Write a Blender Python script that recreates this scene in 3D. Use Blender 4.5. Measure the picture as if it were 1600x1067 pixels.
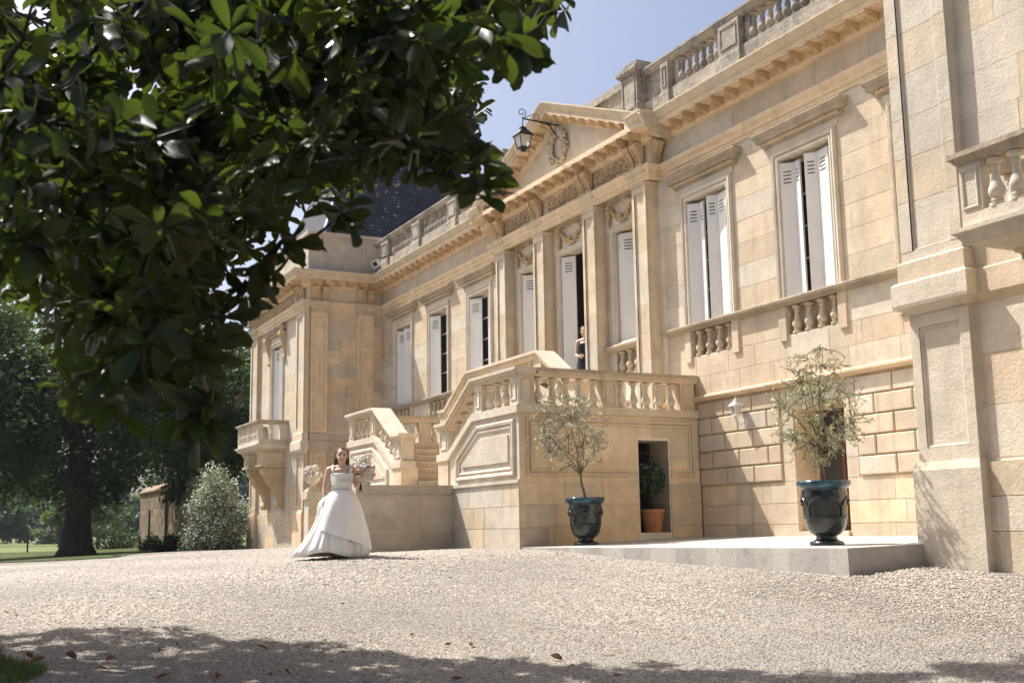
import bpy, bmesh, math, random
import numpy as np
from mathutils import Vector, Matrix, Euler
for o in list(bpy.data.objects): bpy.data.objects.remove(o)
SC = bpy.context.scene
COL = SC.collection
PI = math.pi
# ------------------------------------------------------------------ camera
YAW, PITCH, ROLL, FPX = -1.10001797, 0.161503881, -0.015952766, 1802.92
fw = Vector((math.sin(YAW)*math.cos(PITCH), math.cos(YAW)*math.cos(PITCH), math.sin(PITCH)))
r0 = Vector((math.cos(YAW), -math.sin(YAW), 0)); u0 = r0.cross(fw)
rt = r0*math.cos(ROLL) + u0*math.sin(ROLL); up = u0*math.cos(ROLL) - r0*math.sin(ROLL)
cd = bpy.data.cameras.new('camera'); cam = bpy.data.objects.new('camera', cd); COL.objects.link(cam)
M = Matrix.Identity(4)
for i in range(3):
    M[i][0] = rt[i]; M[i][1] = up[i]; M[i][2] = -fw[i]
cam.matrix_world = M
cd.sensor_width = 36; cd.lens = 36*FPX/1600; cd.clip_start = .05; cd.clip_end = 3000
cd.dof.use_dof = True; cd.dof.focus_distance = 19; cd.dof.aperture_fstop = 4.0
SC.camera = cam
# ------------------------------------------------------------------ sky, sun, exposure
SUN = Vector((2, 1, -3.1)).normalized()              # the way sunlight travels
w = bpy.data.worlds.new('World'); SC.world = w; w.use_nodes = True
nt = w.node_tree; bg = nt.nodes['Background']
sky = nt.nodes.new('ShaderNodeTexSky'); sky.sky_type = 'NISHITA'; sky.sun_disc = False
sky.sun_elevation = math.asin(-SUN.z); sky.sun_rotation = math.atan2(-SUN.x, -SUN.y)
sky.air_density = .75; sky.dust_density = 5.0; sky.ozone_density = 2.0; sky.altitude = 0
nt.links.new(sky.outputs[0], bg.inputs[0]); bg.inputs[1].default_value = .083
sd = bpy.data.lights.new('sun', 'SUN'); sd.energy = 3.7; sd.angle = math.radians(.53); sd.color = (1, .965, .915)
so = bpy.data.objects.new('sun', sd); COL.objects.link(so); so.rotation_euler = SUN.to_track_quat('-Z', 'Y').to_euler(); so.location = (-20, -10, 30)
vs = SC.view_settings; vs.view_transform = 'Standard'; vs.look = 'None'; vs.gamma = 1; vs.exposure = 1.12
SC.render.resolution_x = 1024; SC.render.resolution_y = 682
try:
    SC.cycles.max_bounces = 8; SC.cycles.transparent_max_bounces = 8; SC.cycles.caustics_reflective = False; SC.cycles.caustics_refractive = False
except Exception: pass
random.seed(7); np.random.seed(7)
RND = random.Random(11)
# ------------------------------------------------------------------ helpers
WL = {}                                              # world location of every parent we build
def thing(name, label, cat, loc=(0,0,0), group=None, kind=None):
    o = bpy.data.objects.new(name, None); COL.objects.link(o); o.location = loc; o.empty_display_size = .2
    o['label'] = label; o['category'] = cat
    if group: o['group'] = group
    if kind: o['kind'] = kind
    WL[o.name] = Vector(loc); return o
def tag(o, label=None, cat=None, group=None, kind=None):
    if label: o['label'] = label
    if cat: o['category'] = cat
    if group: o['group'] = group
    if kind: o['kind'] = kind
    return o
def link(name, me, parent=None, loc=(0,0,0), rot=(0,0,0), scale=(1,1,1)):
    o = bpy.data.objects.new(name, me); COL.objects.link(o); loc = Vector(loc)
    WL[o.name] = loc
    if parent is not None: o.parent = parent; loc = loc - WL[parent.name]
    o.location = loc; o.rotation_euler = rot; o.scale = scale
    return o
class MB:
    def __init__(s): s.v = []; s.f = []
    def add(s, vs, fs):
        n = len(s.v); s.v += [tuple(v) for v in vs]; s.f += [tuple(i+n for i in f) for f in fs]; return s
    def box(s, x0, x1, y0, y1, z0, z1):
        return s.add([(x0,y0,z0),(x1,y0,z0),(x1,y1,z0),(x0,y1,z0),(x0,y0,z1),(x1,y0,z1),(x1,y1,z1),(x0,y1,z1)],
                     [(3,2,1,0),(4,5,6,7),(0,1,5,4),(1,2,6,5),(2,3,7,6),(3,0,4,7)])
    def extr(s, poly, vec):
        n = len(poly); p = [Vector(a) for a in poly]; q = [a+Vector(vec) for a in p]
        fs = [tuple(range(n))[::-1], tuple(range(n, 2*n))] + [(i, (i+1) % n, n+(i+1) % n, n+i) for i in range(n)]
        return s.add(p+q, fs)
    def lathe(s, prof, c=(0,0,0), seg=16, sx=1, sy=1):
        vs = []; fs = []; n = len(prof)
        for k in range(seg):
            a = 2*PI*k/seg
            for r, z in prof: vs.append((c[0]+r*math.cos(a)*sx, c[1]+r*math.sin(a)*sy, c[2]+z))
        for k in range(seg):
            k2 = (k+1) % seg
            for i in range(n-1): fs.append((k*n+i, k2*n+i, k2*n+i+1, k*n+i+1))
        fs.append(tuple(k*n for k in range(seg))[::-1]); fs.append(tuple(k*n+n-1 for k in range(seg)))
        return s.add(vs, fs)
    def tube(s, pts, rad, seg=8, cap=True):
        pts = [Vector(p) for p in pts]
        if not hasattr(rad, '__len__'): rad = [rad]*len(pts)
        n = len(pts); vs = []; fs = []; prev = None
        for i, p in enumerate(pts):
            t = (pts[min(i+1, n-1)]-pts[max(i-1, 0)])
            t = t.normalized() if t.length > 1e-9 else Vector((0,0,1))
            if prev is None:
                a = Vector((0,0,1)) if abs(t.z) < .9 else Vector((1,0,0)); x = t.cross(a).normalized()
            else:
                x = prev - t*prev.dot(t); x = x.normalized() if x.length > 1e-6 else t.orthogonal().normalized()
            prev = x; y = t.cross(x)
            for k in range(seg):
                a = 2*PI*k/seg; vs.append(p+(x*math.cos(a)+y*math.sin(a))*rad[i])
        for i in range(n-1):
            for k in range(seg):
                k2 = (k+1) % seg; fs.append((i*seg+k, i*seg+k2, (i+1)*seg+k2, (i+1)*seg+k))
        if cap: fs.append(tuple(range(seg))[::-1]); fs.append(tuple((n-1)*seg+k for k in range(seg)))
        return s.add(vs, fs)
    def blob(s, c, r, seg=6, rings=4, sc=(1,1,1), rot=None, jit=0, rnd=RND):
        vs = []; fs = []
        for i in range(rings+1):
            th = PI*i/rings
            for k in range(seg):
                a = 2*PI*k/seg; q = 1+rnd.uniform(-jit, jit)
                v = Vector((math.sin(th)*math.cos(a)*sc[0], math.sin(th)*math.sin(a)*sc[1], math.cos(th)*sc[2]))*r*q
                if rot is not None: v = rot @ v
                vs.append(Vector(c)+v)
        for i in range(rings):
            for k in range(seg):
                k2 = (k+1) % seg; fs.append((i*seg+k, (i+1)*seg+k, (i+1)*seg+k2, i*seg+k2))
        return s.add(vs, fs)
    def sweep(s, path, prof, caps=True):
        """profile (outward offset, z) carried along a plan path; outward is to the right of travel"""
        n = len(path); m = len(prof); P = [Vector((a[0], a[1])) for a in path]; vs = []; fs = []
        for i in range(n):
            d0 = (P[i]-P[i-1]).normalized() if i > 0 else None
            d1 = (P[i+1]-P[i]).normalized() if i < n-1 else None
            nn = []
            for d in (d0, d1):
                if d is not None: nn.append(Vector((d.y, -d.x)))
            if len(nn) == 2:
                b = (nn[0]+nn[1]).normalized(); b = b/max(.2, b.dot(nn[0]))
            else: b = nn[0]
            for o, z in prof: vs.append((P[i].x+b.x*o, P[i].y+b.y*o, z))
        for i in range(n-1):
            for k in range(m):
                k2 = (k+1) % m; fs.append((i*m+k, (i+1)*m+k, (i+1)*m+k2, i*m+k2))
        if caps: fs.append(tuple(range(m))); fs.append(tuple((n-1)*m+k for k in range(m))[::-1])
        return s.add(vs, fs)
    def build(s, name, mat, parent=None, smooth=False, origin=None, ang=None, recalc=True):
        V = np.array(s.v, float)
        if origin is None: origin = ((V[:,0].min()+V[:,0].max())/2, (V[:,1].min()+V[:,1].max())/2, V[:,2].min())
        me = bpy.data.meshes.new(name); me.from_pydata([tuple(a) for a in (V-np.array(origin))], [], s.f)
        if recalc and len(s.f) < 60000:
            bm = bmesh.new(); bm.from_mesh(me); bmesh.ops.recalc_face_normals(bm, faces=bm.faces); bm.to_mesh(me); bm.free()
        if mat is not None: me.materials.append(mat)
        if smooth: me.polygons.foreach_set('use_smooth', [True]*len(me.polygons))
        if ang and smooth:
            try: me.set_sharp_from_angle(angle=math.radians(ang))
            except Exception: pass
        return link(name, me, parent, origin)
def inset(poly, w):
    """mitred inset of a 2-D polygon (list of (a,b)), any winding"""
    n = len(poly); A = sum(poly[i-1][0]*poly[i][1]-poly[i][0]*poly[i-1][1] for i in range(n)); sg = 1 if A > 0 else -1
    out = []
    for i in range(n):
        p0 = Vector(poly[i-1]); p = Vector(poly[i]); p1 = Vector(poly[(i+1) % n])
        d0 = (p-p0).normalized(); d1 = (p1-p).normalized()
        n0 = Vector((-d0.y, d0.x))*sg; n1 = Vector((-d1.y, d1.x))*sg
        b = (n0+n1); b = b.normalized() if b.length > 1e-6 else n0
        out.append(tuple(p+b*(w/max(.25, b.dot(n0)))))
    return out
def ring(mb, poly, w, f0, f1, mp):
    """raised border: outline poly, width w, rising from depth f0 to f1 along the plane normal; mp(a,b,d)->xyz"""
    q = inset(poly, w); n = len(poly)
    qa = inset(poly, w*.3); qb = inset(poly, w*.72)
    L = [(poly, f0), (poly, f1*.6+f0*.4), (qa, f1), (qb, f1*.85+f0*.15), (q, f0)]
    vs = [mp(a, b, d) for pl, d in L for a, b in pl]
    fs = [(k*n+i, k*n+(i+1) % n, (k+1)*n+(i+1) % n, (k+1)*n+i) for k in range(len(L)-1) for i in range(n)]
    mb.add(vs, fs)
def front(y):                 # wall facing -Y: depth d comes out of the wall towards -Y
    return lambda a, b, d: (a, y-d, b)
def side(x):                  # wall facing +X
    return lambda a, b, d: (x+d, a, b)
# ------------------------------------------------------------------ materials
class NT:
    def __init__(s, name):
        s.m = bpy.data.materials.new(name); s.m.use_nodes = True; s.t = s.m.node_tree
        s.b = s.t.nodes['Principled BSDF']; s.out = s.t.nodes['Material Output']
    def n(s, typ, ins=None, **kw):
        nd = s.t.nodes.new(typ)
        for k, v in kw.items(): setattr(nd, k, v)
        for k, v in (ins or {}).items(): s.set(nd.inputs[k], v)
        return nd
    def set(s, sock, v):
        if hasattr(v, 'is_output'): s.t.links.new(v, sock)
        elif hasattr(v, 'outputs'): s.t.links.new(v.outputs[0], sock)
        else: sock.default_value = v
    def pos(s): return s.n('ShaderNodeNewGeometry').outputs['Position']
    def noise(s, scale, detail=4, rough=.55, vec=None, out='Fac', dist=0):
        nd = s.n('ShaderNodeTexNoise', {'Scale': scale, 'Detail': detail, 'Roughness': rough, 'Distortion': dist})
        if vec is not None: s.set(nd.inputs['Vector'], vec)
        return nd.outputs[out]
    def ramp(s, fac, stops, interp='LINEAR'):
        nd = s.n('ShaderNodeValToRGB', {'Fac': fac}); cr = nd.color_ramp; cr.interpolation = interp
        while len(cr.elements) < len(stops): cr.elements.new(.5)
        for e, (p, c) in zip(cr.elements, stops):
            e.position = p; e.color = (*c, 1) if hasattr(c, '__len__') else (c, c, c, 1)
        return nd.outputs[0]
    def mix(s, fac, a, b, mode='MIX'):
        c = lambda v: (*v, 1) if isinstance(v, tuple) and len(v) == 3 else v
        return s.n('ShaderNodeMixRGB', {0: fac, 1: c(a), 2: c(b)}, blend_type=mode).outputs[0]
    def math(s, op, a, b=0): return s.n('ShaderNodeMath', {0: a, 1: b}, operation=op).outputs[0]
    def mapv(s, vec, scale=(1,1,1), rot=(0,0,0)):
        return s.n('ShaderNodeMapping', {'Vector': vec, 'Scale': scale, 'Rotation': rot}).outputs[0]
    def bump(s, h, strength=.3, dist=.02, nrm=None):
        d = {'Height': h, 'Strength': strength, 'Distance': dist}
        if nrm is not None: d['Normal'] = nrm
        return s.n('ShaderNodeBump', d).outputs[0]
    def done(s, col=None, rough=.8, bump=None, spec=.3, **kw):
        if col is not None: s.set(s.b.inputs['Base Color'], (*col, 1) if isinstance(col, tuple) and len(col) == 3 else col)
        s.set(s.b.inputs['Roughness'], rough); s.set(s.b.inputs['Specular IOR Level'], spec)
        if bump is not None: s.set(s.b.inputs['Normal'], bump)
        for k, v in kw.items(): s.set(s.b.inputs[k], v)
        return s.m
MT = {}
def stone(name, c1, c2, grey=(.30,.28,.25), pits=.5, stain=.45, rand=.10, bump=.35, greyamt=.35):
    c1, c2, grey = (tuple(min(.85, v*1.30) for v in c) for c in (c1, c2, grey)); k = NT(name); p = k.pos()
    big = k.noise(.55, 5, .6, p); med = k.noise(3.2, 6, .65, p); fine = k.noise(26, 6, .7, p)
    col = k.mix(k.ramp(big, [(.34, 0.), (.66, 1.)]), c1, c2)
    oi = k.n('ShaderNodeObjectInfo').outputs['Random']
    col = k.mix(k.math('MULTIPLY', oi, .25), col, c2)
    col = k.mix(1., col, k.ramp(k.math('FRACT', k.math('MULTIPLY', oi, 7.31)), [(0, 1-rand), (1, 1+rand*.35)]), 'MULTIPLY')
    col = k.mix(1., col, k.ramp(med, [(.25, .80), (.75, 1.12)]), 'MULTIPLY')
    col = k.mix(k.math('MULTIPLY', k.ramp(k.noise(1.3, 7, .7, k.mapv(p, (1,1,.42))), [(.5, 0.), (.72, 1.)]), greyamt), col, grey)
    col = k.mix(1., col, k.ramp(k.noise(70, 4, .8, p), [(.3, .84), (.7, 1.10)]), 'MULTIPLY')
    # rain streaks: narrow, long in z
    st = k.noise(2.6, 5, .6, k.mapv(p, (2.2, 2.2, .16)))
    col = k.mix(k.math('MULTIPLY', k.ramp(st, [(.55, 0.), (.75, 1.)]), stain), col, (.34,.22,.11), 'MIX')
    # pits and chips
    vz = k.n('ShaderNodeTexVoronoi', {'Vector': p, 'Scale': 38.}); vz.feature = 'F1'
    pm = k.math('MULTIPLY', k.ramp(vz.outputs['Distance'], [(.08, 1.), (.26, 0.)]), k.ramp(k.noise(1.9, 4, .6, p), [(.50, 0.), (.68, 1.)]))
    col = k.mix(k.math('MULTIPLY', pm, pits), col, (.13,.10,.07))
    h = k.math('ADD', k.math('MULTIPLY', fine, .6), k.math('MULTIPLY', med, .55))
    h = k.math('SUBTRACT', h, k.math('MULTIPLY', pm, 1.4))
    return k.done(col, .92, k.bump(h, min(1., bump*1.5), .03), spec=.15)
CREAM, OCHRE = (.53,.457,.352), (.53,.418,.288)
MT['stone'] = stone('limestone', CREAM, OCHRE)
MT['pale'] = stone('limestone_pale', (.545,.493,.408), (.53,.455,.35), pits=.4, stain=.18, greyamt=.25)
MT['ochre'] = stone('limestone_ochre', (.66,.525,.365), (.62,.465,.30), grey=(.40,.33,.25), pits=.6, stain=.4)  # real ochre tone, lightened further to paint bounce light into the side walls
MT['carved'] = stone('limestone_carved', (.55,.42,.27), (.50,.36,.215), grey=(.28,.22,.16), pits=.4, stain=.5, bump=.5)
MT['rough'] = stone('limestone_weathered', (.53,.465,.37), (.50,.415,.31), grey=(.29,.265,.23), pits=1.0, stain=.3, bump=.8, greyamt=.6)
MT['ledge'] = stone('weathered_ledge_stone', (.40,.34,.26), (.36,.29,.205), grey=(.13,.12,.105), pits=1., stain=.4, bump=.9, greyamt=.85)
MT['mortar'] = stone('lime_mortar', (.66,.60,.50), (.62,.55,.44), pits=.15, stain=.15, rand=0, greyamt=.15)
def lichen(name):
    k = NT(name); p = k.pos()
    a = k.noise(2.2, 8, .7, p); b = k.noise(9, 8, .75, p); c = k.noise(30, 5, .7, p)
    col = k.ramp(a, [(.28, (.12,.11,.10)), (.48, (.33,.29,.24)), (.70, (.56,.48,.37))])
    col = k.mix(k.ramp(b, [(.52, 0.), (.64, 1.)]), col, (.50,.48,.44))
    col = k.mix(k.ramp(c, [(.60, 0.), (.70, .8)]), col, (.07,.066,.06))
    return k.done(col, .95, k.bump(k.math('ADD', b, c), .8, .02), spec=.1)
MT['lichen'] = lichen('lichened_parapet_stone')
def simple(name, col, rough=.6, var=.12, scale=6, bump=0, spec=.3, **kw):
    k = NT(name); p = k.pos(); n = k.noise(scale, 5, .6, p)
    c = k.mix(1., tuple(col), k.ramp(n, [(.25, 1-var), (.75, 1+var)]), 'MULTIPLY')
    return k.done(c, rough, k.bump(k.noise(scale*12, 3, .6, p), bump, .01) if bump else None, spec=spec, **kw)
MT['shutter'] = simple('shutter_paint', (.78,.755,.71), .55, .06, 2.5)
MT['frame_paint'] = simple('window_frame_paint', (.78,.78,.76), .5, .05)
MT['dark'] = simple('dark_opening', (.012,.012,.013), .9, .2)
MT['room'] = simple('room_interior', (.10,.09,.085), .9, .3)
k = NT('window_glass'); MT['glass'] = k.done((.035,.04,.045), .04, k.bump(k.noise(1.5, 2, .5, k.pos()), .04, .05), spec=.8)
MT['iron'] = simple('black_iron', (.012,.012,.014), .45, .2)
MT['rust'] = simple('rusty_iron', (.16,.075,.04), .8, .3, 20)
k = NT('lantern_glass'); MT['lampglass'] = k.done((.78,.76,.70), .25, None, spec=.5, **{'Transmission Weight': .35})
MT['white_metal'] = simple('white_enamel', (.72,.72,.70), .4, .06)
def slate():
    k = NT('slate'); p = k.pos(); a = k.noise(1.4, 4, .6, p); oi = k.n('ShaderNodeObjectInfo').outputs['Random']
    col = k.ramp(a, [(.3, (.030,.033,.045)), (.7, (.055,.058,.075))])
    sp = k.noise(5.5, 6, .62, p); sp2 = k.noise(1.1, 3, .6, p)
    col = k.mix(k.math('MULTIPLY', k.ramp(sp, [(.60, 0.), (.65, 1.)]), k.ramp(sp2, [(.4, .25), (.6, 1.)])), col, (.42,.42,.43))
    return k.done(col, .55, k.bump(k.noise(14, 4, .6, p), .3, .02), spec=.4)
MT['slate'] = slate()
k = NT('zinc'); MT['zinc'] = k.done((.30,.34,.40), .45, None, spec=.5, Metallic=.6)
def glaze():
    k = NT('dark_glaze'); p = k.pos(); tc = k.n('ShaderNodeTexCoord').outputs['Object']
    s1 = k.noise(3, 6, .7, k.mapv(p, (3,3,.35))); 
    col = k.ramp(s1, [(.32, (.004,.006,.007)), (.6, (.012,.022,.022)), (.8, (.05,.055,.045))])
    h = k.math('ADD', k.noise(18, 4, .6, p), k.math('MULTIPLY', k.noise(4, 2, .5, p), .8))
    return k.done(k.mix(k.math('MULTIPLY', k.ramp(k.noise(2.2, 6, .7, k.mapv(p, (1,1,.5))), [(.5, 0.), (.75, 1.)]), .18), col, (.20,.17,.13)), k.ramp(k.noise(3.5, 5, .7, p), [(.35, .07), (.7, .34)]), k.bump(h, .16, .02), spec=.45, **{'Coat Weight': .3, 'Coat Roughness': .06})
MT['glaze'] = glaze()
k = NT('turquoise_glaze'); p = k.pos()
MT['rim'] = k.done(k.ramp(k.noise(9, 6, .7, p), [(.35, (.006,.016,.028)), (.52, (.012,.06,.10)), (.66, (.03,.14,.20)), (.8, (.14,.27,.30))]), .15, k.bump(k.noise(25, 4, .6, p), .2, .01), spec=.6)
MT['terracotta'] = simple('terracotta', (.42,.19,.085), .85, .25, 7, .3)
MT['soil'] = simple('soil', (.045,.032,.022), .95, .4, 30, .8)
def bark(name, a, b, sc=1.):
    k = NT(name); p = k.pos(); n = k.noise(7*sc, 7, .7, k.mapv(p, (2,2,.28))); m_ = k.noise(20*sc, 4, .6, p)
    return k.done(k.ramp(n, [(.3, a), (.7, b)]), .9, k.bump(k.math('ADD', n, k.math('MULTIPLY', m_, .4)), .9, .05), spec=.15)
MT['bark'] = bark('tree_bark', (.020,.016,.012), (.075,.06,.045))
MT['twig'] = bark('magnolia_bark', (.035,.028,.022), (.10,.08,.06), 4)
MT['olivebark'] = bark('olive_bark', (.20,.17,.13), (.38,.33,.26), 5)
def leaf(name, top, under, rough=.35, var=.35, trans=.25, tcol=None, spec=.5, scale=2.5, attr=False):
    k = NT(name); g = k.n('ShaderNodeNewGeometry'); p = g.outputs['Position']; oi = k.n('ShaderNodeObjectInfo').outputs['Random']
    n = k.noise(scale, 3, .6, p); 
    col = k.mix(g.outputs['Backfacing'], tuple(top), tuple(under))
    col = k.mix(1., col, k.ramp(n, [(.25, 1-var), (.75, 1+var)]), 'MULTIPLY')
    if attr:
        at_ = k.n('ShaderNodeAttribute', attribute_name='tint').outputs['Color']; col = k.mix(1., col, at_, 'MULTIPLY')
    col = k.mix(1., col, k.ramp(oi, [(0, .8), (1, 1.25)]), 'MULTIPLY')
    k.done(col, rough, None, spec=spec)
    tr = k.n('ShaderNodeBsdfTranslucent', {'Color': (*(tcol or top), 1)})
    ms = k.n('ShaderNodeMixShader', {0: trans, 1: k.b, 2: tr}); k.t.links.new(ms.outputs[0], k.out.inputs[0])
    return k.m
MT['magleaf'] = leaf('magnolia_leaf', (.008,.019,.008), (.030,.024,.010), .42, .5, .24, (.13,.20,.02), .22)
MT['treeleaf'] = leaf('plane_tree_leaf', (.024,.050,.016), (.030,.055,.020), .55, .4, .22, (.09,.15,.025), .25, .6)
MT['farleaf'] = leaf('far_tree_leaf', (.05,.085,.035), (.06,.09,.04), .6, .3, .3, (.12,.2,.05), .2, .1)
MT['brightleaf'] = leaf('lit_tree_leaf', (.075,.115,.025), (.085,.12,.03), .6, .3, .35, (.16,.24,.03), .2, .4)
MT['oliveleaf'] = leaf('olive_leaf', (.42,.42,.30), (.62,.61,.50), .5, .3, .15, (.30,.32,.16), .35, 5, True)
MT['oliveleaf2'] = leaf('olive_leaf_green', (.36,.355,.20), (.54,.53,.37), .5, .35, .18, (.27,.29,.11), .35, 5, True)
MT['laurel'] = leaf('laurel_leaf', (.022,.060,.040), (.05,.08,.05), .3, .35, .2, (.05,.11,.03), .5, 8, True)
MT['shrubleaf'] = leaf('shrub_leaf', (.21,.24,.13), (.27,.29,.18), .4, .35, .25, (.14,.2,.06), .4, 2, True)
MT['blossom'] = leaf('pale_blossom', (.72,.72,.64), (.70,.70,.62), .7, .15, .2, (.6,.58,.5), .2, 3)
MT['deadleaf'] = leaf('fallen_leaf', (.20,.075,.028), (.30,.16,.08), .5, .4, .1, (.25,.1,.03), .4, 6)
MT['grass'] = leaf('grass_blade', (.045,.062,.020), (.06,.075,.025), .5, .4, .3, (.12,.2,.04), .3, 1.5)
def gravelm():
    k = NT('gravel_ground_material'); p = k.pos()
    v1 = k.n('ShaderNodeTexVoronoi', {'Vector': p, 'Scale': 42.}); v2 = k.n('ShaderNodeTexVoronoi', {'Vector': p, 'Scale': 95.})
    cell = k.n('ShaderNodeSeparateColor', {0: v1.outputs['Color']}).outputs[0]
    col = k.ramp(cell, [(0, (.10,.09,.08)), (.14, (.24,.217,.185)), (.45, (.35,.318,.275)), (.8, (.43,.392,.343)), (1, (.52,.485,.435))])
    col = k.mix(k.math('MULTIPLY', k.ramp(v1.outputs['Distance'], [(.35, 0.), (.75, 1.)]), .55), col, (.22,.185,.15))
    col = k.mix(1., col, k.ramp(k.noise(.35, 5, .65, p), [(.3, .86), (.7, 1.1)]), 'MULTIPLY')
    h = k.math('SUBTRACT', 1., k.math('ADD', v1.outputs['Distance'], k.math('MULTIPLY', v2.outputs['Distance'], .4)))
    return k.done(col, .9, k.bump(h, 1., .03), spec=.2)
MT['gravel'] = gravelm()
k = NT('pebbles'); at_ = k.n('ShaderNodeAttribute', attribute_name='tint').outputs['Color']
MT['pebble'] = k.done(at_, .75, None, spec=.25)
k = NT('lawn'); p = k.pos()
MT['lawn'] = k.done(k.mix(k.ramp(k.noise(.5, 5, .7, p), [(.35, 0.), (.7, 1.)]), (.060,.095,.028), (.13,.14,.055)), .9, k.bump(k.noise(40, 3, .7, p), 1., .05), spec=.1)
k = NT('meadow_grass'); p = k.pos()
MT['meadow'] = k.done(k.mix(k.ramp(k.noise(.12, 6, .7, p), [(.35, 0.), (.7, 1.)]), (.13,.17,.06), (.26,.27,.12)), .95, k.bump(k.noise(6, 3, .7, p), 1., .2), spec=.1)
def paving():
    k = NT('terrace_concrete'); p = k.pos(); a = k.noise(1.2, 7, .7, p); b = k.noise(7, 7, .7, p)
    col = k.ramp(a, [(.3, (.43,.40,.355)), (.7, (.50,.47,.42))])
    col = k.mix(k.ramp(b, [(.52, 0.), (.74, .7)]), col, (.27,.24,.20))
    return k.done(col, .9, k.bump(k.noise(30, 5, .7, p), .35, .02), spec=.15)
MT['terrace'] = paving()
# ------------------------------------------------------------------ the lie of the land (thin-plate surface through surveyed heights)
GC = np.array([(-9.67,.59,-1.07),(-9.01,2.35,-1.12),(-8.32,4.19,-1.18),(-7.25,5.83,-1.19),(-5.94,7.06,-1.13),(-12.85,.76,-.91),(-12.69,3.3,-.86),(-11.7,5.9,-.86),(-9.46,7.65,-.88),(-7.29,8.75,-.81),(-21.1,1.21,-.62),(-21.19,3.25,-.58),(-17.74,5.93,-.36),(-18.37,4.75,-.51),(-18.46,8.1,-.36),(-29.94,6.12,-.44),(-32.82,2.79,-.74),(-51.73,5.86,-.78),(-40.25,8.22,-.53),(-9.98,9.16,-.52),(-9.13,10.61,-.51),(-14.16,9.2,-.46),(-16.23,9.11,-.36),(-40.27,10.41,-.53),(-35.08,10.32,-.47),(-55.09,8.13,-.6),(0,0,-1.5),(3,-8,-1.6),(8,5,-1.5),(-20,-15,-1.2),(-60,-20,-1.2),(-80,5,-1.1),(-80,30,-1.1),(-40,30,-.6),(0,30,-.6),(-22,12,-.3),(-10,12,-.45)])
def _tps(a, b):
    r2 = ((a[:,None,:]-b[None])**2).sum(-1)+1e-9
    return .5*r2*np.log(r2)
_n = len(GC); _A = np.zeros((_n+3,_n+3)); _A[:_n,:_n] = _tps(GC[:,:2],GC[:,:2])+np.eye(_n)*2.0
_P = np.c_[np.ones(_n), GC[:,:2]]; _A[:_n,_n:] = _P; _A[_n:,:_n] = _P.T
_S = np.linalg.solve(_A, np.r_[GC[:,2],0,0,0])
def gz(xy):
    xy = np.atleast_2d(np.asarray(xy, float)); c = np.array([-25., 4.]); d = np.linalg.norm(xy-c, axis=1)
    q = np.where(d[:,None] > 55, c+(xy-c)*(55/np.maximum(d, 1e-6))[:,None], xy)
    z = _tps(q, GC[:,:2])@_S[:_n]+_S[_n]+q@_S[_n+1:]
    t = np.clip((d-55)/60, 0, 1); t = t*t*(3-2*t)
    return z*(1-t)+(-1.1)*t
def gz1(x, y): return float(gz([(x, y)])[0])
def sheet(name, xs, ys, mat, dz=0, keep=None):
    xs = np.array(xs); ys = np.array(ys); XX, YY = np.meshgrid(xs, ys); Z = gz(np.c_[XX.ravel(), YY.ravel()])+dz
    nx = len(xs); mb = MB(); mb.v = list(zip(XX.ravel(), YY.ravel(), Z))
    mb.f = [(j*nx+i, j*nx+i+1, (j+1)*nx+i+1, (j+1)*nx+i) for j in range(len(ys)-1) for i in range(nx-1)]
    return mb.build(name, mat, origin=(0,0,0), smooth=True, recalc=False)
def spread(lo, hi, a, b, step, grow=1.35):
    out = list(np.arange(a, b+1e-6, step)); d = step; x = a
    while x > lo: d *= grow; x -= d; out.insert(0, x)
    d = step; x = out[-1]
    while x < hi: d *= grow; x += d; out.append(x)
    return out
g = sheet('gravel_ground', spread(-1500, 1500, -60, 6, .8), spread(-1500, 1500, -12, 16, .8), MT['gravel'])
tag(g, 'pale gravel forecourt spreading in front of the chateau', 'ground', kind='structure')
# lawn round the big tree and the pale meadow beyond
def patch(name, pts, mat, dz, label, cat):
    """ground-hugging sheet with an uneven outline"""
    P = np.array(pts, float); c = P.mean(0); mb = MB(); n = len(P); K = 10
    ring_ = []
    for i in range(n):
        a, b = P[i], P[(i+1) % n]
        for t in np.linspace(0, 1, 8, endpoint=False): ring_.append(a+(b-a)*t+np.random.uniform(-.12, .12, 2))
    R = np.array(ring_); m = len(R); V = []
    for k in range(K+1):
        q = c+(R-c)*(k/K if k else .001); z = gz(q)+dz; V += [(*q[i], z[i]) for i in range(m)]
    mb.v = V; mb.f = [(k*m+i, k*m+(i+1) % m, (k+1)*m+(i+1) % m, (k+1)*m+i) for k in range(K) for i in range(m)]
    o = mb.build(name, mat, origin=(0,0,0), smooth=True)
    return tag(o, label, cat, kind='structure')
patch('lawn', [(-41,6.6),(-36.5,5.2),(-38,3.2),(-42,1.5),(-50,-1),(-58,-3),(-60,4),(-60,16),(-48,16),(-44,10)], MT['lawn'], .02, 'mown lawn round the foot of the big tree', 'lawn')
o = sheet('meadow', spread(-1400, -62, -1400, -700, 30)[:30]+[], spread(-900, 900, -60, 80, 8), MT['meadow'], .03)
bpy.data.objects.remove(o)
xs = [-1450,-1000,-700,-500,-350,-260,-200,-160,-130,-110,-95,-84,-76,-70,-66]
o = sheet('meadow', xs, spread(-900, 900, -60, 80, 6), MT['meadow'], .03)
tag(o, 'pale sunlit meadow beyond the trees', 'meadow', kind='structure')
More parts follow.
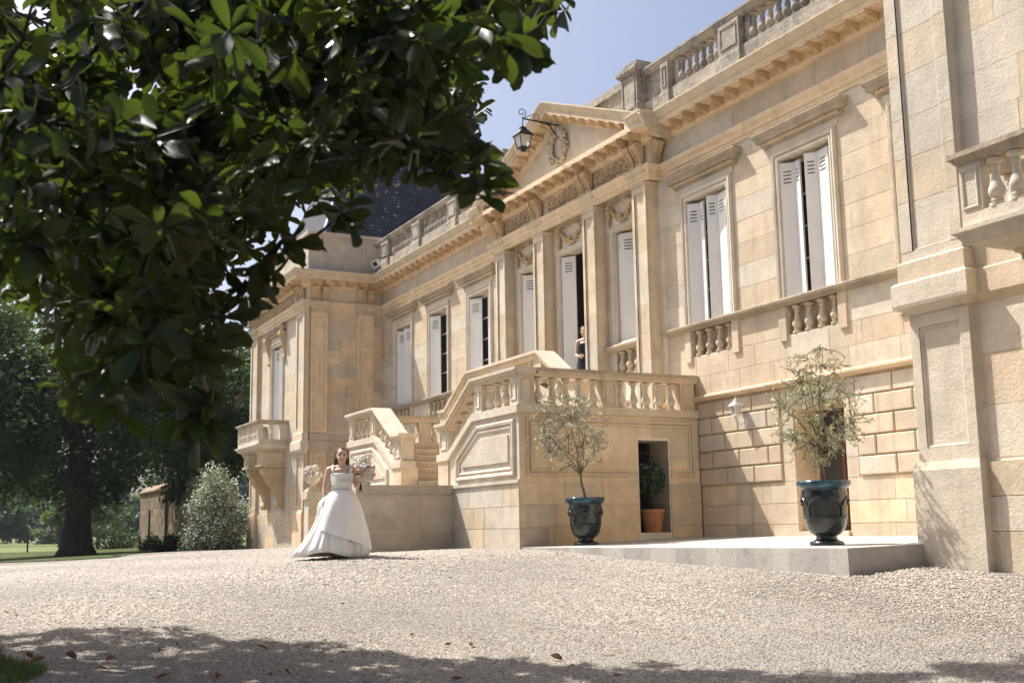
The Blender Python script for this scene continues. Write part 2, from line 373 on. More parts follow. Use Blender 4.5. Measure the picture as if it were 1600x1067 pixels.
# loose pebbles over the near gravel: far too many to count
def pebbles():
    rng = np.random.default_rng(5); N = 450000
    f2 = np.array([fw.x, fw.y]); f2 /= np.linalg.norm(f2); r2 = np.array([f2[1], -f2[0]])
    d = 7.0+rng.random(N)**1.7*26.0; lat = (rng.random(N)*2-1)*(d*.50+.4)
    xy = d[:,None]*f2+lat[:,None]*r2
    ok = (xy[:,1] < 9.1) & ~((xy[:,0] < -34.5) & (xy[:,1] > 5.2)) & ~((xy[:,0] > -10.1) & (xy[:,1] > 10.2)) | ((xy[:,0] > -9.9) & (xy[:,1] < 10.25))
    ok &= ~((xy[:,0] < -20.5) & (xy[:,0] > -24.3) & (xy[:,1] > 7.1))
    xy = xy[ok]; d = d[ok]; n = len(xy)
    s = rng.uniform(.0044, .0106, n)*(1+.4*(rng.random(n) > .93)); s *= np.clip(d/9, .9, 1.9)
    base = np.array([(1,0,-.1),(0,1,-.1),(-1,0,-.1),(0,-1,-.1),(.1,0,.62)], float)
    lo_ = np.sin(xy[:,0]*.9+np.sin(xy[:,1]*.7)*1.5)*np.sin(xy[:,1]*1.1+.5*np.sin(xy[:,0]*.6)); s *= 1+.22*lo_
    V = base[None]*rng.uniform(.65, 1.3, (n,5,1))*s[:,None,None]
    V[:,:,0] *= rng.uniform(.8, 1.5, n)[:,None]
    a = rng.random(n)*2*PI; c, si = np.cos(a), np.sin(a)
    X = V[:,:,0]*c[:,None]-V[:,:,1]*si[:,None]; Y = V[:,:,0]*si[:,None]+V[:,:,1]*c[:,None]; Z = V[:,:,2]+rng.normal(0, .12, (n,1))*X
    z = np.concatenate([gz(q) for q in np.array_split(xy, 40)])
    V = np.stack([X+xy[:,:1], Y+xy[:,1:], Z+z[:,None]+s[:,None]*.22], -1).reshape(-1,3)
    F = np.array([(0,1,4),(1,2,4),(2,3,4),(3,0,4)])
    F = (F[None]+np.arange(n)[:,None,None]*5).reshape(-1,3)
    me = bpy.data.meshes.new('gravel'); me.vertices.add(len(V)); me.vertices.foreach_set('co', V.ravel())
    me.loops.add(F.size); me.loops.foreach_set('vertex_index', F.ravel()); me.polygons.add(len(F))
    me.polygons.foreach_set('loop_start', np.arange(len(F))*3)
    me.polygons.foreach_set('use_smooth', np.ones(len(F), bool)); me.update(calc_edges=True)
    pal = np.array([(.68,.62,.54),(.61,.545,.46),(.55,.48,.395),(.72,.68,.62),(.47,.41,.34),(.30,.27,.245),(.15,.14,.135),(.47,.35,.24),(.56,.54,.51)])
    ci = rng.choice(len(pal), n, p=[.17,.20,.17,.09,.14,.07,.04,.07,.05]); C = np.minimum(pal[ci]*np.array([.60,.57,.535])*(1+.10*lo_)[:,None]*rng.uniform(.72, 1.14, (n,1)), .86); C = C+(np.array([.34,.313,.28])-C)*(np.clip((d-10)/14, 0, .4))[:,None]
    at = me.color_attributes.new('tint', 'FLOAT_COLOR', 'POINT')
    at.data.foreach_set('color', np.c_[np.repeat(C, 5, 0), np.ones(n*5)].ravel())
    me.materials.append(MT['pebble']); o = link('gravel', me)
    tag(o, 'loose pale pebbles of the gravel forecourt', 'gravel', kind='stuff')
pebbles()
# ------------------------------------------------------------------ the chateau
XC = -22.35; YM = 13.0; YP = 10.5; UP = 12.5            # axis, main wall, pavilion wall, pavilion inner side
def grp(name, parent, loc):
    o = bpy.data.objects.new(name, None); COL.objects.link(o); o.empty_display_size = .1; WL[o.name] = Vector(loc); o.parent = parent; o.location = Vector(loc)-WL[parent.name]; return o
CH = thing('chateau', 'cream limestone chateau with pediment, balustraded parapet and white shutters', 'chateau', (XC, 13, -.4))
def wall_sheet(mb, a0, a1, b0, b1, holes, mp, depth=None, rev=None):
    A = sorted({a0, a1, *[h[i] for h in holes for i in (0, 1) if a0 < h[i] < a1]}); B = sorted({b0, b1, *[h[i] for h in holes for i in (2, 3) if b0 < h[i] < b1]})
    for i in range(len(A)-1):
        for j in range(len(B)-1):
            ca, cb = (A[i]+A[i+1])/2, (B[j]+B[j+1])/2
            if any(h[0] < ca < h[1] and h[2] < cb < h[3] for h in holes): continue
            mb.add([mp(A[i],B[j],0), mp(A[i+1],B[j],0), mp(A[i+1],B[j+1],0), mp(A[i],B[j+1],0)], [(0,1,2,3)])
    if depth:
        for h in holes:
            c = [(h[0],h[2]),(h[1],h[2]),(h[1],h[3]),(h[0],h[3])]; rk = MB()
            for i in range(4):
                p, q = c[i], c[(i+1) % 4]
                (mb if rev is None else rk).add([mp(*p,.004), mp(*q,.004), mp(*q,-depth), mp(*p,-depth)], [(0,1,2,3)])
            if rev is not None: rev.append(rk)
_u = MB(); _u.box(-.5,.5,-.5,.5,-.5,.5)
_me = bpy.data.meshes.new('stone_block')
# a unit block with a hint of a chamfer on its four front edges is shared by every ashlar stone of a material
BLK = {}
def block_mesh(mat):
    if mat.name not in BLK:
        m = bpy.data.meshes.new('stone_block'); m.from_pydata(_u.v, [], _u.f); m.materials.append(mat); BLK[mat.name] = m
    return BLK[mat.name]
def ashlar(parent, mats, mp, a0, a1, courses, holes=(), length=.95, proud=.006, gap=.010, seed=1, name='stone_block', thick=.03, vary=.3):
    r = random.Random(seed); n = 0
    for ci in range(len(courses)-1):
        z0, z1 = courses[ci], courses[ci+1]
        free = [(a0, a1)]
        for h in holes:
            if min(h[3], z1)-max(h[2], z0) > .02:
                nf = []
                for f in free:
                    if h[1] <= f[0] or h[0] >= f[1]: nf.append(f); continue
                    if h[0] > f[0]: nf.append((f[0], h[0]))
                    if h[1] < f[1]: nf.append((h[1], f[1]))
                free = nf
        for f0, f1 in free:
            L = f1-f0
            if L < .06: continue
            k = max(1, round(L/(length*r.uniform(.85, 1.15)))); cuts = [f0]
            off = (r.random()-.5)*.5 if k > 1 else 0
            for i in range(1, k): cuts.append(f0+L*(i+off+r.uniform(-vary, vary)*.4)/k if k > 1 else f0)
            cuts.append(f1); cuts = sorted(cuts)
            for i in range(len(cuts)-1):
                c0, c1 = cuts[i]+gap/2, cuts[i+1]-gap/2
                if c1-c0 < .05: continue
                d = proud+r.uniform(-.002, .002)
                p = Vector(mp(c0, z0+gap/2, d)); q = Vector(mp(c1, z1-gap/2, d-thick)); c = (p+q)/2; s = [abs(v) for v in (q-p)]
                link(name, block_mesh(r.choice(mats)), parent, c, scale=s); n += 1
    return n
def tablet(mb, a0, a1, z0, z1, mp, d0, d1, ch=.012):
    """one chamfered rusticated stone"""
    q = [(a0,z0),(a1,z0),(a1,z1),(a0,z1)]; i_ = [(a0+ch,z0+ch),(a1-ch,z0+ch),(a1-ch,z1-ch),(a0+ch,z1-ch)]
    vs = [mp(*p,d0) for p in q]+[mp(*p,d1-ch) for p in q]+[mp(*p,d1) for p in i_]
    fs = [(0,1,5,4),(1,2,6,5),(2,3,7,6),(3,0,4,7),(4,5,9,8),(5,6,10,9),(6,7,11,10),(7,4,8,11),(8,9,10,11)]
    mb.add(vs, fs)
S_, P_, O_, C_, L_ = MT['stone'], MT['pale'], MT['ochre'], MT['carved'], MT['lichen']
WIN = [5.07, 7.83, 10.57]; HW = .63; ZS, ZT = 3.82, 6.27
def U(u): return XC+u
wins = [s*c for c in WIN for s in (-1, 1)]
DOOR = (-.62, .62, 2.78, 6.30); PW = 2.18; PHW = .46
BD = (7.16, 8.38, -.6, 1.92)                            # basement doorway
holes = [(U(c-HW), U(c+HW), ZS, ZT) for c in wins]+[(U(c-HW), U(c+HW), 3.20, 3.69) for c in wins]
holes += [(U(DOOR[0]), U(DOOR[1]), DOOR[2], DOOR[3])]+[(U(s*PW-PHW), U(s*PW+PHW), ZS, 6.30) for s in (-1, 1)]+[(U(s*PW-PHW), U(s*PW+PHW), 3.2, 3.69) for s in (-1, 1)]
mb = MB(); rv = []; wall_sheet(mb, U(-UP), U(UP), 2.36, 8.2, holes, front(YM), .30, rv)
main_wall = mb.build('main_wall', MT['mortar'], CH); [q_.build('opening_reveal', P_, main_wall) for q_ in rv]
mb = MB(); rv = []; wall_sheet(mb, U(-UP), U(UP), -.9, 2.36, [(U(BD[0]), U(BD[1]), BD[2], BD[3])], front(YM+.05), .62, rv)
base_wall = mb.build('basement_wall', O_, CH); [q_.build('doorway_reveal', O_, base_wall) for q_ in rv]
# ashlar of the main wall; round the windows the stones stop at the surrounds
hb = [(U(c-HW-.17), U(c+HW+.17), 3.80, 6.64) for c in wins]+[(U(c-.84), U(c+.84), 3.19, 3.80) for c in wins]
cs = [2.44, 2.80, 3.18, 3.70]; cu = [3.83, 4.24, 4.66, 5.07, 5.48, 5.90, 6.30, 6.64, 6.94]
for a, b, sd_ in ((-UP, -3.62, 3), (3.62, 10.6, 5)):
    ashlar(main_wall, [S_, S_, S_, P_], front(YM), U(a), U(b), cs, hb, 1.0, seed=sd_); ashlar(main_wall, [S_, S_, S_, P_], front(YM), U(a), U(b), cu, hb, 1.1, seed=sd_+1)
for i in range(3):
    a, b = [(-2.93,-1.43),(-.9,.9),(1.43,2.93)][i]
    hp = [(U(s*PW-PHW), U(s*PW+PHW), 3.1, 6.32) for s in (-1, 1)]+[(U(-.64), U(.64), 2.7, 6.32)]
    ashlar(main_wall, [S_, P_], front(YM), U(a), U(b), [3.83, 4.65, 5.48, 6.32], hp, 1., seed=40+i)
# frieze stones
for a, b, sd_ in ((-UP, -3.62, 8), (3.62, 10.6, 9)):
    ashlar(main_wall, [MT['pale'], S_, MT['pale']], front(YM), U(a), U(b), [7.26, 7.70], (), 1.25, seed=sd_, name='frieze_stone', gap=.007)
# rusticated basement
rz = [.74, 1.05, 1.365, 1.68, 1.995, 2.30]; r = random.Random(3)
for a, b, pl in ((4.5, 6.84, 0), (8.66, 10.6, 1)):
    for ci in range(5):
        x = U(a)-(.40 if ci % 2 else 0); 
        while x < U(b)-.05:
            x1 = x+.80; a0 = max(x, U(a)); a1 = min(x1, U(b)); x = x1
            if a1-a0 < .1: continue
            mb = MB(); tablet(mb, a0+.012, a1-.012, rz[ci]+.012, rz[ci+1]-.012, front(YM+.05), -.01, .052, .016)
            mb.build('rusticated_block', S_ if r.random() < .7 else P_, base_wall)
    mb = MB()
lowc = [-.6, .02, .37, .73]
ashlar(base_wall, [S_, O_], front(YM+.05), U(4.5), U(10.6), lowc, [(U(BD[0]-.0), U(BD[1]+.0), -1, 2)], 1.1, .02, .008, seed=21, thick=.05)
ashlar(base_wall, [S_, P_], front(YM+.05), U(6.86), U(8.64), [.73, 1.05, 1.365, 1.68, 1.995, 2.30], [(U(BD[0]), U(BD[1]), -1, 1.94)], 1.6, .02, .006, seed=22, thick=.05)
# string course over the basement, continuous sill band, architrave and cornice
def run(name, path, prof, mat, parent=CH):
    return MB().sweep([(U(a), b) for a, b in path], prof).build(name, mat, parent)
run('string_course', [(-UP, YM), (UP, YM)], [(-.06,2.33),(.05,2.33),(.06,2.36),(.10,2.38),(.10,2.41),(.02,2.445),(-.06,2.445)], O_)
SILL = [(-.05,3.69),(.06,3.69),(.08,3.73),(.13,3.75),(.14,3.79),(.13,3.815),(-.05,3.83)]
for a, b in ((-UP, -3.62), (3.62, UP)): run('sill_band', [(a, YM), (b, YM)], SILL, MT['ledge'])
PATH = [(-19.05,18),(-19.05,YP-.1),(-UP,YP-.1),(-UP,YM),(-3.62,YM),(-3.62,12.7),(3.62,12.7),(3.62,YM),(UP,YM),(UP,YP-.1),(19.3,YP-.1)]
run('architrave', PATH, [(-.06,6.95),(.03,6.95),(.03,7.03),(.055,7.035),(.055,7.12),(.10,7.17),(.11,7.24),(-.06,7.265)], O_)
run('cornice', PATH, [(-.3,7.69),(.03,7.69),(.04,7.73),(.09,7.77),(.10,7.905),(.36,7.91),(.40,7.89),(.40,8.0),(.30,8.015),(-.3,8.02)], O_)
CY = [(-.3,8.0),(.405,8.003),(.42,8.03),(.45,8.06),(.485,8.12),(.50,8.15),(.50,8.175),(-.3,8.24)]
run('cornice_crown', PATH[:6]+[(-3.5,12.7)], CY, S_); run('cornice_crown', [(3.5,12.7)]+PATH[6:], CY, S_)
# ---- modillions under the cornice
def modillion():
    m = MB(); w = .10
    m.box(-w, w, -.33, 0, .105, .15)
    pr = [(0,.0),(-.06,.012),(-.12,.035),(-.19,.05),(-.25,.04),(-.30,.055),(-.32,.085),(-.31,.11),(0,.11)]
    m.extr([(-w*.86, a, b) for a, b in pr], (w*1.72, 0, 0))
    for i in range(7):
        m.blob((RND.uniform(-.06,.06), -.08-.03*i, .02+.003*i), .03, 5, 3, jit=.3)
    for s in (-1, 1): m.lathe([(.0,-.02),(.045,-.02),(.045,.02),(0,.02)], (0,0,0), 8) if False else None
    o = m.build('corbel', C_, origin=(0,0,0)); me = o.data; bpy.data.objects.remove(o); return me
MOD = modillion()
def mods(a0, a1, n, place, rot, parent):
    for i in range(n):
        a = a0+(a1-a0)*(i+.5)/n; link('corbel', MOD, parent, place(a), rot)
cn = [o for o in CH.children if o.name.startswith('cornice') and not o.name.startswith('cornice_crown')][0]
mods(-UP+.12, -3.75, 20, lambda a: (U(a), YM-.08, 7.755), (0,0,0), cn); mods(3.75, 10.4, 15, lambda a: (U(a), YM-.08, 7.755), (0,0,0), cn)
mods(-3.62, 3.62, 16, lambda a: (U(a), 12.62, 7.755), (0,0,0), cn)
mods(-19.0, -UP, 15, lambda a: (U(a), YP-.18, 7.755), (0,0,0), cn)
mods(YP, YM-.2, 6, lambda a: (U(-UP)+.08, a, 7.755), (0,0,PI/2), cn)
link('corbel', MOD, cn, (U(3.70), 12.88, 7.755), (0,0,PI/2))
# ---- S-shaped consoles of the frieze
def console(w, h, P, name='console', mat=C_):
    m = MB(); pts = []
    for t in np.linspace(0, 1, 22):
        z = t*h; d = P*(.30+.16*math.sin(t*PI*2+PI*1.15)+.62*max(0, t-.45)**1.1*1.4); pts.append((-d, z))
    poly = [(0, 0)]+pts+[(0, h)]
    m.extr([(-w/2, a, b) for a, b in poly], (w, 0, 0))
    for x in (-w*.30, w*.30): m.tube([(x, a-.012, b) for a, b in pts], w*.13, 5)
    top = pts[-3]; bot = pts[2]
    for (c, rr) in ((top, h*.13), (bot, h*.085)):
        prof = [(0,-w/2-.012),(rr,-w/2-.012),(rr,w/2+.012),(0,w/2+.012)]
        q = MB().lathe(prof, seg=12)
        m.add([(v[2], c[0]+v[0]*.9, c[1]+v[1]) for v in q.v], q.f)
    o = m.build(name, mat, origin=(0,0,0)); me = o.data; bpy.data.objects.remove(o); return me
CON = console(.20, .46, .26)
PIL = [-3.2, -1.17, 1.17, 3.2]
for c in PIL:
    for d in (-.14, .14): link('console', CON, CH, (U(c+d), 12.70, 7.26))
link('console', CON, CH, (U(3.62), 12.84, 7.26), (0,0,PI/2))
for y in (10.72, 11.05, 12.22, 12.58): link('console', CON, CH, (U(-UP), y, 7.26), (0,0,PI/2))
for u in (-12.75, -13.1, -18.4, -18.8): link('console', CON, CH, (U(u), YP-.1, 7.26))
# ---- pilasters of the portico
def pilaster(c, hw, yf, yw, z0, z1, mp_x=U, mat=S_, capital=True, stile=.085, zp0=None, name='pilaster'):
    m = MB(); x0, x1 = mp_x(c-hw), mp_x(c+hw)
    if x0 > x1: x0, x1 = x1, x0
    m.box(x0, x1, yf+.035, yw, z0, z1)
    a, b = x0+.0, x1-.0; t = z1-.16; s0 = zp0 if zp0 else z0+.2
    for q in ((a, a+stile, z0, z1), (b-stile, b, z0, z1), (a+stile, b-stile, t, z1), (a+stile, b-stile, z0, s0)): m.box(q[0], q[1], yf, yf+.04, q[2], q[3])
    P = m.build(name, mat, CH)
    rr_ = random.Random(int(abs(x0)*100)); zz_ = s0
    while zz_ < t-.05 and z1-z0 > 2:                     # drums of the shaft: thin bed joints between them
        z2_ = min(zz_+rr_.uniform(.48, .62), t); z2_ = t if t-z2_ < .2 else z2_
        q_ = MB(); q_.box(a-.003, a+stile-.0, yf-.004, yf+.03, zz_+.004, z2_-.004); q_.box(b-stile, b+.003, yf-.004, yf+.03, zz_+.004, z2_-.004); q_.box(a+stile+.032, b-stile-.032, yf+.029, yf+.05, zz_+.004, z2_-.004); q_.build('shaft_stone', rr_.choice([S_, P_]), P); zz_ = z2_
    m = MB(); ring(m, [(a+stile, s0), (b-stile, s0), (b-stile, t), (a+stile, t)], .03, -.035, -.01, front(yf)); m.build('panel_moulding', mat, P)
    if capital:
        m = MB(); m.sweep([(x0, yw), (x0, yf), (x1, yf), (x1, yw)], [(-.02,z1-.02),(.02,z1-.02),(.035,z1+.02),(.02,z1+.04),(.02,z1+.13),(.04,z1+.15),(.07,z1+.2),(.10,z1+.23),(.10,z1+.29),(.12,z1+.31),(.12,z1+.345),(-.02,z1+.36)]); m.build('capital', mat, P)
    return P
for c in PIL: pilaster(c, .25, 12.7, YM+.02, 2.02, 6.90)
# ---- balusters
def baluster_mesh(h, r, mat, name='baluster'):
    pr = [(.0,0),(.95,0),(.95,.07),(.62,.085),(.55,.11),(.72,.13),(.72,.15),(.60,.17),(.88,.24),(1.,.31),(.96,.37),(.78,.45),(.56,.54),(.46,.63),(.43,.72),(.46,.78),(.62,.80),(.62,.83),(.48,.85),(.50,.88),(.72,.905),(.92,.92),(.92,1.),(0,1.)]
    m = MB().lathe([(a*r, b*h) for a, b in pr], seg=12); o = m.build(name, mat, origin=(0,0,0), smooth=True, ang=50); me = o.data; bpy.data.objects.remove(o); return me
B_SILL = baluster_mesh(.47, .088, S_); B_PAR = baluster_mesh(.56, .105, L_); B_STAIR = baluster_mesh(.49, .088, P_); B_BALC = baluster_mesh(.48, .085, P_)
# ---- windows, shutters and their stone dressing
def shutter(parent, hx, hy, ang, L, z0, z1, flip=False, knob=False):
    """one folding leaf hinged at (hx,hy); ang = plan angle of the leaf; four ventilation slots near its head"""
    dx, dy = math.cos(ang), math.sin(ang); T = .032
    mp = lambda a, b, d: (hx+dx*a+dy*d, hy+dy*a-dx*d, b)
    a0, a1 = (0, L) if not flip else (-L, 0)
    ca = (a0+a1)/2; hs = [(ca-L*.27, ca+L*.27, z1-.17-.065*i, z1-.145-.065*i) for i in range(4)]
    m = MB(); wall_sheet(m, a0, a1, z0, z1, hs, mp, T)
    mb2 = lambda a, b, d: mp(a, b, d-T); wall_sheet(m, a0, a1, z0, z1, hs, mb2)
    e = [(a0,z0),(a1,z0),(a1,z1),(a0,z1)]
    for i in range(4):
        p, q = e[i], e[(i+1) % 4]; m.add([mp(*p,0), mp(*q,0), mp(*q,-T), mp(*p,-T)], [(0,1,2,3)])
    mm = MB()
    for zz in (z0+.22, z0+(z1-z0)*.5, z1-.32): mm.box(ca-L*.46, ca-L*.30, -.004, .004, zz, zz+.03)
    m.add([mp(v[0], v[2], .002+v[1]) for v in mm.v], mm.f)
    o = m.build('shutter', MT['shutter'], parent)
    if knob:
        mm = MB(); mm.box(ca-.03, ca+.03, 0, .02, z0+.42, z0+.55); mm.v = [mp(v[0], v[2], v[1]) for v in mm.v]; mm.build('lock', MT['iron'], parent)
    return o
def casement(parent, x0, x1, y, z0, z1, cols=2, rows=4):
    m = MB(); t = .055
    m.box(x0, x0+t, y, y+.05, z0, z1); m.box(x1-t, x1, y, y+.05, z0, z1); m.box(x0+t, x1-t, y, y+.05, z1-t, z1); m.box(x0+t, x1-t, y, y+.05, z0, z0+.12)
    xs = [x0+t+(x1-x0-2*t)*i/cols for i in range(cols+1)]; zs = [z0+.12+(z1-t-z0-.12)*j/rows for j in range(rows+1)]
    for i in range(1, cols): m.box(xs[i]-.045, xs[i]+.045, y-.006, y+.05, z0+.12, z1-t)
    for j in range(1, rows):
        for i in range(cols): m.box(xs[i]+(.045 if i else 0), xs[i+1]-(.045 if i < cols-1 else 0), y+.004, y+.045, zs[j]-.018, zs[j]+.018)
    F = m.build('casement', MT['frame_paint'], parent)
    for i in range(cols):
        for j in range(rows):
            q = MB(); q.box(xs[i]+.01, xs[i+1]-.01, y+.022, y+.028, zs[j]+.01, zs[j+1]-.01); q.build('pane', MT['glass'], parent)
def interior(parent, x0, x1, y0, y1, z0, z1):
    m = MB(); e = .5
    m.add([(x0-e,y1,z0-e),(x1+e,y1,z0-e),(x1+e,y1,z1+e),(x0-e,y1,z1+e),(x0-e,y0,z0-e),(x1+e,y0,z0-e),(x1+e,y0,z1+e),(x0-e,y0,z1+e)], [(0,1,2,3),(0,3,7,4),(1,5,6,2),(3,2,6,7),(0,4,5,1)])
    m.build('room_interior', MT['room'], parent)
def dressing(parent, mp, c, y, hw, z0, z1, hood=1.10, hz=6.58, outx=1):
    m = MB(); x0, x1 = c-hw-.17, c+hw+.17
    ring(m, [(x0, z0-.10), (x1, z0-.10), (x1, z1+.17), (x0, z1+.17)], .10, .0, .07, mp); ring(m, [(x0+.09, z0-.10), (x1-.09, z0-.10), (x1-.09, z1+.08), (x0+.09, z1+.08)], .085, .0, .045, mp)
    m.build('window_surround', P_, parent)
    if hood:
        m = MB(); m.box(c-.86, c+.86, y-.028, y, z1+.175, hz); m.build('window_frieze', MT['pale'], parent)
        m = MB(); m.sweep([(c-hood+.17, y+.03), (c-hood+.17, y), (c+hood-.17, y), (c+hood-.17, y+.03)], [(-.02,hz-.02),(.035,hz-.02),(.04,hz+.02),(.07,hz+.03),(.07,hz+.095),(.15,hz+.10),(.155,hz+.17),(.18,hz+.19),(.205,hz+.24),(.205,hz+.265),(-.02,hz+.32)]); H = m.build('hood', MT['ledge'], parent)
        m = MB(); n = 34
        for i in range(n): x = c-hood+.16+(2*hood-.32)*(i+.5)/n; m.box(x-.018, x+.018, y-.105, y-.06, hz+.035, hz+.085)
        m.build('dentil_course', MT['ochre'], parent)
A35, A15 = math.radians(36), math.radians(-15)
for i, c in enumerate(wins):
    x = U(c); W = grp('window', CH, Vector((x, YM, ZS)))
    if c > 10: continue_hidden = True
    dressing(W, front(YM), x, YM, HW, ZS, ZT)
    MB().box(x-.82, x-HW-.004, YM-.045, YM, 3.10, 3.69).build('apron_pier', S_, W); MB().box(x+HW+.004, x+.82, YM-.045, YM, 3.10, 3.69).build('apron_pier', S_, W)
    m = MB(); m.box(x-HW, x+HW, YM+.17, YM+.2, 3.2, 3.69); m.build('apron_back', S_, W)
    for k in range(4): link('baluster', B_SILL, W, (x-HW+.17+.31*k, YM+.06, 3.208))
    casement(W, x-HW, x+HW, YM+.27, ZS, ZT); interior(W, x-HW, x+HW, YM+.36, YM+3.2, ZS, ZT)
    zb, zt = ZS+.02, ZT-.07; L = .355
    if c > 0:
        for xs_, La, Lb in ((x-.585, .245, .17), (x+.035, .215, .32)):
            shutter(W, xs_, YM-.03, A35, La, zb, zt); shutter(W, xs_+math.cos(A35)*La+.004, YM-.03+math.sin(A35)*La, math.radians(-10), Lb, zb, zt)
    elif abs(c) > 10:
        shutter(W, x-HW+.02, YM+.02, math.radians(30), L*1.15, zb, zt); shutter(W, x-.06, YM+.02, math.radians(30), L*1.15, zb, zt); shutter(W, x-.25, YM+.24, A15, .2, zb, zt); shutter(W, x+.32, YM+.24, A15, .3, zb, zt)
    else:
        shutter(W, x-HW+.02, YM-.01, math.radians(24), .43 if c > -6 else .40, zb, zt)
# little white fairy-light bulbs strung along the heads of the openings
m = MB()
# portico windows, door and garlands
for s in (-1, 1):
    c = s*PW; x = U(c); W = grp('window', CH, Vector((x, YM, ZS)))
    m = MB(); ring(m, [(x-PHW-.12, ZS-.05), (x+PHW+.12, ZS-.05), (x+PHW+.12, 6.42), (x-PHW-.12, 6.42)], .115, 0, .05, front(YM)); m.build('window_surround', P_, W)
    MB().sweep([(x-.72, YM+.02), (x-.72, YM), (x+.72, YM), (x+.72, YM+.02)], SILL).build('sill', S_, W)
    for k in range(3): link('baluster', B_SILL, W, (x-PHW+.16+.3*k, YM+.04, 3.208))
    m = MB(); m.box(x-PHW, x+PHW, YM+.16, YM+.19, 3.2, 3.69); m.build('apron_back', S_, W)
    casement(W, x-PHW, x+PHW, YM+.27, ZS, 6.30); interior(W, x-PHW, x+PHW, YM+.36, YM+3.2, ZS, 6.3)
    if s < 0:
        shutter(W, x-PHW+.02, YM+.03, A35, .50, ZS+.02, 6.24); shutter(W, x-.03, YM+.30, A15, .26, ZS+.02, 6.24); shutter(W, x+.2, YM+.22, A15, .24, ZS+.02, 6.24)
    else:
        shutter(W, x-PHW+.01, YM+.10, A15, .2, ZS+.02, 6.24); shutter(W, x-PHW+.20, YM+.05, A35, .36, ZS+.02, 6.24); shutter(W, x+PHW-.05, YM+.2, math.radians(-80), .3, ZS+.02, 6.24)
D = grp('entrance_door', CH, Vector((U(0), YM, 2.78)))
m = MB(); ring(m, [(U(-.78), 2.70), (U(.78), 2.70), (U(.78), 6.44), (U(-.78), 6.44)], .15, 0, .06, front(YM)); m.build('door_surround', P_, D)
shutter(D, U(-.60), YM+.02, math.radians(30), .37, 2.80, 6.26, knob=True); shutter(D, U(.56), YM+.28, math.radians(68), .55, 2.80, 6.26)
m = MB(); x0, x1 = U(-.62), U(.62)
m.box(x0, x1, YM-.05, YM+.6, 2.70, 2.79); m.build('threshold', S_, D)
interior(D, x0, x1, YM+.32, YM+3.5, 2.79, 6.3)
# carved garlands above the portico openings
def garland():
    m = MB(); r = random.Random(2)
    def fruit(c, rr): m.blob(c, rr, 6, 4, jit=.18, rnd=r)
    for s in (-1, 1):
        for k in range(26):
            t = k/25; wd = .05+.045*math.sin(t*PI*.9); fruit((s*.60+r.uniform(-wd, wd), -.035-r.random()*.04, .52-.50*t), r.uniform(.03, .048))
        for k in range(10): fruit((s*(.52-.045*k)+.0, -.03-r.random()*.03, .55+.03*math.sin(k)), r.uniform(.018, .03))
    for k in range(70):
        t = r.random()*2-1; a = (1-t*t); fruit((t*.46, -.04-.05*a*r.random(), .40-.30*a+r.uniform(-.075, .075)*(.35+a)), r.uniform(.028, .05))
    o = m.build('garland', C_, origin=(0,0,0), smooth=True); me = o.data; bpy.data.objects.remove(o); return me
GAR = garland()
for u, sx in ((-PW, .95), (0, 1.0), (PW, .95)): link('garland', GAR, CH, (U(u), YM-.008, 6.44), scale=(sx, 1, .85))
# scrolling foliage carved on the portico frieze
def rinceau(W, h):
    m = MB(); r = random.Random(6); n = 3; cw = W/n
    def spiral(cx, cz, R, sg, ph):
        pts = []; rad = []
        for t in np.linspace(0, 1, 26):
            a = ph+sg*t*4.4*PI/1.6; q = R*(1-.86*t); pts.append((cx+q*math.cos(a), -.02-.02*t, cz+q*math.sin(a))); rad.append(.020*(1-.35*t))
        m.tube(pts, rad, 5); m.blob(pts[-1], .035, 6, 4, jit=.2, rnd=r)
        for t in range(9):
            a = ph+sg*t*.75; m.blob((cx+R*1.12*math.cos(a), -.02, cz+R*1.12*math.sin(a)), .034, 5, 3, sc=(1.3, .7, .6), rot=Matrix.Rotation(-a, 3, 'Y'), jit=.3, rnd=r)
    for i in range(n):
        for sg in (-1, 1): spiral(-W/2+cw*(i+.5)+sg*cw*.25, (.55+(.05 if i % 2 else -.05)*sg)*h-.03, h*.27, sg, PI/2 if sg < 0 else PI/2)
    m.tube([(-W/2+W*t, -.012, h*.12+.02*math.sin(t*18)) for t in np.linspace(0, 1, 30)], .016, 5)
    o = m.build('frieze_scrollwork', C_, origin=(0,0,0), smooth=True); me = o.data; bpy.data.objects.remove(o); return me
RIN = rinceau(1.45, .44)
m = MB(); m.box(U(-3.62), U(3.62), 12.74, YM, 7.255, 7.70); m.build('portico_frieze', S_, CH)
for u in (-2.18, 0, 2.18): link('frieze_scrollwork', RIN, CH, (U(u), 12.735, 7.27))
for u in (-14.6, -15.9, -17.2): link('frieze_scrollwork', RIN, CH, (U(u), YP-.105, 7.27))
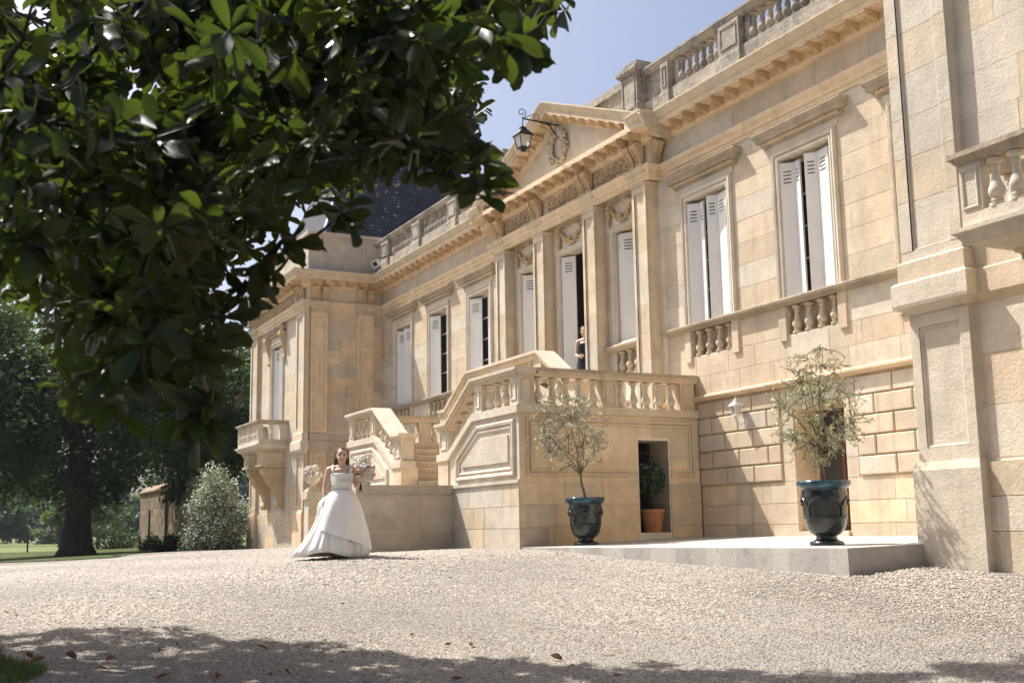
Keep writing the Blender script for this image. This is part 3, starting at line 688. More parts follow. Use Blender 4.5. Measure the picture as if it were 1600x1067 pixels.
# ---- pediment
ZA, SL, UE = 9.76, .405, 4.105
m = MB(); m.extr([(U(-3.7), 12.70, 8.0), (U(3.7), 12.70, 8.0), (U(0), 12.70, ZA-.42)], (0, .6, 0)); PED = m.build('pediment', P_, CH)
prof = [(.494,0),(.494,-.03),(.467,-.07),(.42,-.15),(.40,-.17),(.40,-.28),(.10,-.27),(.10,-.38),(.05,-.42),(.0,-.45),(-.3,-.45),(-.3,.05)]
for s in (-1, 1):
    m = MB(); n = len(prof); vs = []
    for u in (0, UE):
        for o_, h in prof: vs.append((U(s*u), 12.7-o_, ZA-SL*u+h))
    m.add(vs, [(k, (k+1) % n, n+(k+1) % n, n+k) for k in range(n)]+[tuple(range(n)), tuple(range(n, 2*n))])
    RC = m.build('raking_cornice', S_, PED)
    m = MB(); m.extr([(U(s*2.7), 12.31, 8.005), (U(s*4.05), 12.31, 8.005), (U(s*4.05), 12.31, ZA-SL*4.05-.10), (U(s*2.7), 12.31, 8.01)] if False else [(U(s*3.35), 12.31, 8.005), (U(s*4.09), 12.31, 8.005), (U(s*4.09), 12.31, ZA-SL*4.09-.05), (U(s*3.35), 12.31, ZA-SL*3.35-.20)], (0, .5, 0)); m.build('cornice_stop', S_, PED)
    for k in range(10):
        u = .28+k*.40; z = ZA-SL*u-.42
        if z < 8.0: continue
        link('corbel', MOD, PED, (U(s*u), 12.61, z), (0, math.atan(SL)*s, 0))
m = MB(); r = random.Random(9)
for k in range(210):
    a = r.random()*2*PI; q = .34+r.uniform(-.085, .085); m.blob((U(0)+q*math.cos(a), 12.70-.05-.05*r.random(), 8.72+q*1.08*math.sin(a)), r.uniform(.028, .046), 5, 4, jit=.2, rnd=r)
m.build('wreath', P_, PED, smooth=True)
m = MB(); q = MB().lathe([(0,0),(.26,0),(.26,.012),(.0,.012)], seg=24); m.add([(U(0)+v[0], 12.70-v[2], 8.72+v[1]*1.08) for v in q.v], q.f); m.build('oculus', MT['rough'], PED)
# ---- balustraded parapet
def pedestal(x0, x1, y0, y1, z0, z1, parent, cap=True, mat=L_):
    m = MB(); m.box(x0, x1, y0, y1, z0, z1)
    ring(m, [(x0+.06, z0+.5), (x1-.06, z0+.5), (x1-.06, z1-.07), (x0+.06, z1-.07)], .035, 0, .02, front(y0))
    m.sweep([(x0, y1), (x0, y0), (x1, y0), (x1, y1)], [(-.02,z0),(.03,z0),(.03,z0+.36),(0.0,z0+.40),(-.02,z0+.40)]); P = m.build('pedestal', mat, parent)
YB0, YB1 = 12.80, 13.04
def parapet(name, a, b, bays, parent=CH, big=None):
    PT = grp(name, parent, Vector((U((a+b)/2), 12.9, 8.2)))
    m = MB(); m.box(U(a), U(b), YB0-.02, YB1+.02, 8.18, 8.61); m.build('plinth', L_, PT)
    RAIL = [(-.16,9.175),(.02,9.175),(.03,9.20),(.06,9.215),(.06,9.27),(.085,9.285),(.085,9.32),(-.16,9.345)]
    m = MB(); m.sweep([(U(a), YB0), (U(b), YB0)], RAIL); m.sweep([(U(b), YB1), (U(a), YB1)], RAIL) if False else None; m.box(U(a), U(b), YB0+.158, YB1+.05, 9.18, 9.34); m.build('rail', L_, PT)
    for p0, p1, solid in bays:
        if solid: m = MB(); m.box(U(p0), U(p1), YB0+.06, YB1-.06, 8.60, 9.19); m.build('solid_panel', L_, PT); continue
        n = max(1, round((p1-p0)/.225))
        for k in range(n): link('baluster', B_PAR, PT, (U(p0+(p1-p0)*(k+.5)/n), 12.92, 8.612))
        for q in (p0, p1): m = MB(); m.box(U(q)-.07, U(q)+.07, YB0+.05, YB1-.05, 8.60, 9.19); m.build('half_pier', L_, PT)
    return PT
PC = [4.22, 6.3, 8.95, 11.6]
for s in (-1, 1):
    bays = []
    for i in range(3): q = sorted((s*(PC[i]+(.22 if i == 0 else .36)), s*(PC[i+1]-.36))); bays.append((q[0]+.06, q[1]-.06, False))
    q = sorted((s*3.4, s*4.1)); bays.append((q[0], q[1], True))
    PT = parapet('parapet', *sorted((s*2.6, s*UP)), bays)
    for i, c in enumerate(PC): hw_ = .13 if i == 0 else .30; pedestal(U(s*c)-hw_, U(s*c)+hw_, YB0-.07, YB1+.05, 8.17, 9.17, PT)
    m = MB(); c = U(s*3.1); m.box(c-.30, c+.30, 12.62, 13.1, 8.17, 9.36); m.sweep([(c-.30, 13.1), (c-.30, 12.62), (c+.30, 12.62), (c+.30, 13.1)], [(-.02,9.30),(.03,9.30),(.08,9.36),(.08,9.42),(-.02,9.44)]); m.box(c-.28, c+.28, 12.64, 13.08, 9.42, 9.56)
    ring(m, [(c-.24, 8.55), (c+.24, 8.55), (c+.24, 9.22), (c-.24, 9.22)], .04, 0, .02, front(12.62)); m.build('tall_pedestal', L_, PT)
m = MB(); m.box(U(-2.8), U(2.8), YB0, YB1, 8.18, 9.18); m.box(U(-2.8), U(2.8), YB0-.08, YB1+.06, 9.18, 9.34); m.build('blocking_course', L_, CH)
# ---- pavilions at both ends (s=-1 the far one beside the tree, s=+1 the near one at the right edge)
def UU(s): return lambda u: XC+s*u
for s in (-1, 1):
    X = UU(s); fm = lambda a, b, d: (a, YP-d, b); lo, hi = sorted((X(UP), X(19.05)))
    PX = X(15.83)                                       # axis of the pavilion window
    hl = [(PX-.65, PX+.65, 2.9, 6.30)]
    m = MB(); rv = []; wall_sheet(m, lo, hi, -.9, 8.2, hl, fm, .3, rv); PWL = m.build('pavilion_wall', MT['mortar'], CH); [q_.build('opening_reveal', P_, PWL) for q_ in rv]
    m = MB(); sx = X(UP)-(.0)*s
    wall_sheet(m, YP, YM+.0 if s > 0 else YM, -.9, 8.2, [], (lambda a, b, d: (X(UP)-s*d, a, b))); m.build('pavilion_side_wall', MT['mortar'], CH)
    hb2 = [(PX-.83, PX+.83, 2.4, 6.62), *[sorted((X(12.36), X(13.31)))+[-1, 8], sorted((X(18.1), X(19.05)))+[-1, 8]]]
    hb2 = [tuple(h) for h in hb2]
    a0, a1 = (lo, hi) if s < 0 else (X(13.2), X(16.6))
    ashlar(PWL, [S_, P_, P_], fm, a0, a1, [.70, 1.13, 1.56, 1.99, 2.42] if s < 0 else [.70, 1.28, 1.85, 2.42], hb2, 1.25, seed=60+s, gap=.006)
    ashlar(PWL, [P_, S_], fm, a0, a1, [3.1, 3.6, 4.1, 4.6, 5.1, 5.6, 6.1, 6.62, 6.94], hb2, 1.0 if s > 0 else 1.3, seed=62+s, gap=.006)
    ashlar(PWL, [S_, O_, MT['rough']] if s < 0 else [P_, S_], fm, a0, a1, [-.7, -.1, .28, .66], hb2, 1.2, seed=64+s, proud=.05, thick=.09, gap=.007)
    # corner pilasters with their stacked pedestal
    for (q0, q1) in ((12.38, 13.29), (18.1, 19.02)):
        if s > 0 and q0 > 15: continue
        c = (q0+q1)/2; hw = (q1-q0)/2; a, b = sorted((X(q0), X(q1)))
        pilaster(0, hw, YP-.13, YP+.02, 3.08, 6.90, lambda v: X(c)+v, P_ if s > 0 else S_, stile=.17, zp0=3.2)
        pilaster(0, hw-.02, YP-.10, YP+.02, .70, 2.44, lambda v: X(c)+v, P_ if s > 0 else S_, capital=False, stile=.13, zp0=.86, name='pedestal_pilaster')
        m = MB(); m.sweep([(a, YP+.02), (a, YP-.13), (b, YP-.13), (b, YP+.02)], [(-.02,-.9),(.03,-.9),(.035,.60),(-.0,.70),(-.02,.70)]); m.build('pilaster_base', P_ if s > 0 else O_, CH)
        m = MB(); m.sweep([(a, YP+.02), (a, YP-.13), (b, YP-.13), (b, YP+.02)], [(-.02,2.44),(.0,2.44),(.02,2.48),(.05,2.50),(.10,2.52),(.11,2.56),(.11,2.80),(.085,2.83),(-.02,2.83)]); m.build('pilaster_pedestal_cap', P_, CH)
        m = MB(); m.sweep([(a, YP+.02), (a, YP-.13), (b, YP-.13), (b, YP+.02)], [(-.02,2.83),(.045,2.83),(.045,3.06),(.02,3.085),(-.02,3.085)]); m.build('pilaster_shaft_base', S_, CH)
    PB = [(18,), ] 
    pa = [(X(19.05), 18), (X(19.05), YP), (X(UP), YP), (X(UP), YM)]
    if s > 0: pa = pa[::-1]
    BAND = [(-.03,2.43),(.005,2.43),(.02,2.47),(.05,2.50),(.07,2.53),(.07,2.80),(.05,2.82),(.02,2.82),(.02,3.05),(-.03,3.08)]
    MB().sweep(pa, BAND).build('plinth_band', S_, CH)
    dressing(PWL, fm, PX, YP, .65, 3.0, ZT, 1.0, 6.62)
    W = grp('window', CH, Vector((PX, YP, 3)))
    casement(W, PX-.65, PX+.65, YP+.27, 2.95, ZT); interior(W, PX-.65, PX+.65, YP+.36, YP+2.2, 2.95, ZT)
    shutter(W, PX-.63, YP+.04, math.radians(22), .62, 3.0, ZT-.05); shutter(W, PX+.02, YP+.04, math.radians(22), .62, 3.0, ZT-.05)
    if s < 0:
        HC = console(.16, .95, .22)
        for d in (-.93, .93): link('hood_console', HC, CH, (PX+d, YP, 5.70))
    # balcony on scrolled consoles
    BL = grp('balcony', CH, Vector((PX, YP, 2.6)))
    bw, yb = 1.40, (9.03 if s > 0 else 9.5); b0, b1 = PX-bw, PX+bw
    pth = [(b0, YP), (b0, yb), (b1, yb), (b1, YP)]
    m = MB(); m.sweep(pth, [(-1.05,2.70),(-.12,2.70),(-.03,2.72),(.0,2.76),(.02,2.80),(.06,2.82),(.06,2.86),(-1.05,2.875)]); m.box(b0+.05, b1-.05, yb+.05, YP, 2.71, 2.87); m.build('slab', P_, BL)
    m = MB(); m.sweep(pth, [(-.16,2.87),(-.03,2.87),(-.03,3.01),(-.16,3.01)]); m.build('plinth', P_, BL)
    m = MB(); m.sweep(pth, [(-.20,3.50),(-.03,3.50),(.0,3.53),(.02,3.56),(.05,3.58),(.05,3.63),(-.20,3.65)]); m.build('rail', MT['ledge'], BL)
    for xx in (b0+.16, PX, b1-.16): 
        m = MB(); m.box(xx-.13, xx+.13, yb+.03, yb+.16, 3.005, 3.51); ring(m, [(xx-.10, 3.05), (xx+.10, 3.05), (xx+.10, 3.46), (xx-.10, 3.46)], .03, 0, .018, front(yb+.03)); m.build('pier', P_, BL)
    for k in range(4):
        for q0, q1 in ((b0+.29, PX-.13), (PX+.13, b1-.29)): link('baluster', B_BALC, BL, (q0+(q1-q0)*(k+.5)/4, yb+.1, 3.012))
    for xx in (b0+.1, b1-.1):
        link('baluster', B_BALC, BL, (xx, (yb+YP)/2-.02, 3.012)); m = MB(); m.box(xx-.065, xx+.065, YP-.28, YP, 3.005, 3.51); m.build('pier', P_, BL)
    for d in (-.86, .86):
        x = PX+d
        m = MB(); m.box(x-.30, x+.30, YP-.80, YP, 2.20, 2.55); m.sweep([(x-.30, YP), (x-.30, YP-.80), (x+.30, YP-.80), (x+.30, YP)], [(-.05,2.54),(.0,2.54),(.03,2.57),(.03,2.63),(.08,2.66),(.09,2.70),(-.05,2.70)]); m.sweep([(x-.30, YP), (x-.30, YP-.80), (x+.30, YP-.80), (x+.30, YP)], [(-.05,2.14),(.04,2.14),(.06,2.17),(.03,2.205),(-.05,2.205)])
        KB = m.build('console_block', S_, BL)
        m = MB()
        for k in range(14): xx = x-.33+.66*(k+.5)/14; m.box(xx-.014, xx+.014, YP-.865, YP-.80, 2.58, 2.63)
        for k in range(16): yy = YP-.85+.85*(k+.5)/16; m.box(x+.30, x+.365, yy-.014, yy+.014, 2.58, 2.63)
        m.build('dentil_course', S_, BL)
        m = MB(); q = MB()
        for k in range(10): a = k*PI/5; q.blob((.07*math.cos(a), .07*math.sin(a), .012), .05, 6, 4, sc=(1.2, .4, .4), rot=Matrix.Rotation(a, 3, 'Z'))
        q.blob((0,0,.02), .035, 8, 5)
        m.add([(x+v[0]*1.5, YP-.80-v[2], 2.375+v[1]) for v in q.v], q.f); m.build('rosette', P_, BL, smooth=True)
        BCN = console(.42, 1.35, .86); link('scrolled_console', BCN, BL, (x, YP, .80))
    # attic parapet: solid with recessed panels
    if s < 0:
        AP = grp('attic_parapet', CH, Vector((X(15), 12, 8.2)))
        pa2 = [(X(19.0), 18), (X(19.0), YP), (X(UP), YP), (X(UP), YM+.3)]
        MB().sweep(pa2, [(-.3,8.26),(-.02,8.26),(-.02,8.75),(-.3,8.75)]).build('plinth', MT['rough'], AP)
        MB().sweep(pa2, [(-.3,8.74),(-.08,8.74),(-.08,9.40),(-.3,9.40)]).build('die', MT['rough'], AP)
        MB().sweep(pa2, [(-.34,9.39),(-.06,9.39),(-.03,9.43),(.02,9.46),(.02,9.54),(-.34,9.58)]).build('coping', MT['rough'], AP)
        MB().sweep(pa2, [(-.05,8.18),(.46,8.16),(.46,8.185),(-.0,8.30),(-.05,8.30)]).build('lead_flashing', MT['zinc'], AP)
        for y0, y1 in ((10.52, 10.95), (12.30, 12.85)):
            m = MB(); m.box(X(UP)-.1, X(UP)+.0, y0, y1, 8.26, 9.40); ring(m, [(y0+.08, 8.85), (y1-.08, 8.85), (y1-.08, 9.33), (y0+.08, 9.33)], .05, 0, .03, side(X(UP))); m.build('pier', MT['rough'], AP)
        # side wall of the pavilion, facing the forecourt
        SD = X(UP); sm = side(SD)
        SW = [o for o in CH.children if o.name.startswith('pavilion_side_wall')][0]
        hs = [(10.5, 11.16, -1, 8), (12.12, 12.70, -1, 8)]
        ashlar(SW, [S_, O_, O_], sm, 10.5, 13.0, [3.1, 3.53, 3.96, 4.39, 4.82, 5.25, 5.68, 6.11, 6.54, 6.94], hs, .62, seed=71, gap=.008)
        ashlar(SW, [O_, S_], sm, 10.5, 13.0, [.70, 1.13, 1.56, 1.99, 2.42], hs, .62, seed=72, gap=.008); ashlar(SW, [O_], sm, 10.45, 13.0, [-.8, -.1, .28, .66], (), .8, seed=73, gap=.008, proud=.05, thick=.09)
        ashlar(SW, [O_, S_], sm, 10.5, 13.0, [7.27, 7.69], (), .8, seed=74, gap=.006, name='frieze_stone')
        for y0, y1 in ((10.60, 11.15), (12.13, 12.69)):
            for z0, z1 in ((3.08, 6.90), (.70, 2.44)):
                m = MB(); m.box(SD, SD+.045, y0, y1, z0, z1); st = .09
                for q in ((y0, y0+st, z0, z1), (y1-st, y1, z0, z1), (y0+st, y1-st, z1-.14, z1), (y0+st, y1-st, z0, z0+.14)): m.box(SD+.04, SD+.075, *q)
                P = m.build('side_pilaster', O_, CH); m = MB(); ring(m, [(y0+st, z0+.14), (y1-st, z0+.14), (y1-st, z1-.14), (y0+st, z1-.14)], .03, .045, .065, sm); m.build('panel_moulding', O_, P)
            m = MB(); m.sweep([(SD-.02, y0), (SD+.075, y0), (SD+.075, y1), (SD-.02, y1)], [(-.02,6.88),(.02,6.88),(.035,6.92),(.02,6.94),(.02,7.03),(.04,7.05),(.07,7.1),(.09,7.13),(.09,7.19),(.11,7.21),(.11,7.245),(-.02,7.26)]); m.build('capital', S_, P)
            m = MB(); m.sweep([(SD-.02, y0), (SD+.075, y0), (SD+.075, y1), (SD-.02, y1)], BAND); m.build('pilaster_pedestal_cap', S_, P)
# ---- steep slate roof of the far pavilion
RF = grp('roof', CH, Vector((U(-15.8), 14, 9)))
ex0, ex1, ey0, ey1, ez, ins, rh = U(-18.6), U(-12.95), 10.95, 18.0, 8.9, 2.1, 5.6
def roof_face(A, B, C, D_, n):
    A, B, C, D_ = map(Vector, (A, B, C, D_)); nn = (B-A).cross(D_-A).normalized(); m = MB()
    for k in range(n):
        t0, t1 = k/n, (k+1)/n
        p, q, r_, s_ = A.lerp(D_, t0), B.lerp(C, t0), B.lerp(C, t1), A.lerp(D_, t1)
        o1, o2 = nn*.03, nn*.004
        m.add([p, q, q+o1, p+o1, r_+o2, s_+o2], [(0,1,2,3),(3,2,4,5)])
    o = m.build('slate_courses', MT['slate'], RF, recalc=False); o['kind'] = 'stuff'
T = [(ex0+ins, ey0+ins, ez+rh), (ex1-ins, ey0+ins, ez+rh), (ex1-ins, ey1-ins, ez+rh), (ex0+ins, ey1-ins, ez+rh)]; Q = [(ex0,ey0,ez),(ex1,ey0,ez),(ex1,ey1,ez),(ex0,ey1,ez)]
for i in range(4): j = (i+1) % 4; roof_face(Q[i], Q[j], T[j], T[i], 46)
m = MB(); m.add(T, [(0,1,2,3)]); m.build('roof_flat', MT['zinc'], RF)
for i in range(4): MB().tube([Q[i], T[i]], .07, 6).build('hip_roll', MT['zinc'], RF)
# slates on the face towards the forecourt that can be told apart: a few slipped, paler ones
# ---- solid core behind the walls so that no light leaks through
m = MB(); m.box(U(-UP), U(UP), 17, 17.3, -1, 8.3); m.box(U(-UP), U(UP), YM+.01, 17.2, 8.05, 8.17); m.build('back_wall', S_, CH)
for s in (-1, 1):
    X = UU(s); a, b = sorted((X(UP), X(19.05))); m = MB(); m.box(a, b, 17.9, 18.1, -1, 8.2); m.box(a, b, YP+.01, 18, 8.06, 8.18); m.build('back_wall', S_, CH)
    x = X(19.04); m = MB(); m.box(x-.02, x+.02, YP, 18, -1, 8.2); m.build('pavilion_end_wall', S_, CH)
    x = X(UP+.03); m = MB(); m.box(x-.02, x+.02, YM, 18, 2, 8.2); m.build('party_wall', S_, CH)
# basement doorway: glazed door deep in its reveal
m = MB(); x0, x1 = U(BD[0]), U(BD[1]); y = YM+.55
m.box(x0, x0+.09, y, y+.06, -.18, 1.92); m.box(x0+.55, x0+.62, y, y+.06, -.18, 1.92); m.box(x1-.08, x1, y, y+.06, -.18, 1.92); m.box(x0+.09, x0+.55, y+.01, y+.05, .4, .46); BDR = m.build('basement_door', MT['rust'], CH)
m = MB(); m.box(x0+.09, x0+.55, y+.02, y+.03, -.18, 1.92); m.build('pane', MT['glass'], BDR)
interior(BDR, x0, x1, y+.07, y+3, -.1, 1.9)
m = MB(); m.box(x0+.01, x1-.01, YM-.02, y, -.35, -.10); m.build('door_step', P_, CH)
# ------------------------------------------------------------------ the double flight of entrance stairs
ST = thing('entrance_staircase', 'double stone staircase with balustraded landings and panelled side walls', 'staircase', (XC, 9.2, -.35))
YF, YR, ZL, ZPL, ZTOP = 9.19, 11.08, 2.0, .76, 2.78      # front face, rear balustrade, landing, lower platform, door level
UL0, UL1, UN, UB = 1.72, 4.50, .40, 2.66                 # lower walls, outer end, newel, top of the lower flight
for s in (-1, 1):
    X = lambda u, s=s: XC+s*u
    mpf = lambda a, b, d, X=X: (X(a), YF-d, b)            # front face in (u, z)
    # front wall of landing and lower flight
    outline = [(UL0, -.9), (UL1, -.9), (UL1, 2.03), (UB, 2.03), (1.50, 1.37), (1.03, 1.37), (1.03, ZPL-.2), (UL0, ZPL-.2)]
    m = MB(); n = len(outline); m.add([mpf(a, b, 0) for a, b in outline]+[mpf(a, b, -.34) for a, b in outline], [tuple(range(n)), tuple(range(n, 2*n))]+[(i, (i+1) % n, n+(i+1) % n, n+i) for i in range(n)])
    FWL = m.build('front_wall', P_, ST)
    # raised panel frames that follow the slope of the flight
    f1 = [(1.86, .92), (4.36, .92), (4.36, 1.92), (2.82, 1.92), (1.86, 1.37)]
    m = MB(); ring(m, f1, .10, 0, .05, mpf); ring(m, inset(f1, .11), .06, 0, .03, mpf); m.build('panel_moulding', P_, FWL)
    q = inset(f1, .26); m = MB(); n = len(q); m.add([mpf(a, b, 0) for a, b in q]+[mpf(a, b, .028) for a, b in q], [tuple(range(n, 2*n))]+[(i, (i+1) % n, n+(i+1) % n, n+i) for i in range(n)]); m.build('raised_panel', P_, FWL)
    # coursed base below the panels, each stone its own
    ashlar(FWL, [P_, P_, S_], (lambda a, b, d: (a, YF-d, b)), *sorted((X(UL0), X(UL1))), [-.7, .02, .40, .80], (), .75, .018, .008, seed=80+s, thick=.03)
    m = MB(); m.add([mpf(a, b, d) for d in (.0, .05) for a, b in ((UL0,.80),(UL1+.03,.80),(UL1+.03,.86),(UL0,.86))], [(0,1,2,3),(4,5,6,7),(0,1,5,4),(2,3,7,6),(1,2,6,5),(0,3,7,4)]); m.build('base_band', P_, FWL)
    # string under the balusters, and the rail; both bend down with the flight
    def strip(name, line, h, y0, y1, mat, X=X):
        m = MB(); poly = line+[(a, b-h) for a, b in line[::-1]]; n = len(poly)
        m.add([(X(a), y0, b) for a, b in poly]+[(X(a), y1, b) for a, b in poly], [(i, (i+1) % n, n+(i+1) % n, n+i) for i in range(n)])
        k = len(line)
        for t in range(k-1):
            for o_ in (0, n): m.add([(X(line[t][0]), (y0, y1)[o_ > 0], line[t][1]), (X(line[t+1][0]), (y0, y1)[o_ > 0], line[t+1][1]), (X(line[t+1][0]), (y0, y1)[o_ > 0], line[t+1][1]-h), (X(line[t][0]), (y0, y1)[o_ > 0], line[t][1]-h)], [(0,1,2,3)])
        return m.build(name, mat, ST)
    base = [(UL1+.05, 2.16), (UB, 2.16), (1.52, 1.50), (.99, 1.50)]
    strip('baluster_string', base, .14, YF-.06, YF+.30, P_)
    rail = [(UL1+.09, 2.82), (UB+.02, 2.82), (1.50, 2.10), (.96, 2.10)]
    strip('rail', rail, .055, YF-.11, YF+.36, P_); strip('rail_moulding', [(a, b-.055) for a, b in rail], .045, YF-.075, YF+.32, P_); strip('rail_bed', [(a, b-.10) for a, b in rail], .05, YF-.04, YF+.29, S_)
    zb = lambda u: 2.16 if u > UB else 2.16-(UB-u)*(.66/1.14); zr = lambda u: 2.67 if u > UB+.02 else 2.67-(UB+.02-u)*(.72/1.18)
    def pier(u0, u1, y0=YF-.015, y1=YF+.28, zz=None):
        a, b = sorted((X(u0), X(u1))); m = MB(); z0, z1 = (zb((u0+u1)/2)-.05, zr((u0+u1)/2)+.06) if zz is None else zz
        m.box(a, b, y0, y1, z0, z1); ring(m, [(a+.05, z0+.14), (b-.05, z0+.14), (b-.05, z1-.13), (a+.05, z1-.13)], .035, 0, .02, front(y0)); m.build('pier', P_, ST)
    pier(UL1-.30, UL1+.02); pier(UB+.06, UB+.36)
    pier(1.05, 1.46, zz=(1.44, 2.02))
    m = MB(); a, b = sorted((X(1.01), X(1.50))); m.box(a, b, YF-.03, YF+.36, ZPL-.1, 1.365); m.build('newel_base', S_, ST)
    for k in range(4): link('baluster', B_STAIR, ST, (X(UB+.46+.34*k), YF+.12, 2.165))
    for k in range(4): u = UB-.16-.27*k; link('baluster', B_STAIR, ST, (X(u), YF+.12, zb(u)-.02), scale=(1, 1, 1.02))
    # outer side of the landing (faces along the facade)
    XS = X(UL1); sm = (lambda a, b, d, XS=XS, s=s: (XS+s*d, a, b))
    hole = [(11.64, 12.30, -.09, 1.58)] if s > 0 else []
    m = MB(); rv = []; wall_sheet(m, YF, YM, -.9, 2.03, hole, sm, .62, rv); SWL = m.build('side_wall', MT['mortar'], ST)
    [q_.build('niche_reveal', S_, SWL) for q_ in rv]
    hN = [(11.62, 12.32, -.11, 1.60)] if s > 0 else []
    ashlar(SWL, [O_, O_, S_], sm, YF-.0, YM, [-.8, .03, .42, .80], hN, .72, .02, .008, seed=90+s, thick=.03); ashlar(SWL, [O_, O_, S_], sm, YF, YM, [.80, 1.22, 1.63, 2.03], hN, 1.0, .004, .005, seed=92+s, thick=.03)
    if s > 0:
        for (y0, y1) in ((YF+.10, 11.60), (12.34, 12.90)):
            pass
        fr = [(9.32, .90), (11.62, .90), (11.62, 1.06), (9.48, 1.06), (9.48, 1.84), (12.72, 1.84), (12.72, 1.06), (12.32, 1.06), (12.32, .90), (12.88, .90), (12.88, 1.95), (9.32, 1.95)]
        for dd, w_ in ((0., .05), (.08, .035)):
            a0, a1, c0, c1 = 9.32+dd, 12.88-dd, .92+dd, 1.94-dd
            segs = [((a0, c0, 11.60, c0), 0), ((12.34, c0, a1, c0), 0), ((a0, c1-w_, a1, c1-w_), 0)]
            m = MB()
            for (p0, q0, p1, q1), _ in segs: 
                y0_, y1_ = p0, p1; m.box(XS+.008, XS+.032, y0_, y1_, q0, q0+w_)
            m.box(XS+.008, XS+.032, a0, a0+w_, c0+w_, c1-w_); m.box(XS+.008, XS+.032, a1-w_, a1, c0+w_, c1-w_); m.build('panel_moulding', S_, SWL)
    # side balustrade
    m = MB(); xa, xb = sorted((XS-s*.26, XS+s*.06)); m.box(xa, xb, YF+.30, YM-.01, 2.021, 2.159); m.build('baluster_string', S_, ST)
    for (dz, hh, d0, d1, mt_) in ((2.765, .055, -.36, .10, MT['ledge']), (2.72, .045, -.32, .075, S_), (2.67, .05, -.29, .04, S_)):
        xa, xb = sorted((XS+s*d0, XS+s*d1)); m = MB(); m.box(xa, xb, YF+.36 if dz > 2.7 else YF+.30, YM-.01, dz, dz+hh); m.build('rail', mt_, ST)
    for c in (9.345, 11.07, 12.77):
        m = MB(); xa, xb = sorted((XS-s*.24, XS+s*.02)); m.box(xa, xb, c-.155 if c > 9.4 else YF+.285, c+.155, 2.15, 2.69)
        ring(m, [(c-.11, 2.22), (c+.11, 2.22), (c+.11, 2.63), (c-.11, 2.63)], .03, 0, .018, (lambda a, b, d, XS=XS, s=s: (XS+s*(.02+d), a, b))); m.build('pier', S_, ST)
    for c0, c1 in ((9.50, 10.915), (11.225, 12.615)):
        for k in range(5): link('baluster', B_STAIR, ST, (XS-s*.11, c0+(c1-c0)*(k+.5)/5, 2.162))
    # landing floor, lower flight, upper flight
    m = MB(); a, b = sorted((X(UB), XS-s*.01)); m.box(a, b, YF+.34, YM+.03, ZL-.15, ZL); m.build('landing', P_, ST)
    for k in range(8):
        u0 = .66+k*.25; m = MB(); a, b = sorted((X(u0), X(UB+.01))); z = ZPL+(k+1)*.155
        m.box(a, b, YF+.345, YR-.02, z-.155, z-.035)
        a2, b2 = sorted((X(u0-.025), X(u0+.35))); m.box(a2, b2, YF+.345, YR-.02, z-.035, z); m.build('step', MT['rough'] if k % 3 else S_, ST)
    for k in range(5):
        u0 = 2.95-k*.28; z = ZL+(k+1)*.156; m = MB(); a, b = sorted((X(u0), X(1.0))); m.box(a, b, YR+.25, YM+.03, z-.156, z); m.build('step', P_, ST)
    # rear wall, and the balustrade of the upper landing
    m = MB(); poly = [(.0, .3), (3.1, .3), (3.1, 2.16), (1.75, 2.93), (.0, 2.93)]; n = 5; m.add([(X(a), YR, b) for a, b in poly]+[(X(a), YR+.28, b) for a, b in poly], [tuple(range(n)), tuple(range(n, 2*n))]+[(i, (i+1) % n, n+(i+1) % n, n+i) for i in range(n)]); m.build('rear_wall', S_, ST)
    ur = [(0.0, 3.62), (1.75, 3.62), (2.95, 2.86), (3.30, 2.86)]
    strip('rail', ur, .055, YR-.08, YR+.38, P_); strip('rail_moulding', [(a, b-.055) for a, b in ur], .09, YR-.04, YR+.33, S_)
    for k in range(5): link('baluster', B_STAIR, ST, (X(.18+.33*k), YR+.14, 2.94), scale=(1, 1, 1.12))
    for k in range(3): link('baluster', B_STAIR, ST, (X(2.02+.32*k), YR+.14, 2.78-.20*k), scale=(1, 1, 1.15))
    m = MB(); a, b = sorted((X(2.95), X(3.28))); m.box(a, b, YR-.02, YR+.30, 1.98, 2.80); m.build('pier', S_, ST); m = MB(); a, b = sorted((X(1.58), X(1.86))); m.box(a, b, YR-.005, YR+.29, 2.93, 3.52); m.build('pier', S_, ST)
    # low flanking wall of the front steps
    a, b = sorted((X(UL0), X(UL0-.34))); y0 = 7.22
    m = MB(); m.box(a+.01, b-.01, y0+.02, YF-.02, -.9, .71); LW = m.build('flank_wall', MT['mortar'], ST)
    if s > 0:
        ashlar(LW, [MT['rough'], MT['rough'], S_], side(X(UL0)-.01), y0+.02, YF-.003, [-.6, .0, .335, .70], (), .62, .008, .010, seed=101, thick=.03)
    else:
        ashlar(LW, [S_, O_], side(X(UL0-.34)-.01), y0+.02, YF-.003, [-.6, .0, .335, .70], (), .7, .008, .010, seed=102, thick=.03)
    ashlar(LW, [P_], (lambda a_, b_, d: (a_, y0+.02-d, b_)), a+.01, b-.01, [-.6, .0, .335, .70], (), .6, .008, .01, seed=103, thick=.03)
    m = MB(); m.box(a-.035, b+.035, y0-.04, YF-.005, .70, .865); m.build('coping', MT['rough'], ST)
m = MB(); m.box(U(-2.6), U(2.6), YF+.345, YR, ZPL-.2, ZPL); m.box(U(-1.38), U(1.38), YF-.1, YF+.345, ZPL-.2, ZPL-.002); m.build('platform', P_, ST)
m = MB(); m.box(U(-1.76), U(1.76), YR+.28, YM+.03, ZTOP-.2, ZTOP); m.build('upper_landing', P_, ST)
for k in range(7):
    z = ZPL-(k+1)*.155; m = MB(); m.box(U(-1.36), U(1.36), YF-.1-.272*(k+1), YF-.1-.272*k+.03, z-.3, z); m.build('step', P_, ST)
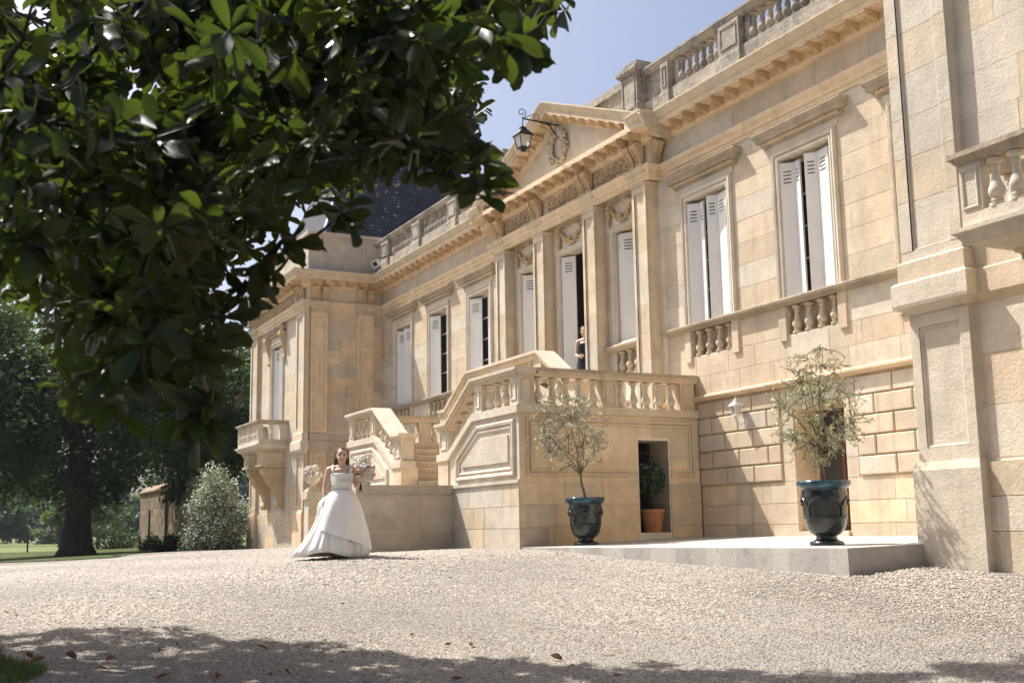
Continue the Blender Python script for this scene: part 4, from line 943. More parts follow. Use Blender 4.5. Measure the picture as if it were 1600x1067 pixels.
# niche in the landing wall: dark recess with a rusty hooped grille
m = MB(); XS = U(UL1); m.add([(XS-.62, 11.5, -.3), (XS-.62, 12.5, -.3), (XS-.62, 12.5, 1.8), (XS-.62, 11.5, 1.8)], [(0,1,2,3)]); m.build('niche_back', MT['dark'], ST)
m = MB()
for y in (11.76, 11.97, 12.18): m.tube([(XS-.5, y, -.08), (XS-.5, y, 1.56)], .009, 5)
for z in (1.30, 1.08, .6, .2): m.tube([(XS-.5, 11.65+.66*t, z+.10*math.sin(t*PI)) for t in np.linspace(0, 1, 9)], .009, 5)
m.build('grille', MT['rust'], ST)
# ------------------------------------------------------------------ terrace slab beside the stairs
def slabz(x, y): t = (x-U(4.5))/(8.0); return (-.30+.04*t)*(1-(y-9.19)/3.86)+(-.18)*((y-9.19)/3.86)
TX0, TX1 = U(4.51), -9.93
m = MB(); N = 24
top = [(TX0+(TX1-TX0)*i/N, 9.19+(.02*math.sin(i*1.7) if 0 < i < N else 0)) for i in range(N+1)]
vs = [(x, y, slabz(x, y)) for x, y in top]+[(x, y+.0, slabz(x, y)-.03) for x, y in top]+[(x, y+.012, -.95) for x, y in top]+[(x, 13.06, slabz(x, 13.06)) for x, y in top]+[(x, 13.06, -.95) for x, y in top]
K = N+1; fs = []
for i in range(N):
    fs += [(3*K+i, 3*K+i+1, i+1, i), (i, i+1, K+i+1, K+i), (K+i, K+i+1, 2*K+i+1, 2*K+i)]
fs += [(N, 3*K+N, 4*K+N, 2*K+N, K+N), (0, 3*K, 4*K, 2*K, K)]
m.add(vs, fs); T_ = m.build('terrace', MT['terrace'], origin=(TX0, 9.19, -.3)); tag(T_, 'pale concrete terrace slab between the staircase and the near pavilion', 'terrace', kind='structure')
# ------------------------------------------------------------------ foliage helpers
def leaves_mesh(name, P, A, N, L, W, mat, parent=None, tint=None, curl=.18, kind=None, shape='leaf'):
    """many small leaves in one mesh: base points P, unit axes A, normals N, lengths L, widths W"""
    P, A, N = map(lambda q: np.asarray(q, float), (P, A, N)); n = len(P); L = np.asarray(L, float)[:,None]; W = np.asarray(W, float)[:,None]
    B = np.cross(N, A); B /= np.linalg.norm(B, axis=1)[:,None]+1e-9; N = np.cross(A, B)
    if shape == 'leaf':                                 # folded along the midrib: 6 points, 4 triangles
        pts = [P, P+A*L*.45+B*W*.5+N*W*curl, P+A*L-N*L*curl*.6, P+A*L*.45-B*W*.5+N*W*curl, P+A*L*.5-N*W*.02]
        F = np.array([(0,1,4),(1,2,4),(2,3,4),(3,0,4)])
    else:
        pts = [P, P+A*L*.5+B*W*.5, P+A*L, P+A*L*.5-B*W*.5]; F = np.array([(0,1,2),(0,2,3)])
    m = len(pts); V = np.stack(pts, 1).reshape(-1,3); c = V.mean(0); c[2] = V[:,2].min()
    F = (F[None]+np.arange(n)[:,None,None]*m).reshape(-1,3)
    me = bpy.data.meshes.new(name); me.vertices.add(len(V)); me.vertices.foreach_set('co', (V-c).ravel())
    me.loops.add(F.size); me.loops.foreach_set('vertex_index', F.ravel()); me.polygons.add(len(F)); me.polygons.foreach_set('loop_start', np.arange(len(F))*3); me.update(calc_edges=True)
    at = me.color_attributes.new('tint', 'FLOAT_COLOR', 'POINT')
    t = np.ones((n,3)) if tint is None else np.asarray(tint)
    at.data.foreach_set('color', np.c_[np.repeat(t, m, 0), np.ones(n*m)].ravel())
    me.materials.append(mat); o = link(name, me, parent, c)
    if kind: o['kind'] = kind
    return o
def unit(v): return v/(np.linalg.norm(v, axis=-1, keepdims=True)+1e-9)
def wiggle(a, b, n, amp, rng):
    a, b = np.array(a, float), np.array(b, float); t = np.linspace(0, 1, n)[:,None]; q = a+(b-a)*t
    return q+np.sin(t*PI)*rng.normal(0, amp, (n,3))
# ------------------------------------------------------------------ the magnolia whose boughs hang over the forecourt
def magnolia():
    rng = np.random.default_rng(21)
    base = Vector((-13.5, -1.2, gz1(-13.5, -1.2)))
    T = thing('magnolia_tree', 'dark glossy-leaved magnolia with big leaves hanging in from the upper left', 'tree', base)
    C = np.array(CLUMPS, float).reshape(-1,4)/100.; cen = C[:,:3]; rad = C[:,3]
    top = np.array([base.x+.3, base.y+.3, base.z+3.2])
    MB().tube([base+Vector((0,0,-.3)), base+Vector((.05,0,.4)), base+Vector((.1,.1,1.6)), Vector(top)], [.42,.33,.27,.22], 12).build('trunk', MT['twig'], T, smooth=True)
    # boughs: run from the trunk head to cluster heads of the crown
    K = 26; idx = [int(np.argmin(np.linalg.norm(cen-top, axis=1)))]
    d = np.linalg.norm(cen-cen[idx[0]], axis=1)
    while len(idx) < K: j = int(np.argmax(d)); idx.append(j); d = np.minimum(d, np.linalg.norm(cen-cen[j], axis=1))
    heads = cen[idx]; own = np.argmin(np.linalg.norm(cen[:,None]-heads[None], axis=2), 1); tw = MB(); nodes = []
    for h in range(K):
        end = heads[h]*.75+top*.25+np.array([0,0,.15]); a_ = top-np.array([0,0,.6*rng.random()]); md = (a_+end)/2+np.array([rng.normal(0,.7), rng.normal(0,.7), 1.3+.5*rng.random()]); t_ = np.linspace(0, 1, 8)[:,None]
        q = a_*(1-t_)**2+md*2*t_*(1-t_)+end*t_**2+np.sin(t_*PI)*rng.normal(0, .05, (8,3))
        MB().tube(q, np.linspace(.055, .022, 8), 7).build('bough', MT['twig'], T, smooth=True)
        nodes += list(q[3:])
    order = np.argsort(np.linalg.norm(cen-top, axis=1))
    for j in order:
        nd = np.array(nodes); dd = np.linalg.norm(nd-cen[j], axis=1); s0 = nd[int(np.argmin(dd))]; w_ = wiggle(s0, cen[j], 6, .05*min(1., dd.min()), rng)
        tw.tube(w_, np.linspace(.012, .005, 6), 5); nodes += [w_[3], cen[j]]
    t_ = tw.build('twigs', MT['twig'], T, smooth=True); t_['kind'] = 'stuff'
    # rosettes of leaves at the twig ends
    P, A, N, L = [], [], [], []
    for j in range(len(cen)):
        nr = 4 if rad[j] > .2 else 2
        if rad[j] > .28: nr = 5
        for k in range(nr):
            c = cen[j]+unit(rng.normal(0, 1, 3))*rad[j]*rng.uniform(.05, .8)*(1, .7)[rad[j] < .18]
            ax = unit(rng.normal(0, .7, 3)+np.array([.15, .1, .25])); nl = int(rng.integers(7, 11)); a0 = rng.random()*6.28
            e1 = unit(np.cross(ax, rng.normal(0, 1, 3))); e2 = np.cross(ax, e1)
            for i in range(nl):
                a = a0+i*2.4; rd = e1*math.cos(a)+e2*math.sin(a); tl = rng.uniform(-.25, .85)
                dr = unit(rd*math.cos(tl)+ax*math.sin(tl)+np.array([0,0,-.28])); P.append(c+ax*rng.uniform(-.06, .04)); A.append(dr)
                N.append(unit(ax+rng.normal(0, .45, 3)-dr*(ax@dr))); L.append(rng.uniform(.09, .20))
    P, A, N, L = map(np.array, (P, A, N, L)); W = L*rng.uniform(.36, .46, len(L))
    # the 300 that show largest are leaves of their own, the rest is one mass
    f_ = np.array(fw); r_ = np.array(rt); u_ = np.array(up); dep = P@f_; px = 800+FPX*(P@r_)/np.maximum(dep, .1); py = 533.5-FPX*(P@u_)/np.maximum(dep, .1)
    vis = (px > 20) & (px < 1580) & (py > 10) & (py < 1050) & (dep > 2)
    sc_ = np.where(vis, L/np.maximum(dep, .1), 0); big = np.argsort(-sc_)[:300]; rest = np.setdiff1d(np.arange(len(P)), big)
    m = MB(); n = 7                                      # one modelled leaf: obovate, folded, arched, with a stalk
    wid = [.08, .38, .66, .88, 1., .86, .12]
    for i in range(n):
        t = i/(n-1); z = -.16*t*t; wv = wid[i]*.21
        for sx in (-1, -.5, 0, .5, 1): m.v.append((sx*wv, .08+.92*t, z+.20*abs(sx)*wv+.02*math.sin(7*t+3*sx)*abs(sx)))
    m.f = [(i*5+j, i*5+j+1, (i+1)*5+j+1, (i+1)*5+j) for i in range(n-1) for j in range(4)]
    m.tube([(0,0,-.01), (0,.10,-.004), (0,.5,-.05), (0,.92,-.14)], [.014,.012,.007,.002], 4)
    o = m.build('leaf', MT['magleaf'], origin=(0,0,0), smooth=True, recalc=False); lm = o.data; bpy.data.objects.remove(o)
    for i in big:
        a = Vector(A[i]); nn = Vector(N[i]); b = a.cross(nn).normalized(); nn = b.cross(a)
        R = Matrix((b, a, nn)).transposed(); o = link('leaf', lm, T, P[i], R.to_euler(), (L[i],)*3)
    # the mass uses a leaner version of the same leaf
    lv = np.array([(0,0,0),(.10,.22,.02),(.165,.46,.035),(.205,.72,.02),(.14,.93,-.05),(0,1.,-.14),(-.14,.93,-.05),(-.205,.72,.02),(-.165,.46,.035),(-.10,.22,.02),(0,.5,-.045)]); lf = np.array([(i_, (i_+1) % 10, 10) for i_ in range(10)])
    a, nn = A[rest], N[rest]; b = unit(np.cross(a, nn)); nn = np.cross(b, a); l = L[rest][:,None,None]
    V = P[rest][:,None]+(lv[None,:,:1]*b[:,None]+lv[None,:,1:2]*a[:,None]+lv[None,:,2:]*nn[:,None])*l
    k = len(rest); V = V.reshape(-1,3); F = (lf[None]+np.arange(k)[:,None,None]*11).reshape(-1,3); c = V.mean(0)
    me = bpy.data.meshes.new('foliage'); me.vertices.add(len(V)); me.vertices.foreach_set('co', (V-c).ravel()); me.loops.add(F.size); me.loops.foreach_set('vertex_index', F.ravel()); me.polygons.add(len(F)); me.polygons.foreach_set('loop_start', np.arange(len(F))*3); me.polygons.foreach_set('use_smooth', np.ones(len(F), bool)); me.update(calc_edges=True)
    me.materials.append(MT['magleaf']); o = link('foliage', me, T, c); o['kind'] = 'stuff'
